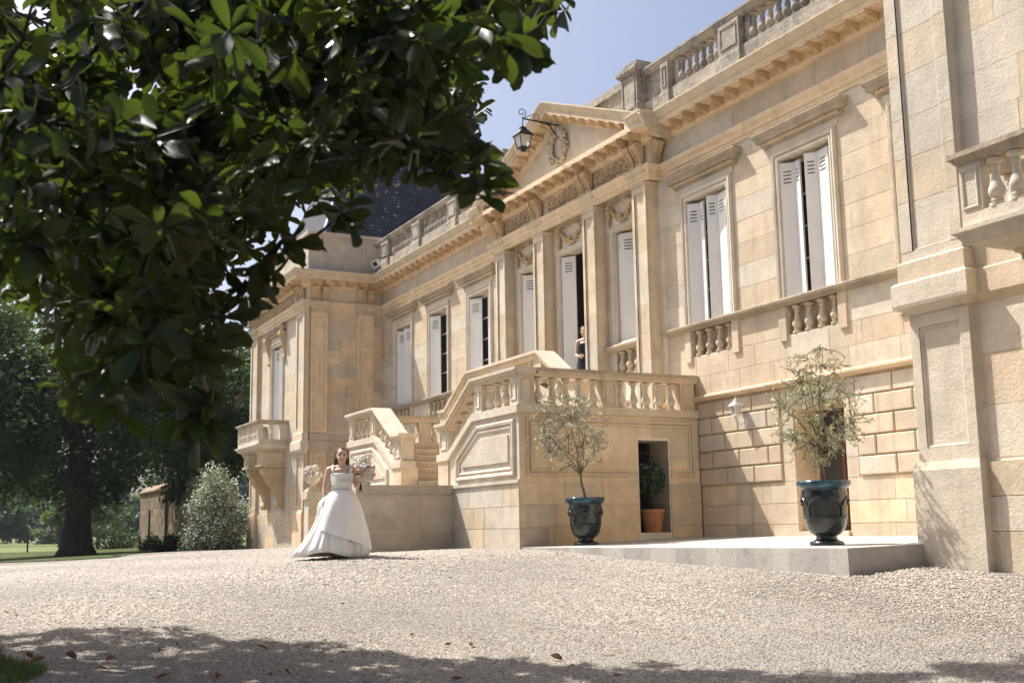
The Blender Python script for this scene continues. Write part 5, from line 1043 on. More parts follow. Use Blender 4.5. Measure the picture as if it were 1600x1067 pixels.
CLUMPS = [-506,67,226,17,-972,98,427,25,-890,101,321,18,-472,77,148,18,-739,278,378,20,-800,161,161,18,-619,31,236,18,-643,64,147,20,-460,53,142,20,-939,21,420,27,-435,137,147,18,-852,274,331,25,-576,74,179,22,-498,18,184,21,-639,41,250,20,-565,217,238,26,-468,75,114,25,-881,140,138,23,-565,135,270,23,-613,54,206,20,-616,116,289,25,-549,243,288,26,-512,134,238,19,-514,49,148,24,-812,21,281,22,-458,131,158,27,-713,104,181,18,-1005,99,172,19,-599,122,258,25,-1002,132,358,22,-1001,92,453,23,-631,108,290,26,-411,182,200,19,-479,70,94,18,-455,77,152,20,-540,204,219,25,-786,84,216,20,-509,31,194,23,-445,148,209,18,-783,307,350,25,-560,94,189,22,-845,48,234,25,-847,136,165,20,-512,176,215,23,-489,176,261,19,-545,266,278,26,-1003,45,408,24,-393,169,210,21,-655,74,227,18,-498,85,110,27,-953,32,196,19,-431,80,111,27,-520,150,230,24,-640,23,193,18,-722,242,310,19,-978,190,223,20,-540,101,152,22,-479,229,253,18,-785,127,256,18,-905,213,431,19,-410,155,185,27,-812,18,376,18,-626,35,190,22,-494,183,237,23,-874,18,391,23,-482,115,144,18,-538,102,192,18,-482,100,200,21,-585,38,189,18,-989,83,304,20,-573,108,198,21,-599,109,290,23,-840,371,376,21,-514,177,232,22,-394,147,206,19,-480,219,254,26,-721,203,316,20,-586,123,279,25,-826,169,225,23,-504,78,111,19,-456,26,161,23,-490,13,178,25,-507,163,208,21,-653,75,178,25,-548,175,187,25,-482,204,243,22,-470,50,156,21,-704,73,210,20,-606,76,141,24,-580,125,287,27,-538,67,101,27,-604,329,340,23,-628,93,222,23,-812,107,362,26,-810,66,264,23,-511,194,260,20,-703,130,257,18,-670,90,229,26,-457,74,149,26,-578,73,172,20,-463,155,216,18,-668,188,214,18,-789,219,372,19,-799,338,323,22,-517,152,172,18,-909,137,232,25,-838,47,261,20,-651,27,252,27,-846,195,300,24,-450,44,205,20,-745,183,188,20,-448,87,189,26,-630,111,276,19,-809,158,189,19,-547,266,269,19,-615,64,182,27,-706,303,322,27,-991,34,320,18,-383,180,187,18,-854,215,275,24,-508,117,197,21,-557,49,223,18,-591,97,268,24,-757,235,248,19,-782,227,374,18,-890,94,395,27,-495,75,224,18,-796,149,243,19,-544,169,246,24,-1026,74,310,17,-873,217,445,24,-579,276,300,23,-946,266,299,27,-466,34,217,18,-420,164,182,25,-503,97,133,22,-606,116,258,22,-544,64,141,20,-549,122,184,26,-966,106,417,18,-562,136,146,19,-650,43,141,18,-618,123,280,19,-770,80,297,22,-524,170,182,25,-599,180,225,19,-724,66,146,20,-914,89,308,22,-558,200,220,22,-405,141,199,23,-599,77,281,19,-638,196,247,25,-867,221,236,17,-765,142,328,26,-730,180,307,23,-449,12,196,25,-496,138,172,18,-526,260,269,19,-1022,42,420,20,-507,138,173,17,-519,166,271,21,-554,236,299,18,-507,61,125,19,-679,25,154,23,-630,94,175,26,-1000,70,235,23,-614,97,114,21,-805,129,233,19,-426,50,202,20,-567,118,179,17,-574,87,151,25,-522,77,156,24,-816,66,167,26,-763,58,296,19,-727,149,237,17,-540,39,121,18,-554,210,213,26,-455,211,248,20,-602,184,222,18,-604,125,195,25,-620,121,150,24,-573,51,149,18,-528,20,170,27,-530,47,206,23,-403,132,193,26,-763,76,137,20,-911,61,274,24,-529,159,235,27,-534,11,247,20,-820,22,253,24,-497,205,214,18,-616,278,269,25,-638,73,303,24,-876,273,392,20,-408,170,184,22,-571,160,248,26,-551,64,108,24,-883,134,299,24,-741,101,171,27,-855,51,246,23,-571,49,156,20,-728,251,338,23,-625,281,347,25,-574,107,261,17,-997,159,229,24,-579,80,152,24,-683,205,235,26,-488,198,248,18,-494,156,208,18,-604,151,309,17,-921,75,235,23,-606,71,205,19,-468,125,172,19,-571,30,195,26,-590,59,254,19,-430,111,218,20,-553,88,251,20,-463,156,181,26,-734,135,354,26,-577,78,98,17,-638,59,249,18,-857,211,410,25,-516,167,261,20,-514,156,266,22,-771,279,282,20,-515,94,138,20,-583,104,157,18,-459,27,110,17,-524,52,210,25,-394,161,206,17,-678,307,302,21,-537,124,220,19,-707,310,351,26,-526,182,199,26,-468,238,265,20,-724,271,270,18,-668,296,258,24,-587,245,248,24,-921,39,204,22,-560,212,280,19,-520,210,279,18,-527,16,245,20,-639,306,344,21,-772,87,329,24,-934,73,189,26,-518,156,265,27,-445,97,140,25,-741,271,329,23,-888,103,400,27,-568,148,177,23,-592,27,156,18,-407,166,211,18,-449,139,227,21,-606,113,221,25,-475,124,216,22,-647,101,198,25,-853,282,411,19,-574,141,251,18,-883,167,152,18,-1031,148,144,20,-848,45,233,17,-817,144,400,17,-709,159,218,27,-918,180,433,24,-871,216,315,23,-620,54,188,24,-608,81,206,18,-876,112,305,24,-1035,81,282,21,-837,72,318,24,-519,225,242,17,-862,84,386,26,-604,107,255,26,-483,191,219,20,-538,29,143,25,-599,159,201,17,-622,129,130,19,-493,121,251,20,-1012,93,289,18,-661,222,351,26,-639,148,178,23,-755,180,253,26,-559,245,205,21,-875,153,169,21,-890,27,238,21,-965,44,278,25,-687,253,330,21,-449,41,159,18,-614,116,278,18,-611,87,107,24,-487,158,207,18,-559,237,209,21,-723,238,273,22,-527,195,234,23,-469,31,117,18,-872,390,343,18,-914,31,227,19,-606,226,251,27,-550,237,221,20,-794,254,280,20,-851,104,382,23,-409,93,178,18,-671,309,309,17,-661,284,357,23,-645,87,224,19,-689,121,169,18,-776,165,310,25,-947,132,398,20,-607,22,261,17,-912,297,384,20,-581,107,126,20,-955,122,327,25,-516,178,191,21,-656,169,258,18,-619,101,268,18,-785,375,431,21,-837,176,317,20,-784,390,395,20,-735,68,167,18,-553,144,229,26,-671,43,198,20,-613,75,294,23,-909,83,198,22,-858,279,348,26,-894,254,411,23,-746,104,221,19,-591,80,281,17,-989,114,436,23,-623,100,303,18,-578,88,251,25,-707,224,366,23,-752,55,225,19,-547,213,256,25,-568,138,281,17,-537,286,304,26,-522,186,227,22,-772,121,225,18,-647,118,136,22,-875,316,361,21,-757,153,355,23,-831,39,212,25,-616,115,240,24,-518,33,191,19,-874,174,327,23,-507,98,165,20,-600,148,240,18,-757,285,321,22,-669,176,230,26,-638,20,181,22,-714,130,273,26,-821,62,239,19,-898,67,295,24,-925,227,413,27,-813,362,307,24,-431,170,161,17,-662,293,253,23,-880,116,376,18,-378,149,180,18,-1013,87,413,23,-745,118,214,26,-590,170,294,27,-910,131,408,25,-900,231,402,18,-904,87,345,21,-882,31,234,18,-938,39,229,17,-548,196,200,24,-886,131,225,24,-742,72,201,20,-876,196,356,26,-675,33,148,19,-871,257,331,27,-898,130,319,27,-599,95,151,20,-823,65,270,22,-574,128,201,18,-635,187,330,22,-936,258,332,26,-523,221,263,24,-864,294,406,27,-609,133,274,17,-966,83,234,18,-946,92,194,19,-549,56,225,18,-730,328,293,20,-761,171,230,26,-709,75,278,20,-634,92,114,26,-704,229,286,18,-800,212,226,26,-667,190,315,22,-708,172,250,21,-644,33,204,18,-618,41,215,20,-544,137,208,25,-502,211,201,18,-834,223,412,21,-705,143,273,22,-576,95,268,18,-498,225,277,24,-591,245,293,25,-534,102,174,19,-808,144,225,21,-628,104,120,21,-898,110,252,20,-655,152,241,25,-680,229,339,17,-946,243,289,18,-951,125,144,26,-828,383,413,26,-516,132,212,19,-938,268,326,27,-557,212,201,22,-672,150,335,25,-914,144,300,26,-789,188,364,19,-545,23,162,17,-651,129,188,22,-873,56,202,27,-569,218,298,22,-689,24,168,26,-606,55,208,23,-562,208,267,24,-912,99,274,25,-601,70,116,20,-692,53,173,26,-796,167,257,23,-584,58,149,20,-844,105,258,25,-1007,112,262,27,-761,94,165,19,-823,117,122,23,-561,131,259,18,-513,82,122,17,-796,120,171,27,-931,211,448,24,-1002,42,403,19,-826,148,362,22,-644,235,230,21,-900,123,188,25,-673,143,320,22,-917,234,346,26,-870,68,204,19,-771,127,273,20,-758,209,275,21,-500,92,148,17,-541,116,154,17,-670,210,322,23,-805,372,422,21,-771,113,235,20,-769,142,304,19,-620,57,223,23,-1053,53,265,24,-533,68,118,18,-960,176,359,22,-672,22,262,21,-823,72,196,23,-541,114,190,19,-778,36,261,26,-681,259,360,19,-784,60,282,26,-606,222,293,17,-609,155,196,19,-640,98,200,17,-881,258,380,23,-718,255,362,23,-924,111,344,25,-610,165,272,18,-705,309,329,18,-870,236,416,19,-444,95,45,15,-452,101,48,15,-455,92,53,15,-506,54,64,15,-391,180,157,15,-392,183,146,15,-401,188,141,15,-465,155,136,15,-477,136,123,15,-484,125,113,15,-509,122,109,15,-434,230,218,15,-427,240,230,15,-447,230,214,15,-469,81,70,15,-485,71,71,15,-495,111,94,15,-480,99,83,15,-474,91,76,15,-460,76,74,15,-481,61,60,15,-1213,-323,167,37,-961,-212,592,27,-612,168,339,26,-1038,-63,239,39,-1110,-258,231,26,-1371,171,463,30,-783,-202,265,30,-1042,-100,332,32,-1407,-117,561,25,-1011,-165,466,25,-796,-125,593,29,-1439,-240,181,30,-1579,-36,452,26,-1116,357,363,31,-1447,-416,315,37,-844,117,612,31,-1252,282,539,32,-988,326,465,39,-780,210,641,28,-1069,-350,556,34,-1430,5,237,37,-1166,-412,692,31,-856,-103,244,27,-1364,126,287,27,-1318,-528,639,27,-1002,297,443,27,-672,427,579,29,-1036,-165,198,39,-810,9,355,30,-661,81,529,36,-954,-334,292,31,-806,-28,500,32,-917,-137,290,28,-1635,-111,382,32,-1500,-561,295,32,-1299,166,637,33,-906,49,447,28,-958,-76,527,36,-1171,-202,409,30,-926,231,458,34,-1243,154,535,36,-1145,-447,592,30,-1578,-86,296,30,-1063,-103,203,26,-1199,76,320,27,-731,-45,230,27,-1305,-145,511,39,-1052,-355,218,30,-623,335,490,39,-1069,-280,486,28,-1092,-570,374,34,-988,-139,371,28,-852,-246,367,32,-1478,-204,436,40,-1082,-141,537,36,-1186,-248,177,28,-1004,268,651,38,-1019,157,722,38,-1330,-145,436,33,-1218,-301,154,29,-825,346,609,29,-809,341,316,29,-662,330,505,39,-1547,-345,428,30,-1066,112,429,30,-1077,395,604,29,-914,211,301,38,-1291,-402,332,30,-825,80,211,26,-1420,-75,313,37,-1667,-298,486,38,-1437,-181,350,39,-1413,-389,377,33,-800,-295,343,37,-1416,-134,613,26,-1266,-137,295,35,-1394,-276,148,34,-1206,202,240,29,-1220,-78,237,31,-1058,-53,199,39,-847,-2,285,26,-1190,-450,439,31,-1453,54,386,31,-856,-85,410,26,-730,66,341,39,-1065,-70,561,30,-1453,-158,311,28,-1033,404,558,36,-684,302,481,33,-708,12,636,40,-982,238,357,30,-1413,-16,576,30,-1070,-66,194,27,-1020,-101,292,32,-1427,-195,707,36,-1239,-58,680,28,-771,133,602,33,-851,132,687,38,-788,16,637,38,-686,154,399,31,-1102,-410,454,32,-890,209,395,33,-1261,-584,324,37,-732,350,425,32,-1231,-230,589,36,-1275,-88,609,32,-1098,-395,476,36,-751,-170,350,33,-666,11,453,35,-1026,-54,488,40,-1562,-263,604,31,-1303,-377,515,28,-1345,-430,671,30,-937,-33,172,26,-1191,62,451,38,-906,-33,330,38,-949,-501,366,28,-1058,361,653,30,-680,217,600,39,-1194,-392,453,36,-962,-136,584,38,-1341,-86,447,25,-1237,136,534,36,-1406,21,543,40,-860,154,727,34,-1342,-325,567,27,-668,-114,481,38,-1399,-592,551,35,-818,99,182,31,-1480,-22,460,34,-854,-326,423,33,-1519,-621,460,28,-1112,-485,258,30,-1253,-179,752,30,-1432,27,660,26,-1154,-425,429,38,-1322,11,667,39,-1143,-41,269,26,-1183,-324,600,37,-827,25,213,29,-1255,-378,342,34,-985,345,677,27,-632,99,368,31,-1363,-231,621,29,-902,-276,660,27,-1291,-433,490,34,-1617,-356,303,28,-744,80,290,31,-1041,413,615,36,-652,236,600,39,-1049,-339,536,31,-925,-312,223,26,-1247,-612,557,31,-712,404,464,39,-1044,153,584,36,-1209,-502,428,37,-1103,-376,361,33,-1351,-110,353,35,-802,327,541,30,-1326,-145,437,25,-1234,206,587,37,-1177,-597,376,40,-764,-191,345,29,-1030,-501,386,28,-1036,-218,235,32,-874,-270,622,26,-1279,-540,340,38,-1585,-272,260,31,-1333,-33,297,29,-951,432,499,27,-1020,-550,306,32,-1513,0,443,31,-980,160,614,29,-1010,340,635,34,-1462,-585,500,33,-1461,-512,531,31,-1457,-624,518,29,-1476,-401,458,37,-880,-283,388,40,-833,583,602,25,-967,-109,275,39,-909,581,624,33,-1420,-199,212,26,-1311,-130,313,28,-980,-281,335,38,-952,243,277,32,-1451,-463,615,28,-795,-182,568,28,-1099,-81,281,34,-1064,-213,409,36,-1169,324,672,30,-992,129,203,25,-1269,-4,610,30,-1247,129,557,21,-1058,436,427,30,-1664,-69,657,27,-1054,96,265,30,-1132,149,491,29,-1123,327,618,26,-1310,133,377,30,-1233,17,391,20,-1088,-55,249,30,-1083,485,614,33,-1168,-84,287,24,-1248,52,538,28,-1183,206,360,20,-1240,193,570,22,-1301,205,383,28,-1083,81,284,27,-938,441,518,25,-1255,278,447,25,-1119,300,506,27,-1421,81,521,26,-1193,325,536,32,-1280,101,654,33,-1394,7,633,22,-1191,97,295,33,-1134,74,267,33,-1510,29,346,24,-1057,316,528,26,-1204,-118,407,34,-1165,269,435,28,-1233,259,589,24,-1153,242,385,24,-1360,109,478,31,-1171,152,196,33,-1213,231,463,32,-1352,28,257,25,-1343,-87,326,29,-988,284,315,27,-1649,-125,564,30,-1418,47,547,26,-1104,269,576,29,-1222,315,582,28,-1135,176,312,21,-1004,209,223,21,-1466,-105,513,22,-1025,-15,156,24,-1077,130,247,28,-1272,178,436,20,-1205,20,471,30,-959,344,352,27,-1199,254,626,21,-1041,405,465,32,-1081,345,613,34,-1204,41,541,21,-1244,196,645,22,-1501,-47,553,34,-1536,21,693,21,-1025,217,258,29,-1000,283,343,29,-966,468,513,26,-1111,395,387,27,-1182,112,215,20,-1529,66,610,32,-1171,334,672,23,-1355,-193,599,23,-1286,297,602,22,-1144,37,303,23,-989,318,376,25,-1044,413,435,29,-1289,-116,604,30,-1053,393,558,21,-1121,360,536,20,-1009,434,482,33,-1269,234,614,20,-1110,279,425,26,-1234,96,646,33,-991,403,457,22,-1232,52,597,22,-1075,238,355,32,-1194,263,663,26,-1062,359,626,34,-1189,213,397,21,-1104,196,189,29,-1019,404,594,20,-1043,411,411,28,-1143,167,236,32,-1341,16,534,30,-1416,-102,463,31,-977,357,396,32,-1033,193,288,30,-1333,4,391,25,-1202,265,374,22,-1429,18,291,24,-1294,-11,639,28,-1344,124,373,28,-1184,261,631,21,-1243,213,547,21,-1056,324,371,33,-1144,343,679,28,-1078,301,493,32,-1118,245,513,24,-1041,473,473,21,-1290,25,438,30,-1185,167,270,29,-1207,249,537,25,-1018,147,274,28,-1327,173,575,32,-1268,90,627,33,-1387,126,310,28,-1614,13,631,27,-1391,-180,611,33,-1403,59,341,25,-1153,343,628,31,-1434,147,561,22,-1485,-109,463,28,-1705,-64,692,24,-1556,14,658,23,-1180,318,645,34,-1240,-118,401,22,-1110,279,377,21,-1028,522,557,33,-1238,239,444,28,-1056,492,540,26,-991,362,459,27,-1226,206,514,25,-1533,-105,448,27,-1088,335,659,20,-1171,117,538,21,-1078,346,645,23,-1207,-70,244,27,-1177,371,631,32,-1541,-195,634,30,-1206,224,546,31,-1290,102,617,25,-1226,134,468,29,-1401,63,457,25,-1327,-147,658,29,-1117,218,407,24,-1002,362,503,33,-1205,-35,401,21,-1485,-92,330,28,-1083,401,664,22,-1212,144,334,32,-1326,148,265,25,-1052,184,373,28,-1182,374,589,28,-1357,164,587,32,-950,435,535,30,-1688,-159,632,25,-1095,346,480,22,-1111,489,620,22,-964,447,472,22,-1161,-35,267,30,-1592,2,609,26,-1091,347,446,27,-1184,202,191,33,-1591,-178,620,33,-1066,393,645,21,-1061,239,252,26,-1101,386,497,23,-1466,-88,429,24,-1340,38,624,22,-1365,125,621,21,-1470,-116,581,22,-1143,-56,260,28,-1404,12,580,26,-1377,-87,558,21,-1033,335,513,33,-1462,-34,542,28,-1320,-11,669,24,-1387,-111,556,33,-1169,35,444,31,-1291,59,352,28,-1143,226,247,21,-975,150,146,33,-1253,280,639,30,-1012,434,620,30,-1442,-52,682,30,-1393,138,412,30,-1176,179,317,30,-1300,275,561,28,-944,370,363,25,-1237,285,553,31,-1079,199,333,22,-1183,237,623,21,-1402,129,680,27,-1010,240,325,25,-1420,-208,686,20,-1477,-118,589,31,-1255,-138,485,32,-1717,-185,650,31,-1400,160,506,29,-1022,450,467,33,-1032,395,516,26,-1075,464,665,26,-1071,223,439,30,-1351,104,681,31,-1124,141,384,28,-1310,-101,348,25,-1291,-112,566,29,-1195,244,385,20,-1270,231,234,21,-1458,81,584,20,-1189,-28,266,28,-1092,255,465,31,-1137,340,546,30,-1071,222,330,34,-1134,264,398,29,-1343,183,608,27,-1017,195,283,29,-1388,-97,608,31,-1267,45,510,22,-1506,-114,461,27,-1307,78,631,30,-1026,343,514,32,-1239,229,354,25,-1104,278,358,22,-1156,133,531,23,-1562,-149,672,24,-963,462,490,28,-1114,214,462,32,-987,424,579,33,-1349,66,502,31,-1088,138,277,30,-932,459,471,32,-1426,-154,532,29,-1358,125,478,23,-1315,-44,456,28,-1528,-59,525,31,-1237,17,491,25,-1105,401,378,26,-1467,-175,647,21,-1096,215,446,28,-1350,-18,481,22,-1453,3,456,25,-1074,358,625,32,-1302,125,474,31,-1154,-28,299,26,-1245,264,642,25,-1140,361,589,26,-1396,160,608,33,-1262,284,647,25,-1467,-176,653,22,-1095,277,551,33,-1069,405,461,26,-1300,-96,310,31,-1252,-33,543,32,-1436,-148,586,34,-1166,320,536,32,-1344,126,606,31,-1043,166,183,31,-1065,195,306,29,-1464,127,672,30,-1077,280,478,30,-1028,336,406,30,-1107,286,470,22,-1541,46,632,26,-1548,-13,675,31,-1183,103,479,31,-1252,293,588,30,-1291,176,629,25,-1280,-2,244,29,-1211,166,364,31,-1451,111,282,23,-1068,386,476,23,-1293,-46,652,33,-1171,93,469,33,-1449,43,544,31,-1573,-167,632,29,-1342,24,454,26,-1178,304,525,28,-1389,19,578,29,-970,426,575,26,-1069,348,666,32,-1127,9,358,27,-1010,349,408,27,-1146,319,374,23,-1129,197,421,22,-1111,109,388,24,-1237,-89,474,24,-1364,-39,552,29,-1464,-31,578,33,-1050,438,481,26,-1061,341,437,23,-1224,-68,468,20,-1188,56,414,30,-1256,145,490,22,-1190,258,510,34,-1678,-49,642,30,-1188,-47,380,28,-1070,496,615,28,-1151,208,397,25,-1136,336,655,24,-1208,39,370,30,-1208,243,406,31,-1113,269,371,34,-1291,163,536,21,-1328,160,384,33,-1298,-155,502,25,-1260,-29,316,28,-1038,215,331,25,-1306,11,507,34,-1094,447,524,23,-1106,325,663,22,-1469,-57,541,27,-1149,91,364,20,-1518,-79,492,28,-1069,-68,215,29,-1212,358,575,33,-1068,203,260,23,-1092,179,354,30,-1179,-55,244,30,-1298,90,431,26,-982,285,329,32,-1202,154,342,31,-1137,347,499,28,-1250,199,580,26,-972,386,470,27,-1096,295,402,22,-1321,24,652,23,-968,412,358,33,-1184,217,491,23,-1483,50,587,30,-1010,445,446,25,-1402,169,669,32,-1135,85,347,25,-1353,-67,409,32,-1181,-51,246,28,-1068,-7,140,24,-1130,345,461,22,-1192,188,538,33,-1017,221,322,25,-1262,-64,473,29,-1446,-106,658,32,-1473,128,664,31,-1329,22,296,32,-1213,152,583,30,-1484,-77,483,21,-1636,-123,615,31,-1303,-18,447,27,-1178,91,349,23,-1511,68,578,32,-1205,153,568,26,-1279,-111,571,34,-1677,-116,698,34,-984,300,324,24,-1371,-104,655,33,-1299,252,533,30,-1078,296,515,22,-1324,-14,529,31,-1108,117,363,27,-1279,175,287,28,-1090,120,190,25,-1222,172,177,28,-1362,-123,545,29,-1423,1,591,30,-1066,423,395,21,-1286,255,484,31,-1364,224,664,22,-1230,158,670,20,-1382,47,498,25,-1058,260,384,24,-1323,-123,568,26,-1236,290,400,30,-1175,338,495,26,-1242,249,420,26,-1302,243,666,33,-1261,275,529,24,-1511,-67,616,23,-1178,298,671,22,-1668,-73,605,33,-988,393,402,33,-1347,142,645,26,-1319,55,666,28,-1329,108,648,30,-1277,116,349,23,-1109,77,373,24,-1225,-68,306,27,-1045,139,217,24,-1235,-41,315,27,-1190,140,354,30,-1107,112,307,30,-1124,299,560,23,-1119,180,207,25,-1200,130,564,25,-1280,99,348,28,-1263,63,292,26,-1099,149,342,22,-1570,-9,615,30,-1112,144,294,23,-1251,-6,530,34,-1353,137,504,29,-1018,465,584,28,-1224,102,601,29,-1331,182,408,23,-1045,125,227,28,-1318,228,679,28,-1318,24,594,33,-1410,-113,467,33,-1091,355,517,26,-1172,79,443,32,-1228,-144,436,21,-1278,87,512,23,-1120,161,276,22,-1208,-71,428,24,-1136,124,386,34,-1151,191,312,29,-1367,-56,229,29,-1050,477,480,26,-1393,-125,483,34,-1080,294,329,27,-1149,279,669,20,-1296,7,631,25,-1229,-29,212,28,-1127,268,335,28,-997,415,410,30,-1074,263,487,23,-1000,234,257,21,-1210,171,221,26,-1105,186,482,31,-1091,-15,165,30,-1287,-52,458,33,-910,429,431,33,-1086,222,446,34,-1007,463,425,26,-1077,221,299,25,-1127,402,456,21,-1185,260,674,32,-1432,118,672,32,-1227,85,311,33,-1086,244,450,27,-982,419,502,26,-1096,379,373,21,-1215,131,622,32,-1220,295,633,32,-969,496,505,24,-1148,374,619,32,-1084,349,640,27,-1223,237,503,33,-1127,496,692,23,-1154,105,477,24,-1192,378,633,24,-1187,271,544,31,-1008,168,232,28,-1261,-163,488,29,-1534,-79,663,22,-1268,26,157,33,-1249,40,644,22,-1502,95,603,29,-1148,303,582,24,-1068,122,327,26,-1081,538,601,23,-1069,503,557,21,-1286,104,602,23,-1297,210,541,24,-1057,336,591,32,-1252,248,381,22,-1201,33,540,26,-981,405,583,32,-1147,-46,354,27,-1288,252,656,32,-1038,173,281,25,-1204,60,445,30,-1153,250,354,26,-1158,402,627,23,-1158,132,398,24,-1136,219,330,25,-1395,119,550,24,-1378,-79,629,24,-1123,391,661,29,-939,450,519,29,-1246,181,333,31,-1037,133,190,33,-1361,-122,397,34,-1262,-106,450,30,-1278,-67,467,27,-1189,241,320,24,-1193,97,496,24,-1460,-89,393,20,-1245,-15,313,25,-1318,167,670,32,-1282,45,512,20,-1120,480,611,23,-1278,188,326,22,-1235,62,625,27,-1593,-74,656,21,-1318,92,672,26,-1342,137,442,27,-1225,14,341,28,-1188,280,443,20,-1096,24,220,21,-1214,-87,393,34,-1361,-84,518,26,-1346,-40,253,20,-1271,212,238,27,-1659,-153,555,25,-1119,295,344,27,-1221,261,672,24,-929,400,379,30,-1085,198,263,29,-1197,272,360,25,-1101,408,383,24,-1663,-139,660,28,-1074,363,361,22,-1257,29,366,30,-1039,274,408,25,-1022,312,358,34,-1123,66,392,32,-1438,-63,612,30,-1103,265,520,25,-1028,438,446,28,-1319,-48,545,25,-1338,-113,441,22,-1199,165,274,28,-1121,124,292,26,-1251,88,354,27,-1178,360,497,34,-1416,-56,204,27,-1063,462,638,28,-1296,246,577,21,-1232,206,570,21,-1260,221,361,26,-1085,343,538,33,-1334,101,522,29,-1069,323,558,27,-1267,147,384,20,-1497,-42,453,29,-1285,93,672,21,-1080,229,455,30,-1063,65,263,31,-1660,-79,544,27,-1272,98,586,29,-1152,185,353,26,-1110,82,276,23,-983,118,192,28,-1384,208,650,24,-1099,178,371,30,-1163,86,337,31,-959,365,379,27,-1103,414,424,30,-958,454,480,21,-1010,437,375,31,-1154,15,273,21,-1100,64,343,21,-1304,238,479,20,-1015,373,563,28,-1196,138,288,26,-1098,406,418,33,-1438,-94,536,25,-1184,255,391,25,-1286,201,564,33,-1193,247,653,33,-1005,226,285,28,-1070,354,543,28,-1204,-16,504,31,-1249,-136,432,24,-1153,88,416,30,-1255,219,644,24,-1120,-62,206,26,-1568,-129,614,28,-1267,-52,334,27,-1170,250,632,26,-1040,397,535,23,-1027,412,488,23,-1413,-57,289,31,-1333,-21,506,30,-1090,355,614,33,-1231,110,463,28,-1220,98,334,22,-1277,40,356,27,-1444,-15,418,23,-1039,312,356,28,-1361,220,677,28,-1026,187,208,24,-1325,33,586,24,-1070,182,335,20,-1278,220,418,28,-1064,406,597,26,-1212,-102,361,21,-1395,-99,443,30,-1089,85,347,26,-1121,224,484,31,-1034,394,472,22,-1105,-21,259,26,-1052,500,546,29,-1174,222,318,20,-1236,1,171,33,-1382,-127,600,22,-1463,-97,546,28,-1304,-144,547,24,-1363,78,436,32,-1148,464,653,34,-1284,246,663,27,-1146,327,404,25,-1304,37,557,27,-1451,100,329,26,-1495,-13,689,24,-1119,56,296,25,-1174,312,437,23,-1266,162,675,29,-1120,368,542,21,-1303,16,204,21,-1596,-6,544,29,-1253,136,628,25,-1017,190,249,32,-1056,436,604,23,-1245,246,670,22,-1320,-167,527,26,-1203,144,237,20,-1041,156,305,21,-1196,207,536,30,-1466,-116,476,21,-1329,209,487,20,-1165,411,660,29,-1485,-50,580,25,-1118,327,542,25,-1448,35,544,22,-1111,-10,255,27,-1134,346,642,32,-1284,-12,290,22,-1180,224,509,20,-1049,368,648,23,-933,458,476,25,-1065,379,551,31,-1387,-79,609,32,-1173,297,568,32,-1111,-35,249,25,-1022,366,354,25,-1128,-70,330,23,-1290,-163,571,20,-1255,189,650,25,-1145,315,542,29,-1137,381,381,30,-1374,37,361,23,-1492,-130,531,23,-1334,190,600,21,-1218,294,416,25,-1046,160,251,20,-1252,48,323,28,-1466,20,557,33,-1055,366,604,24,-1642,-101,581,21,-1194,20,305,22,-1630,-101,661,30,-1025,151,202,25,-1055,-26,174,31,-978,376,398,31,-1141,250,323,27,-1344,60,544,34,-1444,10,237,20,-1071,401,461,33,-1325,-26,276,32,-1006,455,424,21,-1453,94,467,32,-1189,367,608,24,-1154,295,672,28,-1250,186,562,27,-1173,371,654,33,-1004,351,390,33,-1387,165,523,29,-1364,36,421,31,-1077,384,655,21,-1340,143,456,27,-1379,-19,309,33,-1246,294,523,34,-1565,-20,652,29,-1392,73,328,24,-1097,222,331,23,-1404,-89,331,31,-1269,6,290,21,-1282,-22,580,26,-1309,164,241,33,-1158,346,666,23,-1024,280,335,25,-1464,128,525,21,-1135,102,325,31,-1213,135,591,24,-1107,200,386,24]
magnolia()
# ------------------------------------------------------------------ broad-leaved trees
def tree(name, label, loc, h, trunk_r, crown_c, crown_r, nlobe, nleaf, lsize, mat, seed, group=None, fork=.35, lean=(0,0), low=-.55, flare=1.7):
    rng = np.random.default_rng(seed); x, y = loc; z = gz1(x, y); base = np.array([x, y, z])
    T = thing(name, label, 'tree', base, group)
    cc = base+np.array([crown_c[0], crown_c[1], crown_c[2]]); R = np.array(crown_r)
    tt = base+np.array([lean[0], lean[1], h*fork]); q = [base+(tt-base)*t for t in (-.03, .02, .08, .25, .6, 1)]
    MB().tube(q, [trunk_r*flare*1.15, trunk_r*flare, trunk_r*1.2, trunk_r, trunk_r*.9, trunk_r*.8], 14).build('trunk', MT['bark'], T, smooth=True)
    lob = []
    for i in range(nlobe):
        v = unit(rng.normal(0, 1, 3)); v[2] = max(v[2], low) if rng.random() < .8 else v[2]; lob.append(cc+v*R*rng.uniform(.45, .88))
    lob = np.array(lob); lr = rng.uniform(.22, .36, nlobe)*R.mean(); br = MB()
    for i in range(min(nlobe, 22)):
        br.tube(wiggle(tt-np.array([0,0,rng.random()*h*.08]), lob[i], 6, .2, rng), np.linspace(trunk_r*.38, trunk_r*.06, 6), 6)
    br.build('limbs', MT['bark'], T, smooth=True)
    k = rng.integers(0, nlobe, nleaf); sub = rng.normal(0, 1, (nlobe*14, 3)); sub = unit(sub)*rng.uniform(.35, 1.0, (len(sub),1))   # sprays inside each lobe
    j = rng.integers(0, 14, nleaf); P = lob[k]+sub[k*14+j]*lr[k][:,None]*np.array([1,1,.75])+rng.normal(0, 1, (nleaf,3))*lr[k][:,None]*.17
    A = unit(rng.normal(0, 1, (nleaf,3))+np.array([0,0,-.35])); N = unit(rng.normal(0, .6, (nleaf,3))+np.array([0,0,1.]))
    L = lsize*rng.uniform(.6, 1.3, nleaf)
    leaves_mesh('crown', P, A, N, L, L*.72, mat, T, shape='quad', kind='stuff')
    return T
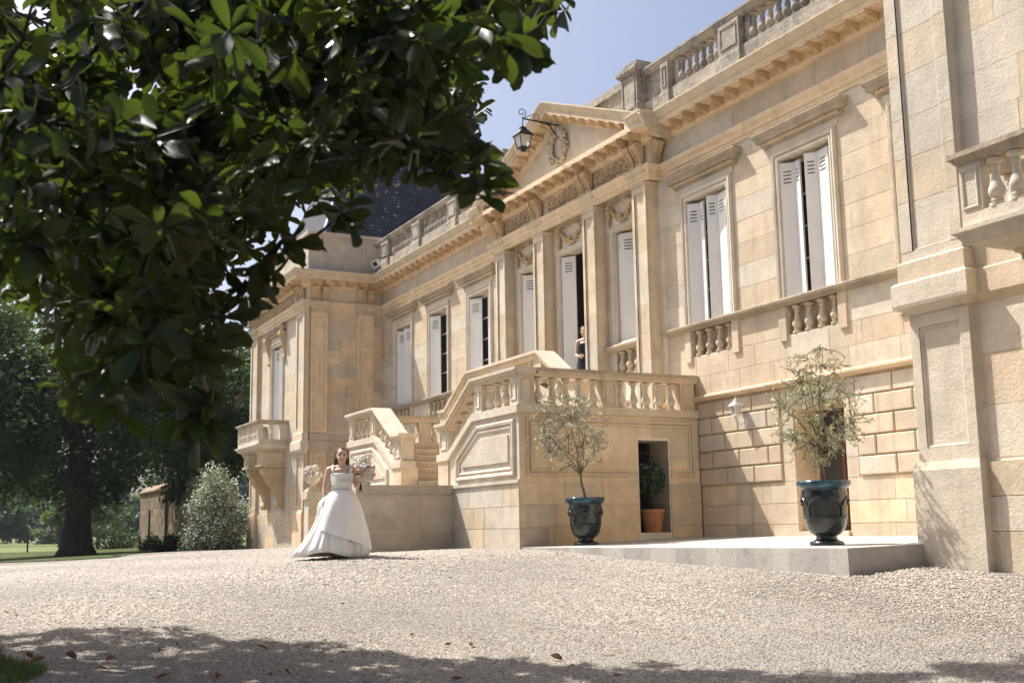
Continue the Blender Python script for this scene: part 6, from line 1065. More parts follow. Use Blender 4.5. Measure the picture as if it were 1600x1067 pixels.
tree('plane_tree', 'huge shady tree with a thick dark trunk on the lawn', (-51.0, 5.75), 17, .52, (-.6, .4, 6.9), (5.0, 9.2, 5.7), 96, 95000, .20, MT['treeleaf'], 3, low=-.93, flare=1.55, fork=.33)
tree('lime_tree', 'leafy tree behind the garden wall, left of the far pavilion', (-66, 13.5), 15, .35, (0, 0, 8.2), (5.5, 6.5, 7.2), 60, 34000, .25, MT['treeleaf'], 5)
tree('ash_tree', 'tall sunlit tree at the left edge behind the big tree', (-74, 2.5), 16, .35, (0, 0, 8.6), (6.5, 6.0, 7.4), 60, 30000, .30, MT['brightleaf'], 6)
tree('maple_tree', 'small bright green tree in the meadow beside the big trunk', (-112, 14.4), 5, .15, (0, 0, 3.2), (2.0, 2.0, 2.4), 16, 4000, .3, MT['brightleaf'], 8)
tree('maple_tree', 'small yellow-green tree left of the big trunk by the fence', (-130, 13.0), 6, .18, (0, 0, 3.6), (2.6, 2.6, 2.8), 16, 4500, .34, MT['brightleaf'], 9)
r = random.Random(12); FT = []
for i, (x, y, h) in enumerate([(-235, -12, 13), (-225, 6, 12), (-240, 18, 15), (-232, 30, 14), (-228, 42, 13), (-238, 54, 16), (-230, 66, 14), (-245, 80, 17), (-236, -28, 15), (-242, -44, 14)]):
    tree('distant_tree', ['grey-green tree in the far treeline beyond the meadow'][0], (x, y), h, .3, (0, 0, h*.52), (h*.55, h*.62, h*.52), 26, 5200, 1.15, MT['farleaf'], 30+i, 'far treeline beyond the meadow', low=-.9)
for i, (x, y, h) in enumerate([(-196, -26, 9), (-188, -14, 8), (-194, -2, 9.5), (-185, 9, 8), (-192, 20, 9), (-186, 31, 8.5), (-195, 42, 10), (-190, 54, 9)]):
    tree('field_tree', 'low rounded tree in the hedge line across the meadow', (x, y), h, .2, (0, 0, h*.46), (h*.62, h*.72, h*.50), 24, 5200, .8, MT['farleaf'], 60+i, 'hedge line across the meadow', low=-.95)
# ------------------------------------------------------------------ shrubs
def shrub(name, label, loc, R, nclump, nleaf, ls, mat, seed, bloom=0, group=None, cat='shrub', tint=(.75, 1.3)):
    rng = np.random.default_rng(seed); x, y = loc; base = np.array([x, y, gz1(x, y)]); T = thing(name, label, cat, base, group); R = np.array(R)
    cl = []
    for i in range(nclump):
        v = unit(rng.normal(0, 1, 3)); v[2] = abs(v[2])*(1 if rng.random() < .8 else .3); cl.append(base+v*R*rng.uniform(.45, .95)*np.array([1,1,1])+np.array([0,0,R[2]*.08]))
    cl = np.array(cl); st = MB()
    for i in range(min(nclump, 40)): st.tube(wiggle(base+rng.normal(0, .1, 3)*np.array([1,1,0]), cl[i], 4, .08, rng), [.03,.022,.014,.006], 5)
    st.build('stems', MT['bark'], T)
    k = rng.integers(0, nclump, nleaf); P = cl[k]+rng.normal(0, 1, (nleaf,3))*R.mean()*.11; out = unit(P-base-np.array([0,0,R[2]*.25]))
    A = unit(out*.8+rng.normal(0, .6, (nleaf,3))); N = unit(rng.normal(0, .5, (nleaf,3))+np.array([0,0,1])); L = ls*rng.uniform(.6, 1.3, nleaf)
    tn = np.repeat(rng.uniform(*tint, nclump)[k][:,None], 3, 1)
    leaves_mesh('foliage', P, A, N, L, L*.38, mat, T, tn, kind='stuff')
    if bloom:
        k = rng.integers(0, nclump, bloom); P = cl[k]+rng.normal(0, 1, (bloom,3))*R.mean()*.10+out[:bloom]*.08; A = unit(rng.normal(0, 1, (bloom,3))); N = unit(rng.normal(0, 1, (bloom,3)))
        leaves_mesh('blossoms', P, A, N, np.full(bloom, ls*.62), np.full(bloom, ls*.6), MT['blossom'], T, kind='stuff', shape='quad')
    return T
shrub('flowering_shrub', 'big rounded shrub with pale blossom beside the far pavilion', (-41.55, 9.25), (.95, .98, 2.9), 170, 11500, .13, MT['shrubleaf'], 4, 6000)
for i, (x, y, rr, lab) in enumerate([(-60.5, 8.9, (1.2,1.2,.95), 'dark low bush at the left end of the garden wall'), (-52.2, 9.2, (.8,.8,.55), 'dark low bush at the foot of the garden wall'), (-48.6, 9.2, (.7,.8,.55), 'small dark bush between garden wall and flowering shrub'), (-58, 8.0, (1.8,1.6,1.5), 'dark spreading bush behind the big trunk')]):
    shrub('low_bush', lab, (x, y), rr, 34, 1800, .16, MT['treeleaf'], 50+i, group='bushes along the garden wall')
# ------------------------------------------------------------------ garden wall under the trees
MT['shaded_wall'] = stone('shaded_wall_stone', (.27,.215,.15), (.24,.175,.115), grey=(.11,.10,.085), pits=1., stain=.5, bump=.8, greyamt=.8, rand=.25)  # darkened all over: the trees' shade is painted into the stone colour
def garden_wall():
    W = thing('garden_wall', 'old ashlar garden wall in dappled shade under the trees', 'wall', (-49, 9.2, gz1(-49, 9.2)))
    x0, x1, y, h = -60.5, -45.0, 9.75, 2.55; z0 = -.9
    MB().box(x0, x1, y, y+.5, z0, z0+h+.35).build('core', MT['shaded_wall'], W)
    ashlar(W, [MT['shaded_wall']], front(y), x0, x1, [z0+.36*i for i in range(9)], [(-57.9, -57.4, -1, 1.6)], .75, .012, .016, seed=130, thick=.05)
    MB().sweep([(x0, y), (x1, y)], [(-.6,z0+h+.34),(.06,z0+h+.34),(.10,z0+h+.40),(.10,z0+h+.46),(-.25,z0+h+.72),(-.6,z0+h+.46)]).build('coping', MT['shaded_wall'], W)
    MB().box(-53.6, -53.15, y-.12, y, z0, z0+h+.3).build('buttress', MT['shaded_wall'], W)
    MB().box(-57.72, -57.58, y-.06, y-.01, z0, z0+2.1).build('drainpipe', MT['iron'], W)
garden_wall()
# low post-and-wire fence at the edge of the meadow
F_ = thing('wire_fence', 'low post-and-wire fence along the edge of the meadow', 'fence', (-84, 10, gz1(-84, 10)))
pm = MB(); pm.box(-.05,.05,-.05,.05,0,1.15); po = pm.build('post', MT['bark'], origin=(0,0,0)); pme = po.data; bpy.data.objects.remove(po)
for i in range(17): y = -16+i*3.2; link('post', pme, F_, (-84, y, gz1(-84, y)))
for z in (.5, .8, 1.08): MB().tube([(-84, -16+i*3.2, gz1(-84, -16+i*3.2)+z) for i in range(17)], .012, 4).build('wire', MT['iron'], F_)
# ------------------------------------------------------------------ grass at the foot of the magnolia, bottom left
def grass(name, label, cx, cy, rx, ry, n, seed, hh=.11):
    rng = np.random.default_rng(seed); a = rng.random(n)*2*PI; q = np.sqrt(rng.random(n)); xy = np.c_[cx+rx*q*np.cos(a)*(1+.25*np.sin(3*a)), cy+ry*q*np.sin(a)*(1+.2*np.sin(5*a+1))]
    z = gz(xy); P = np.c_[xy, z]; A = unit(rng.normal(0, .35, (n,3))+np.array([0,0,1.])); N = unit(rng.normal(0, 1, (n,3))); L = hh*rng.uniform(.4, 1.3, n)
    o = leaves_mesh(name, P, A, N, L, np.full(n, .007), MT['grass'], shape='quad'); tag(o, label, 'grass', kind='stuff')
grass('grass', 'rough grass at the bottom left corner under the magnolia', -10.3, .22, 1.5, .62, 15000, 3, hh=.07)
# fallen magnolia leaves, rust brown, curled
FL = []
for v in range(3):
    m = MB(); n = 6; wid = [.1, .7, 1., .95, .6, .05]
    for i in range(n):
        t = i/(n-1)
        for sx in (-1, 0, 1): m.v.append((sx*wid[i]*.2*(1-.25*v), t-.5, (.16+.12*v)*abs(sx)*wid[i]+.15*(t-.5)**2*(1+v)))
    m.f = [(i*3+j, i*3+j+1, (i+1)*3+j+1, (i+1)*3+j) for i in range(n-1) for j in range(2)]; m.tube([(0,-.62,.05),(0,-.4,.02)], .012, 4)
    o = m.build('fallen_leaf', MT['deadleaf'], origin=(0,0,0), smooth=True, recalc=False); FL.append(o.data); bpy.data.objects.remove(o)
r = random.Random(5)
spots = [(-10.78, 0.88, 1), (-10.54, 0.93, 1), (-10.63, 1.19, 1.1), (-10.54, 1.24, 1), (-11.8, 1.28, 0.8), (-12.61, 1.28, 0.7), (-9.95, 1.37, 1.1), (-10.37, 1.47, 1), (-9.44, 1.74, 1.2), (-9.26, 2.12, 1.1), (-11.69, 2.41, 0.9), (-10.94, 2.13, 0.8), (-11.03, 2.86, 0.9), (-10.55, 2.8, 1), (-10.48, 3.17, 1), (-9.37, 2.55, 0.9), (-9.27, 2.67, 1), (-9.31, 2.62, 0.7), (-9.9, 4.56, 0.8), (-8.55, 3.82, 1), (-14.04, 0.98, 0.8), (-14.34, 0.92, 0.6), (-8.96, 4.94, 1), (-8.89, 5.43, 0.7), (-8.16, 5.07, 0.9), (-10.64, 4.29, 0.5), (-10.34, 0.77, 0.9), (-12.83, 4.32, 0.4), (-22.57, 8.71, 0.5), (-22.18, 9.05, 0.5), (-12.14, 9.5, 0.5), (-12.41, 9.48, 0.6), (-14.38, 9.3, 0.5), (-17.19, 9.49, 1.1), (-14.25, 2.06, 0.5), (-10.02, 4.39, 0.6), (-8.04, 6.25, 0.5), (-14.8, 5.11, 0.4), (-10.68, 1.93, 0.7), (-13.01, 7.29, 0.4)]
for lx, ly, s in spots:
    p = Vector((lx, ly, 0)); q = r.choice(FL); L = .12*s
    o = link('fallen_leaf', q, None, (p.x, p.y, gz1(p.x, p.y)+.018), (r.uniform(-.35,.35), r.uniform(-.3,.3)+(PI if r.random() < .3 else 0), r.random()*6.28), (L,)*3)
    tag(o, 'curled rust-brown fallen leaf lying on the gravel', 'leaf', 'fallen leaves scattered over the gravel')
# ------------------------------------------------------------------ glazed urns with olive trees
r3 = Vector((math.cos(YAW), -math.sin(YAW), 0)); f3 = Vector((math.sin(YAW), math.cos(YAW), 0))     # across / away, on plan
URN = [(0,0),(.205,0),(.212,.02),(.20,.045),(.15,.06),(.125,.085),(.125,.11),(.155,.125),(.19,.15),(.225,.20),(.25,.27),(.262,.36),(.268,.46),(.274,.56),(.278,.645),(.272,.66),(.272,.675),(.286,.69)]
RIM = [(.27,.682),(.292,.692),(.315,.715),(.33,.74),(.333,.762),(.322,.782),(.295,.785),(.275,.765),(.262,.73),(.255,.68)]
def urn(x, y, label):
    z = slabz(x, y); T = thing('glazed_urn', label, 'urn', (x, y, z), 'glazed urns on the terrace')
    MB().lathe(URN, (x,y,z), 40).build('body', MT['glaze'], T, smooth=True, ang=60)
    m = MB(); n = len(RIM); seg = 40; vs = []; 
    for k in range(seg):
        a = 2*PI*k/seg; w_ = 1+.006*math.sin(5*a)
        for q, h in RIM: vs.append((x+q*w_*math.cos(a), y+q*w_*math.sin(a), z+h+.004*math.sin(3*a)))
    m.add(vs, [(k*n+i, ((k+1) % seg)*n+i, ((k+1) % seg)*n+(i+1) % n, k*n+(i+1) % n) for k in range(seg) for i in range(n)]); m.build('rim', MT['rim'], T, smooth=True)
    m = MB()
    for zz in (.33, .345, .36): m.tube([(x+(.262)*math.cos(a), y+.262*math.sin(a), z+zz) for a in np.linspace(0, 2*PI, 41)], .006, 5)
    m.build('turned_rings', MT['glaze'], T, smooth=True)
    fa = math.atan2(-y, -x)                              # ornaments face the forecourt
    for k in range(4):
        a0 = fa+k*PI/2
        pts = [(x+.279*math.cos(a0+t*PI/4), y+.279*math.sin(a0+t*PI/4), z+.60-.13*(t*t)-.0) for t in np.linspace(-1, 1, 17)]
        MB().tube(pts, [.010+.006*abs(t) for t in np.linspace(-1, 1, 17)], 6).build('swag', MT['glaze'], T, smooth=True)
        m = MB(); c = Vector((x+.272*math.cos(a0), y+.272*math.sin(a0), z+.54)); R = Matrix.Rotation(a0, 3, 'Z')
        m.blob(c, .05, 14, 8, sc=(.3,1,1.1), rot=R)
        for j in range(9): b = j*2*PI/9; m.blob(c+R@Vector((.008,.045*math.cos(b),.05*math.sin(b))), .011, 6, 4)
        m.blob(c+R@Vector((.016,0,0)), .018, 8, 5); m.build('medallion', MT['glaze'], T, smooth=True)
        b = a0+PI/4; m = MB(); c = Vector((x+.272*math.cos(b), y+.272*math.sin(b), z+.47))
        for j in range(5): m.blob(c+Vector((0,0,-.03*j)), .022-.002*j, 6, 4, jit=.15)
        m.build('tassel', MT['glaze'], T, smooth=True)
    m = MB(); m.lathe([(0,.69),(.262,.69),(.262,.705),(0,.715)], (x,y,z), 24); m.build('soil', MT['soil'], T)
    return Vector((x, y, z))
def olive(base, label, lean, trunk_h, cc, R, nleaf, nspray, seed, mat, ls=.052, thick=.024):
    rng = np.random.default_rng(seed); b = np.array(base); T = thing('olive_tree', label, 'tree', tuple(b), 'potted olive trees')
    rr = np.array(r3); ff = np.array(f3); loc = lambda a, c, h: b+rr*a+ff*c+np.array([0,0,h])
    fk = loc(lean, 0, trunk_h); q = np.array([loc(0, 0, -.04), loc(lean*.2+.01, 0, trunk_h*.3), loc(lean*.7-.01, .01, trunk_h*.7), fk])
    MB().tube(q, [thick*1.25, thick, thick*.92, thick*.85], 9).build('trunk', MT['olivebark'], T, smooth=True)
    br = MB(); tw = MB(); P, A, TI = [], [], []; c0 = loc(cc[0], 0, cc[1])
    mains = [(-.75,.1,.35), (-.45,-.3,.75), (-.1,.2,.9), (.15,-.2,1.), (.55,.25,.55), (.75,-.1,.15), (-.6,.4,.0), (.4,.5,.7)]
    pool = []
    for mx, my, mz in mains:
        e = c0+rr*mx*R[0]*.8+ff*my*R[0]*.8+np.array([0,0,(mz*1.35-.42)*R[1]]); p = wiggle(fk, e, 7, .03, rng); br.tube(p, np.linspace(thick*.55, thick*.15, 7), 6); pool += list(p[2:])
    pool = np.array(pool)
    for i in range(nspray):
        v = unit(rng.normal(0, 1, 3)); e = c0+(rr*v[0]*R[0]+ff*v[1]*R[0]+np.array([0,0,v[2]*R[1]]))*rng.uniform(.25, 1.0)**.6
        if rng.random() < .18: e += unit(rng.normal(0, 1, 3))*.12
        s = pool[np.argmin(np.linalg.norm(pool-e, axis=1)+rng.uniform(0, .25, len(pool)))]; p = wiggle(s, e, 6, .025, rng); tw.tube(p, np.linspace(.006, .0022, 6), 4)
        n = max(3, int(nleaf/nspray*rng.uniform(.4, 1.7))); t = rng.uniform(.35, 1.02, n); k = np.clip((t*5).astype(int), 0, 4); f = (t*5-k)[:,None]; pp = p[k]*(1-f)+p[k+1]*f; dr = unit(p[k+1]-p[k])
        P.append(pp); A.append(unit(dr*.7+rng.normal(0, .7, (n,3)))); g_ = rng.uniform(.55, 1.35); TI.append(np.full((n,3), g_)*rng.uniform(.8, 1.2, (n,1)))
    br.build('branches', MT['olivebark'], T, smooth=True); o = tw.build('twigs', MT['olivebark'], T); o['kind'] = 'stuff'
    P, A, TI = np.concatenate(P), np.concatenate(A), np.concatenate(TI); n = len(P); L = ls*rng.uniform(.6, 1.25, n)
    leaves_mesh('foliage', P, A, unit(rng.normal(0, 1, (n,3))), L, L*.27, mat, T, TI, kind='stuff')
u1 = urn(-16.9, 9.93, 'dark glazed urn with turquoise rim nearer the staircase'); u2 = urn(-11.1, 9.95, 'dark glazed urn with turquoise rim nearer the doorway')
olive(u1+Vector((0,0,.70)), 'sparse silvery olive tree in the urn nearer the staircase', -.06, .47, (-.22, 1.22), (.72, .80), 4000, 200, 2, MT['oliveleaf'], ls=.058)
olive(u2+Vector((0,0,.70)), 'dense green olive tree in the urn nearer the doorway', -.03, .50, (-.02, .98), (.66, .82), 4600, 270, 5, MT['oliveleaf2'])
# ------------------------------------------------------------------ laurel in a terracotta pot, in the niche
px_, py_, pz_ = -17.96, 11.98, -.088
T = thing('terracotta_pot', 'round terracotta pot with a moulded medallion, standing in the niche', 'pot', (px_, py_, pz_))
MB().lathe([(0,0),(.145,0),(.15,.02),(.165,.04),(.205,.30),(.208,.33),(.225,.34),(.232,.36),(.232,.40),(.222,.415),(.20,.41),(.19,.37),(.0,.37)], (px_,py_,pz_), 32).build('body', MT['terracotta'], T, smooth=True, ang=50)
m = MB(); a0 = math.atan2(-py_, -px_); c = Vector((px_+.188*math.cos(a0), py_+.188*math.sin(a0), pz_+.2)); R = Matrix.Rotation(a0, 3, 'Z')
m.tube([c+R@Vector((.006,.06*math.cos(b),.08*math.sin(b))) for b in np.linspace(0, 2*PI, 25)], .008, 5); m.blob(c, .045, 8, 6, sc=(.35,.8,1.2), rot=R); m.build('medallion', MT['terracotta'], T, smooth=True)
T = thing('laurel_plant', 'small clipped laurel with a ball of dark leaves in the terracotta pot', 'plant', (px_, py_, pz_+.37))
MB().tube([(px_,py_,pz_+.34),(px_+.02,py_+.0,pz_+.52),(px_-.01,py_-.04,pz_+.80)], [.018,.015,.013], 7).build('stem', MT['twig'], T, smooth=True)
rng = np.random.default_rng(8); n = 620; d = unit(rng.normal(0, 1, (n,3))); C0 = np.array([px_+.02, py_-.05, pz_+.98]); Pl = C0+d*np.array([.25,.27,.31])*rng.uniform(.45, 1., (n,1))**.5
leaves_mesh('foliage', Pl, unit(d*.6+rng.normal(0, .7, (n,3))), unit(d+rng.normal(0, .5, (n,3))), rng.uniform(.06, .10, n), rng.uniform(.028, .042, n), MT['laurel'], T, np.repeat(rng.uniform(.6, 1.4, (n,1)), 3, 1), kind='stuff')
m = MB()
for k in range(24): e = C0+unit(rng.normal(0, 1, 3))*.22; m.tube([(px_-.01,py_-.04,pz_+.78), tuple((C0+e)/2), tuple(e)], [.008,.005,.003], 4)
m.build('branches', MT['twig'], T)
# ------------------------------------------------------------------ lamps
LX, LY, LZ = U(0), 11.74, 8.60
T = thing('hanging_lantern', 'black iron lantern with frosted panes on a scrolled bracket, out from the pediment', 'lantern', (LX, 12.7, 9.2))
m = MB(); za = 9.24
m.tube([(LX, 12.70, za), (LX, LY, za+.03)], .018, 6); m.tube([(LX, 12.70, za-.22), (LX, 12.60, za-.23), (LX, 12.52, za-.15), (LX, 12.45, za-.05), (LX, 12.36, za)], .015, 6)
def curl(c, R, a0, turns, sg, n=28): return [(LX, c[0]+R*(1-.8*t)*math.cos(a0+sg*turns*2*PI*t), c[1]+R*(1-.8*t)*math.sin(a0+sg*turns*2*PI*t)) for t in np.linspace(0, 1, n)]
m.tube(curl((LY-.02, za+.17), .12, -PI/2, 1.4, 1), .010, 5); m.tube([(LX, LY+.05, za+.04), (LX, LY+.2, za+.14), (LX, LY+.33, za+.20)], .009, 5); m.tube(curl((LY+.34, za+.11), .10, PI/2, 1.2, -1), .009, 5); m.tube([(LX, LY, za+.02), (LX, LY, LZ+.42)], .012, 6)
m.build('bracket', MT['iron'], T)
def lantern(T, x, y, z, w0, w1, h, iron, glass, roof=.18):
    """tapering square lantern: w0 half width at foot, w1 at head"""
    cs = [(-1,-1),(1,-1),(1,1),(-1,1)]
    for i in range(4):
        a, b = cs[i], cs[(i+1) % 4]; m = MB(); m.add([(x+a[0]*w0*.94, y+a[1]*w0*.94, z), (x+b[0]*w0*.94, y+b[1]*w0*.94, z), (x+b[0]*w1*.94, y+b[1]*w1*.94, z+h), (x+a[0]*w1*.94, y+a[1]*w1*.94, z+h)], [(0,1,2,3)]); m.build('pane', glass, T, recalc=False)
    m = MB()
    for a in cs: m.tube([(x+a[0]*w0, y+a[1]*w0, z), (x+a[0]*w1, y+a[1]*w1, z+h)], .011, 5)
    m.box(x-w0-.012, x+w0+.012, y-w0-.012, y+w0+.012, z-.025, z); m.box(x-w1-.03, x+w1+.03, y-w1-.03, y+w1+.03, z+h, z+h+.022)
    t = w1*.35; m.add([(x-w1-.02,y-w1-.02,z+h+.022),(x+w1+.02,y-w1-.02,z+h+.022),(x+w1+.02,y+w1+.02,z+h+.022),(x-w1-.02,y+w1+.02,z+h+.022),(x-t,y-t,z+h+roof),(x+t,y-t,z+h+roof),(x+t,y+t,z+h+roof),(x-t,y+t,z+h+roof)], [(0,1,5,4),(1,2,6,5),(2,3,7,6),(3,0,4,7),(4,5,6,7)])
    m.lathe([(0,0),(w1*.55,0),(w1*.55,.015),(w1*.2,.03),(w1*.2,.06),(0,.07)], (x,y,z+h+roof), 10)
    for a in (0, PI/2): m.tube([(x+w0*.9*math.cos(a), y+w0*.9*math.sin(a), z-.02), (x+w0*.6*math.cos(a), y+w0*.6*math.sin(a), z-.09), (x-w0*.6*math.cos(a), y-w0*.6*math.sin(a), z-.09), (x-w0*.9*math.cos(a), y-w0*.9*math.sin(a), z-.02)], .007, 5)
    m.lathe([(0,-.10),(.02,-.10),(.025,-.03),(0,-.02)], (x,y,z), 8); m.build('frame', iron, T)
lantern(T, LX, LY, LZ-.02, .10, .155, .27, MT['iron'], MT['lampglass'])
wx, wy, wz = -16.50, 12.86, 1.98
T = thing('wall_lantern', 'small white wall lantern on the rusticated basement wall', 'lantern', (wx, 13.01, wz-.15))
m = MB(); q = MB().lathe([(0,0),(.07,0),(.075,.02),(.05,.035),(0,.04)], seg=14); m.add([(wx+.08+v[0], 13.02-v[2], wz-.16+v[1]*1.3) for v in q.v], q.f)
m.tube([(wx+.08, 12.99, wz-.16), (wx+.05, 12.92, wz-.20), (wx, wy-.02, wz-.16), (wx, wy, wz-.08)], .016, 6); m.build('bracket', MT['white_metal'], T)
lantern(T, wx, wy, wz-.02, .045, .07, .15, MT['white_metal'], MT['lampglass'], .10)
fx, fy, fz = -34.05, 12.50, 8.46
T = thing('floodlight', 'small grey floodlight on an arm at the corner of the parapet', 'floodlight', (fx, 12.75, 8.5))
MB().tube([(fx+.9, 12.79, fz+.12), (fx+.1, fy, fz+.14)], .014, 5).build('arm', MT['iron'], T)
m = MB(); m.box(-.16,.16,-.05,.05,-.11,.11); R = Matrix.Rotation(.5, 3, 'X') @ Matrix.Rotation(.3, 3, 'Z'); m.v = [tuple(Vector((fx,fy,fz))+R@Vector(v)) for v in m.v]; m.build('housing', MT['white_metal'], T)
m = MB(); m.box(-.11,.11,-.056,-.051,-.075,.075); m.v = [tuple(Vector((fx,fy,fz))+R@Vector(v)) for v in m.v]; m.build('lens', MT['glass'], T)
# ------------------------------------------------------------------ stone flower baskets on the ends of the flanking walls
def basket(x, y, z, label, seed):
    T = thing('stone_flower_basket', label, 'ornament', (x, y, z), 'carved flower baskets on the flanking walls'); r = random.Random(seed)
    m = MB(); m.box(x-.13, x+.13, y-.13, y+.13, z, z+.05); m.lathe([(0,.05),(.11,.05),(.11,.07),(.06,.10),(.05,.14),(.09,.17),(.15,.22),(.165,.27),(.17,.30),(0,.30)], (x,y,z), 16); m.build('foot', MT['pale'], T)
    for k in range(46):
        a = r.random()*6.28; h = r.random(); q = .19*math.sqrt(1-(h*.95)**2)*r.uniform(.75, 1.05); c = (x+q*math.cos(a), y+q*math.sin(a), z+.30+.23*h)
        m = MB()
        for j in range(4): m.blob((c[0]+r.uniform(-.02,.02), c[1]+r.uniform(-.02,.02), c[2]+r.uniform(-.02,.02)), r.uniform(.026,.042), 6, 4, jit=.2, rnd=r)
        m.build('flower', MT['basketstone'], T, smooth=True)
MT['basketstone'] = stone('basket_stone', (.66,.61,.53), (.58,.52,.44), grey=(.30,.28,.26), pits=.6, stain=.2, greyamt=.5)
basket(U(1.55), 7.36, .865, 'pale stone flower basket on the flanking wall right of the bride', 3); basket(U(-1.55), 7.36, .865, 'pale stone flower basket on the flanking wall left of the bride', 4)
# ------------------------------------------------------------------ people
def skinm(name, c):
    k = NT(name); p = k.pos(); return k.done(k.mix(k.ramp(k.noise(14, 3, .6, p), [(.3, 0.), (.7, 1.)]), tuple(c), tuple(v*.88 for v in c)), .5, None, spec=.35, **{'Subsurface Weight': .12, 'Subsurface Radius': (.02,.008,.004)})
MT['skin'] = skinm('skin', (.66,.44,.33)); MT['lip'] = simple('lips', (.38,.10,.09), .4, .05); MT['eye'] = simple('eye_dark', (.03,.02,.015), .2, .1); MT['teeth'] = simple('teeth', (.75,.72,.68), .3, .03)
MT['hair'] = simple('brown_hair', (.085,.042,.022), .45, .35, 40, .4); MT['darkhair'] = simple('dark_hair', (.05,.026,.016), .45, .35, 40, .4)
k = NT('white_satin'); p = k.pos(); MT['satin'] = k.done(k.mix(1., (.86,.84,.80), k.ramp(k.noise(3, 3, .6, p), [(.3, .96), (.7, 1.02)]), 'MULTIPLY'), .45, k.bump(k.noise(5, 4, .6, k.mapv(p, (1,1,.35))), .25, .05), spec=.35, **{'Sheen Weight': .2})
MT['blackcloth'] = simple('black_cloth', (.014,.013,.014), .8, .3, 20); MT['sandal'] = simple('tan_leather', (.35,.16,.06), .5, .1)
def remeshed(mb, name, mat, parent, voxel, it=3):
    o = mb.build(name, mat, None, smooth=True, origin=(0,0,0)); a = o.modifiers.new('r', 'REMESH'); a.mode = 'VOXEL'; a.voxel_size = voxel; a.use_smooth_shade = True
    b = o.modifiers.new('s', 'SMOOTH'); b.iterations = it; b.factor = .5
    dg = bpy.context.evaluated_depsgraph_get(); dg.update(); me = bpy.data.meshes.new_from_object(o.evaluated_get(dg)); bpy.data.objects.remove(o); me.name = name
    if not me.materials: me.materials.append(mat)
    me.polygons.foreach_set('use_smooth', [True]*len(me.polygons)); return me
def limb(m, pts, rad, n=7, seg=12):
    P = [Vector(p) for p in pts]; out = []; R = []
    for i in range(len(P)-1):
        for t in np.linspace(0, 1, n, endpoint=(i == len(P)-2)): out.append(P[i].lerp(P[i+1], t)); R.append(rad[i]*(1-t)+rad[i+1]*t)
    m.tube(out, R, seg)
    for p, q in zip(P, rad): m.blob(p, q, 10, 8)
def hand(m, w_, d, palm, curl, thumb, s=1.):
    """palm at wrist w_, pointing along d, palm side facing `palm`; four fingers curling, thumb leaving the side"""
    w_ = Vector(w_); d = Vector(d).normalized(); pn = Vector(palm); pn = (pn-d*pn.dot(d)).normalized(); sx = d.cross(pn)
    R = Matrix((sx, d, pn)).transposed(); m.blob(w_+d*.045*s, .046*s, 10, 8, sc=(.85, 1.1, .42), rot=R); m.tube([w_-d*.02, w_+d*.03], [.024*s,.026*s], 10)
    for i, (o, L) in enumerate(((-.03,.062),(-.010,.074),(.010,.070),(.029,.055))):
        p = w_+d*.085*s+sx*o*s; dd = d; pts = [w_+d*.05*s+sx*o*s, p]
        for j in range(3): dd = (dd+pn*curl*(.35+.35*j)).normalized(); p = p+dd*L*s*(.46,.32,.26)[j]; pts.append(p)
        m.tube(pts, [.0095*s,.0092*s,.0086*s,.008*s,.0066*s], 7); m.blob(pts[-1], .0066*s, 6, 5)
    b = w_+d*.025*s-sx*.032*s*thumb; m.tube([b+sx*.012*thumb*s, b-sx*.018*thumb*s+d*.025*s+pn*.012*s, b-sx*.020*thumb*s+d*.05*s+pn*.025*s, b-sx*.012*thumb*s+d*.07*s+pn*.034*s], [.012*s,.011*s,.010*s,.007*s], 7)
def head(m, c, yaw=0, pitch=0):
    c = Vector(c); R = Matrix.Rotation(yaw, 3, 'Z') @ Matrix.Rotation(pitch, 3, 'X'); q = lambda x, y, z: c+R@Vector((x, y, z))
    m.blob(q(0,.012,.025), .1, 18, 14, sc=(.755,.92,.98), rot=R); m.blob(q(0,-.018,-.035), .075, 16, 12, sc=(.86,.95,1.12), rot=R); m.blob(q(0,-.055,-.095), .028, 10, 8, sc=(1.25,.9,.8), rot=R)
    m.tube([q(0,-.082,.02), q(0,-.094,-.002), q(0,-.105,-.024)], [.008,.011,.014], 8); m.blob(q(0,-.100,-.026), .014, 8, 6, sc=(1.3,.9,.8), rot=R)
    for s in (-1, 1): m.blob(q(s*.078,.015,-.005), .026, 8, 8, sc=(.4,.7,1.1), rot=R); m.blob(q(s*.036,-.062,-.032), .026, 8, 6, sc=(1.,.7,.9), rot=R)
    return q, R
def face(q, R, parent, smile=True):
    for s in (-1, 1):
        m = MB(); m.blob(q(s*.031,-.083,.012), .0115, 8, 6, sc=(1.25,.6,.55), rot=R); link_local(m, 'eye', MT['eye'], parent)
        m = MB(); m.tube([q(s*.015,-.088,.030), q(s*.032,-.088,.036), q(s*.050,-.076,.030)], [.004,.005,.003], 5); link_local(m, 'eyebrow', MT['hair'], parent)
    m = MB(); m.tube([q(-.028,-.077,-.057), q(-.014,-.088,-.064), q(0,-.091,-.066), q(.014,-.088,-.064), q(.028,-.077,-.057)], [.003,.007,.008,.007,.003], 6); link_local(m, 'lips', MT['lip'], parent)
    m = MB(); m.tube([q(-.018,-.0885,-.0595), q(0,-.0965,-.0635), q(.018,-.0885,-.0595)], [.002,.0035,.002], 5); link_local(m, 'teeth', MT['teeth'], parent)
def link_local(m, name, mat, parent, smooth=True):
    """build in the person's own frame and hang it on the person"""
    o = m.build(name, mat, None, smooth=smooth, origin=(0,0,0)); o.parent = parent; o.location = (0,0,0); return o
def add_local(me, name, parent): o = bpy.data.objects.new(name, me); COL.objects.link(o); o.parent = parent; return o
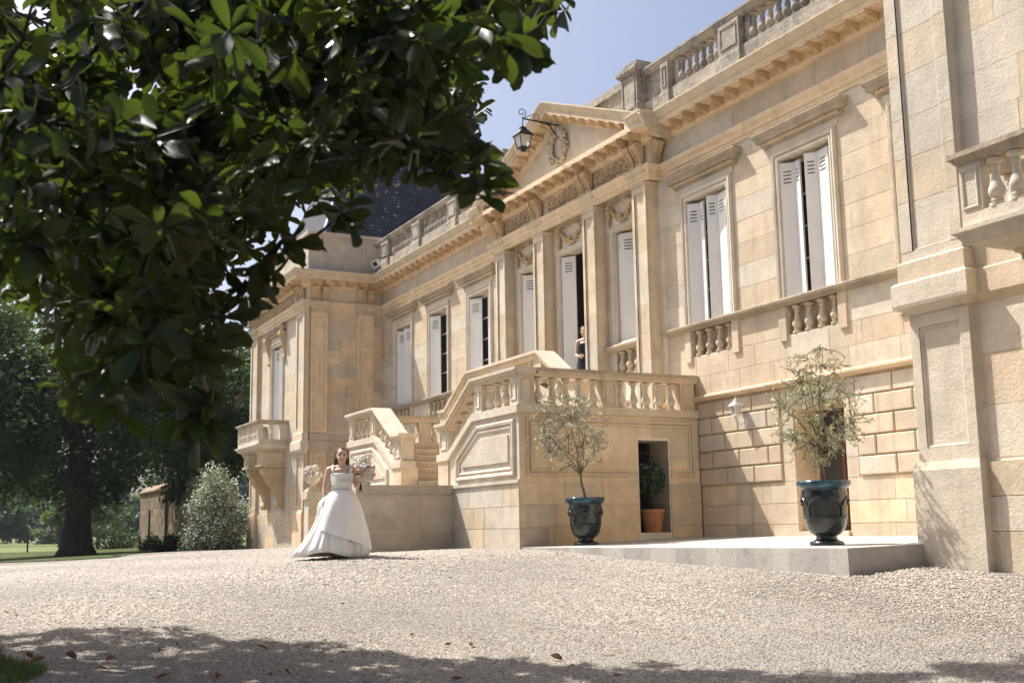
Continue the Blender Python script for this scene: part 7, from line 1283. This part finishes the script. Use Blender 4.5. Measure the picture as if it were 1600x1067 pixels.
def bride():
    x, y = -17.7, 5.93; z = gz1(x, y); T = thing('person', 'bride in a white square-necked gown walking over the gravel, lifting her skirt', 'person', (x, y, z))
    d = Vector((x, y, 0)).normalized(); T.scale = (1.12, 1.1, 1.0); T.rotation_euler = (0, 0, math.atan2(-d.x, d.y))      # local -y looks at the camera
    m = MB()
    q, R = head(m, (0, -.015, 1.592), yaw=.06, pitch=.03)
    m.tube([(0,.02,1.38),(0,.012,1.44),(0,0,1.51)], [.062,.052,.05], 14)
    for zz, rx, ry, yy in ((.98,.165,.12,.0),(1.07,.128,.098,.0),(1.17,.138,.105,-.005),(1.27,.15,.112,-.012),(1.34,.15,.095,-.002),(1.385,.125,.07,.01)): m.blob((0,yy,zz), .1, 18, 10, sc=(rx*10,ry*10,.85))
    limb(m, [(-.10,.005,1.40), (-.172,.01,1.375), (-.232,.02,1.11), (-.240,-.075,.885)], [.05,.055,.041,.024]); hand(m, (-.240,-.075,.885), (-.02,-.12,-1), (.9,.3,0), .75, -1)
    limb(m, [(.10,.005,1.40), (.165,.01,1.375), (.212,.045,1.125), (.258,-.13,1.165)], [.05,.055,.041,.024]); hand(m, (.258,-.13,1.165), (.05,-1,.15), (-.2,.2,1), .95, 1)
    limb(m, [(-.09,0,.95), (-.11,-.05,.5), (-.125,-.10,.09)], [.09,.06,.036]); limb(m, [(.09,0,.95), (.1,.03,.5), (.1,.10,.09)], [.09,.06,.036])
    for s, yy in ((-.125,-.12), (.1,.08)): m.tube([(s,yy+.05,.05),(s,yy-.03,.045),(s,yy-.10,.028),(s,yy-.16,.022)], [.03,.034,.034,.018], 10)
    add_local(remeshed(m, 'body', MT['skin'], T, .0075, 3), 'body', T); face(q, R, T)
    for s, yy in ((-.125,-.12), (.1,.08)):
        m = MB(); m.tube([(s,yy+.06,.018),(s,yy-.05,.012),(s,yy-.17,.010)], [.03,.034,.022], 8); m.tube([(s-.036,yy-.06,.02),(s,yy-.06,.07),(s+.036,yy-.06,.02)], .010, 6); m.tube([(s-.036,yy-.11,.02),(s,yy-.11,.062),(s+.036,yy-.11,.02)], .009, 6); link_local(m, 'sandal', MT['sandal'], T)
    # hair: brown, parted, falling behind the shoulders
    m = MB(); m.blob(q(0,.030,.036), .1, 18, 14, sc=(.83,.90,1.0), rot=R); r = random.Random(3)
    for i in range(46):
        a = -1.9+3.8*i/45; sx = math.sin(a); pr = [q(.02*sx,-.045+.04*abs(sx),.128), q(.078*sx,.035-.065*math.cos(a)*.55+.02,.075), q(.088*sx,.045+.02*(1-abs(sx)),-.01), q(.094*sx,.062,-.095), q((.100+.02*r.random())*sx,.085,-.20-.05*r.random())]
        m.tube(pr, [.010,.016,.016,.014,.006], 5)
    link_local(m, 'hair', MT['hair'], T)
    # gown
    def rings(rows, n=120, fold=None):
        m = MB()
        for zz, cx, cy, rx, ry, fo in rows:
            for k in range(n):
                a = 2*PI*k/n; ca, sa = math.cos(a), math.sin(a); f = 1.; dz = 0; ex = ey = 0
                if fo: f += 2.3*fo*(.5*math.sin(8*a+1.6*zz+.8*math.sin(2*a))+.32*math.sin(15*a+1+2*zz+1.3*math.sin(3*a))+.2*math.sin(27*a+zz)+.2*math.sin(5*a-1.5))
                if fold: ex, ey, dz = fold(a, zz)
                m.v.append((cx+rx*ca*f+ex, cy+ry*sa*f+ey, zz+dz))
        for i in range(len(rows)-1):
            for k in range(n): k2 = (k+1) % n; m.f.append((i*n+k, i*n+k2, (i+1)*n+k2, (i+1)*n+k))
        return m
    m = rings([(1.318,0,-.012,.158,.120,0),(1.312,0,-.012,.166,.128,0),(1.27,0,-.014,.167,.130,.004),(1.20,0,-.008,.158,.122,.006),(1.13,0,-.004,.147,.113,.006),(1.06,0,0,.143,.110,.006),(1.03,0,0,.150,.116,.0)], 72)
    m.tube([(-.118,-.085,1.31),(-.128,-.05,1.375),(-.125,.0,1.437),(-.118,.07,1.36),(-.11,.10,1.30)], [.022,.020,.018,.018,.018], 8); m.tube([(.118,-.085,1.31),(.126,-.05,1.375),(.122,.0,1.437),(.115,.07,1.36),(.108,.10,1.30)], [.022,.020,.018,.018,.018], 8)
    for k in range(3): m.tube([(-.15+.30*t, -.128-.012*math.sin(t*PI), 1.24-.045*k+.03*t*(k-1)) for t in np.linspace(0, 1, 9)], .007, 5)
    link_local(m, 'bodice', MT['satin'], T)
    def fold(a, zz):
        ca, sa = math.cos(a), math.sin(a); g = max(0, (1.0-zz)); low = max(0, (.55-zz)/.55)
        tr = max(0, math.cos(a-PI*.93))**2                      # train swept back to the picture's left
        ex = -.25*tr*low**1.6; ey = .16*tr*low**1.4
        hd = max(0, math.cos(a-PI*1.12))**10*math.exp(-((zz-.86)/.13)**2); ex -= .075*hd; ey -= .03*hd   # cloth gathered in her hand
        fr = max(0, math.cos(a-PI*1.36))**6; dz = fr*low*.085   # hem lifted in front
        return ex, ey, dz
    rows = [(1.055,0,0,.144,.112,0),(1.03,0,0,.154,.120,.004),(.99,0,.0,.180,.142,.012),(.93,-.005,.0,.212,.175,.02),(.86,-.01,.0,.243,.208,.026),(.78,-.012,.0,.272,.240,.03),(.68,-.015,.0,.304,.276,.034),(.56,-.02,.0,.334,.310,.038),(.44,-.025,.0,.360,.342,.042),(.32,-.03,.0,.382,.368,.046),(.20,-.035,.0,.400,.388,.05),(.11,-.04,.0,.412,.402,.054),(.045,-.045,.0,.417,.408,.056),(.012,-.045,0,.390,.385,.056)]
    m = rings(rows, 160, fold); m.v = [(a, b, max(c, .008)) for a, b, c in m.v]; link_local(m, 'skirt', MT['satin'], T)
    m = MB()                                                     # overskirt: wrapped drapes from the waist to the lifted hand
    n = 34
    for j in range(n):
        s = j/(n-1); a0 = PI*1.12+s*PI*.86
        for i in range(16):
            t = i/15; zz = 1.05-t*(.66+.30*s); rr = float(np.interp(zz, [r_[0] for r_ in rows[::-1]], [r_[3] for r_ in rows[::-1]]))*1.03+.012+t*.012*math.sin(9*s+4*t)+t*.012*math.sin(23*s+5*t); a = a0+.30*t*(1-s); m.v.append((math.cos(a)*rr*1.0-.015*t, math.sin(a)*rr*.94-.008-.02*math.sin(6*s)*t, zz+.07*(1-s)*t))
    m.f = [(j*16+i, j*16+i+1, (j+1)*16+i+1, (j+1)*16+i) for j in range(n-1) for i in range(15)]; link_local(m, 'overskirt', MT['satin'], T)
    return T
BR = bride()
def bouquet():
    M_ = Matrix.Translation(BR.location) @ BR.rotation_euler.to_matrix().to_4x4() @ Matrix.Diagonal((1.12, 1.1, 1, 1)); c = M_ @ Vector((.325, -.235, 1.30)); T = thing('bouquet', 'bouquet of cream and peach roses held by the bride', 'bouquet', M_ @ Vector((.285,-.21,1.06)))
    r = random.Random(4); rx = (M_.to_3x3() @ Vector((1,0,0))); ry = (M_.to_3x3() @ Vector((0,1,0))); cols = [((.74,.70,.62),'cream_petal'), ((.72,.42,.28),'peach_petal'), ((.70,.52,.44),'blush_petal'), ((.62,.58,.62),'lilac_petal')]
    pm = [leaf(nm, cc, cc, .6, .12, .2, cc, .2, 20) for cc, nm in cols]
    for k in range(17):
        a = k*2.4; q = .125*math.sqrt(k/17); h = .09*(1-(q/.135)**2); p = c+rx*q*math.cos(a)*1.05+Vector((0,0,q*math.sin(a)*1.15))-ry*h; s = r.uniform(.036, .056); m = MB()
        m.blob(p, s*.62, 8, 6)
        for ly, (nn, rr, tl) in enumerate(((4,.55,.4),(6,.85,.75),(7,1.15,1.05))):
            for j in range(nn):
                b = j*2*PI/nn+ly; dr = rx*math.cos(b)+Vector((0,0,1))*math.sin(b); m.blob(p+dr*s*rr*.55+ry*s*(.12*ly-.2), s*.5, 6, 5, sc=(1,.42,1), rot=Matrix.Rotation(b, 3, ry))
        m.build('rose', pm[(0,1,0,2,1,0,3,2,0,1,0,2,0,1,3,0,2)[k]], T, smooth=True)
    P, A, N = [], [], []
    for k in range(90): v = Vector((r.gauss(0,1), r.gauss(0,1), r.gauss(0,1))).normalized(); P.append(c+v*.09+ry*.05); A.append((v+ry*.1).normalized()); N.append((r.gauss(0,1), r.gauss(0,1), r.gauss(0,1)))
    leaves_mesh('leaves', P, A, unit(np.array(N)), [r.uniform(.06,.10) for _ in P], [.028]*len(P), MT['treeleaf'], T, kind='stuff')
    m = MB()
    for k in range(12): a = r.random()*6.28; q = M_ @ Vector((.262+.018*math.cos(a), -.215+.018*math.sin(a), 1.03+r.uniform(-.02,.03))); m.tube([c+ry*.05, M_ @ Vector((.268,-.215,1.18)), q], .005, 5)
    m.build('stems', MT['laurel'], T)
bouquet()
def guest():
    x, y, z = -22.20, 13.14, 2.79; T = thing('person', 'dark-haired woman in a black dress standing inside the open entrance door', 'person', (x, y, z)); T.rotation_euler = (0, 0, math.radians(38))
    m = MB(); q, R = head(m, (0, -.015, 1.60), yaw=.15, pitch=.05); m.tube([(0,.02,1.38),(0,.012,1.44),(0,0,1.51)], [.06,.05,.048], 14)
    for zz, rx, ry in ((.92,.17,.13),(1.07,.125,.098),(1.2,.14,.11),(1.30,.148,.105),(1.385,.12,.07)): m.blob((0,0,zz), .1, 16, 10, sc=(rx*10,ry*10,.9))
    limb(m, [(-.10,0,1.40),(-.17,.01,1.375),(-.215,.03,1.09),(-.10,-.15,1.02)], [.05,.052,.04,.024]); hand(m, (-.10,-.15,1.02), (1,-.3,.1), (0,1,0), .5, 1)
    limb(m, [(.10,0,1.40),(.17,.01,1.375),(.21,.04,1.09),(.20,-.06,.86)], [.05,.052,.04,.024]); hand(m, (.20,-.06,.86), (0,-.15,-1), (-.9,.2,0), .4, 1)
    limb(m, [(-.085,0,.92),(-.09,0,.5),(-.09,.02,.08)], [.09,.06,.036]); limb(m, [(.085,0,.92),(.09,0,.5),(.09,.0,.08)], [.09,.06,.036])
    for s in (-.09, .09): m.tube([(s,.05,.05),(s,-.03,.045),(s,-.10,.028),(s,-.16,.022)], [.03,.034,.034,.018], 10)
    add_local(remeshed(m, 'body', MT['skin'], T, .010, 3), 'body', T); face(q, R, T)
    m = MB(); m.blob(q(0,.030,.034), .1, 16, 12, sc=(.88,.92,1.05), rot=R); r = random.Random(5)
    for i in range(40): a = -2.1+4.2*i/39; sx = math.sin(a); w_ = r.uniform(.01,.03); m.tube([q(.03*sx,-.03,.125), q(.088*sx,.02,.07), q(.105*sx+w_*sx,.04,-.01), q(.100*sx,.06,-.09), q(.118*sx,.05,-.20-.06*r.random())], [.012,.02,.02,.018,.008], 5)
    link_local(m, 'hair', MT['darkhair'], T)
    m = MB(); m.lathe([(.155,1.33),(.16,1.28),(.15,1.18),(.138,1.07),(.165,.97),(.19,.88),(.20,.6),(.225,.3),(.24,.06),(.23,.05),(.20,.3),(.13,1.05),(.14,1.3)], (0,0,0), 40, 1, .8); m.tube([(-.10,-.09,1.31),(-.10,-.02,1.415),(-.09,.09,1.33)], .012, 6); m.tube([(.10,-.09,1.31),(.10,-.02,1.415),(.09,.09,1.33)], .012, 6); link_local(m, 'dress', MT['blackcloth'], T)
guest()
# ------------------------------------------------------------------ summer haze: one closed box of thin, even air
k = NT('haze_air'); k.t.nodes.remove(k.b); v = k.n('ShaderNodeVolumePrincipled', {'Color': (.80,.88,1.,1), 'Density': .0002, 'Anisotropy': .2}); k.t.links.new(v.outputs[0], k.out.inputs['Volume'])
m = MB(); m.box(-420, 60, -180, 220, -4, 40); o = m.build('haze', k.m); tag(o, 'thin summer haze over the meadow and the far trees', 'haze', kind='stuff')
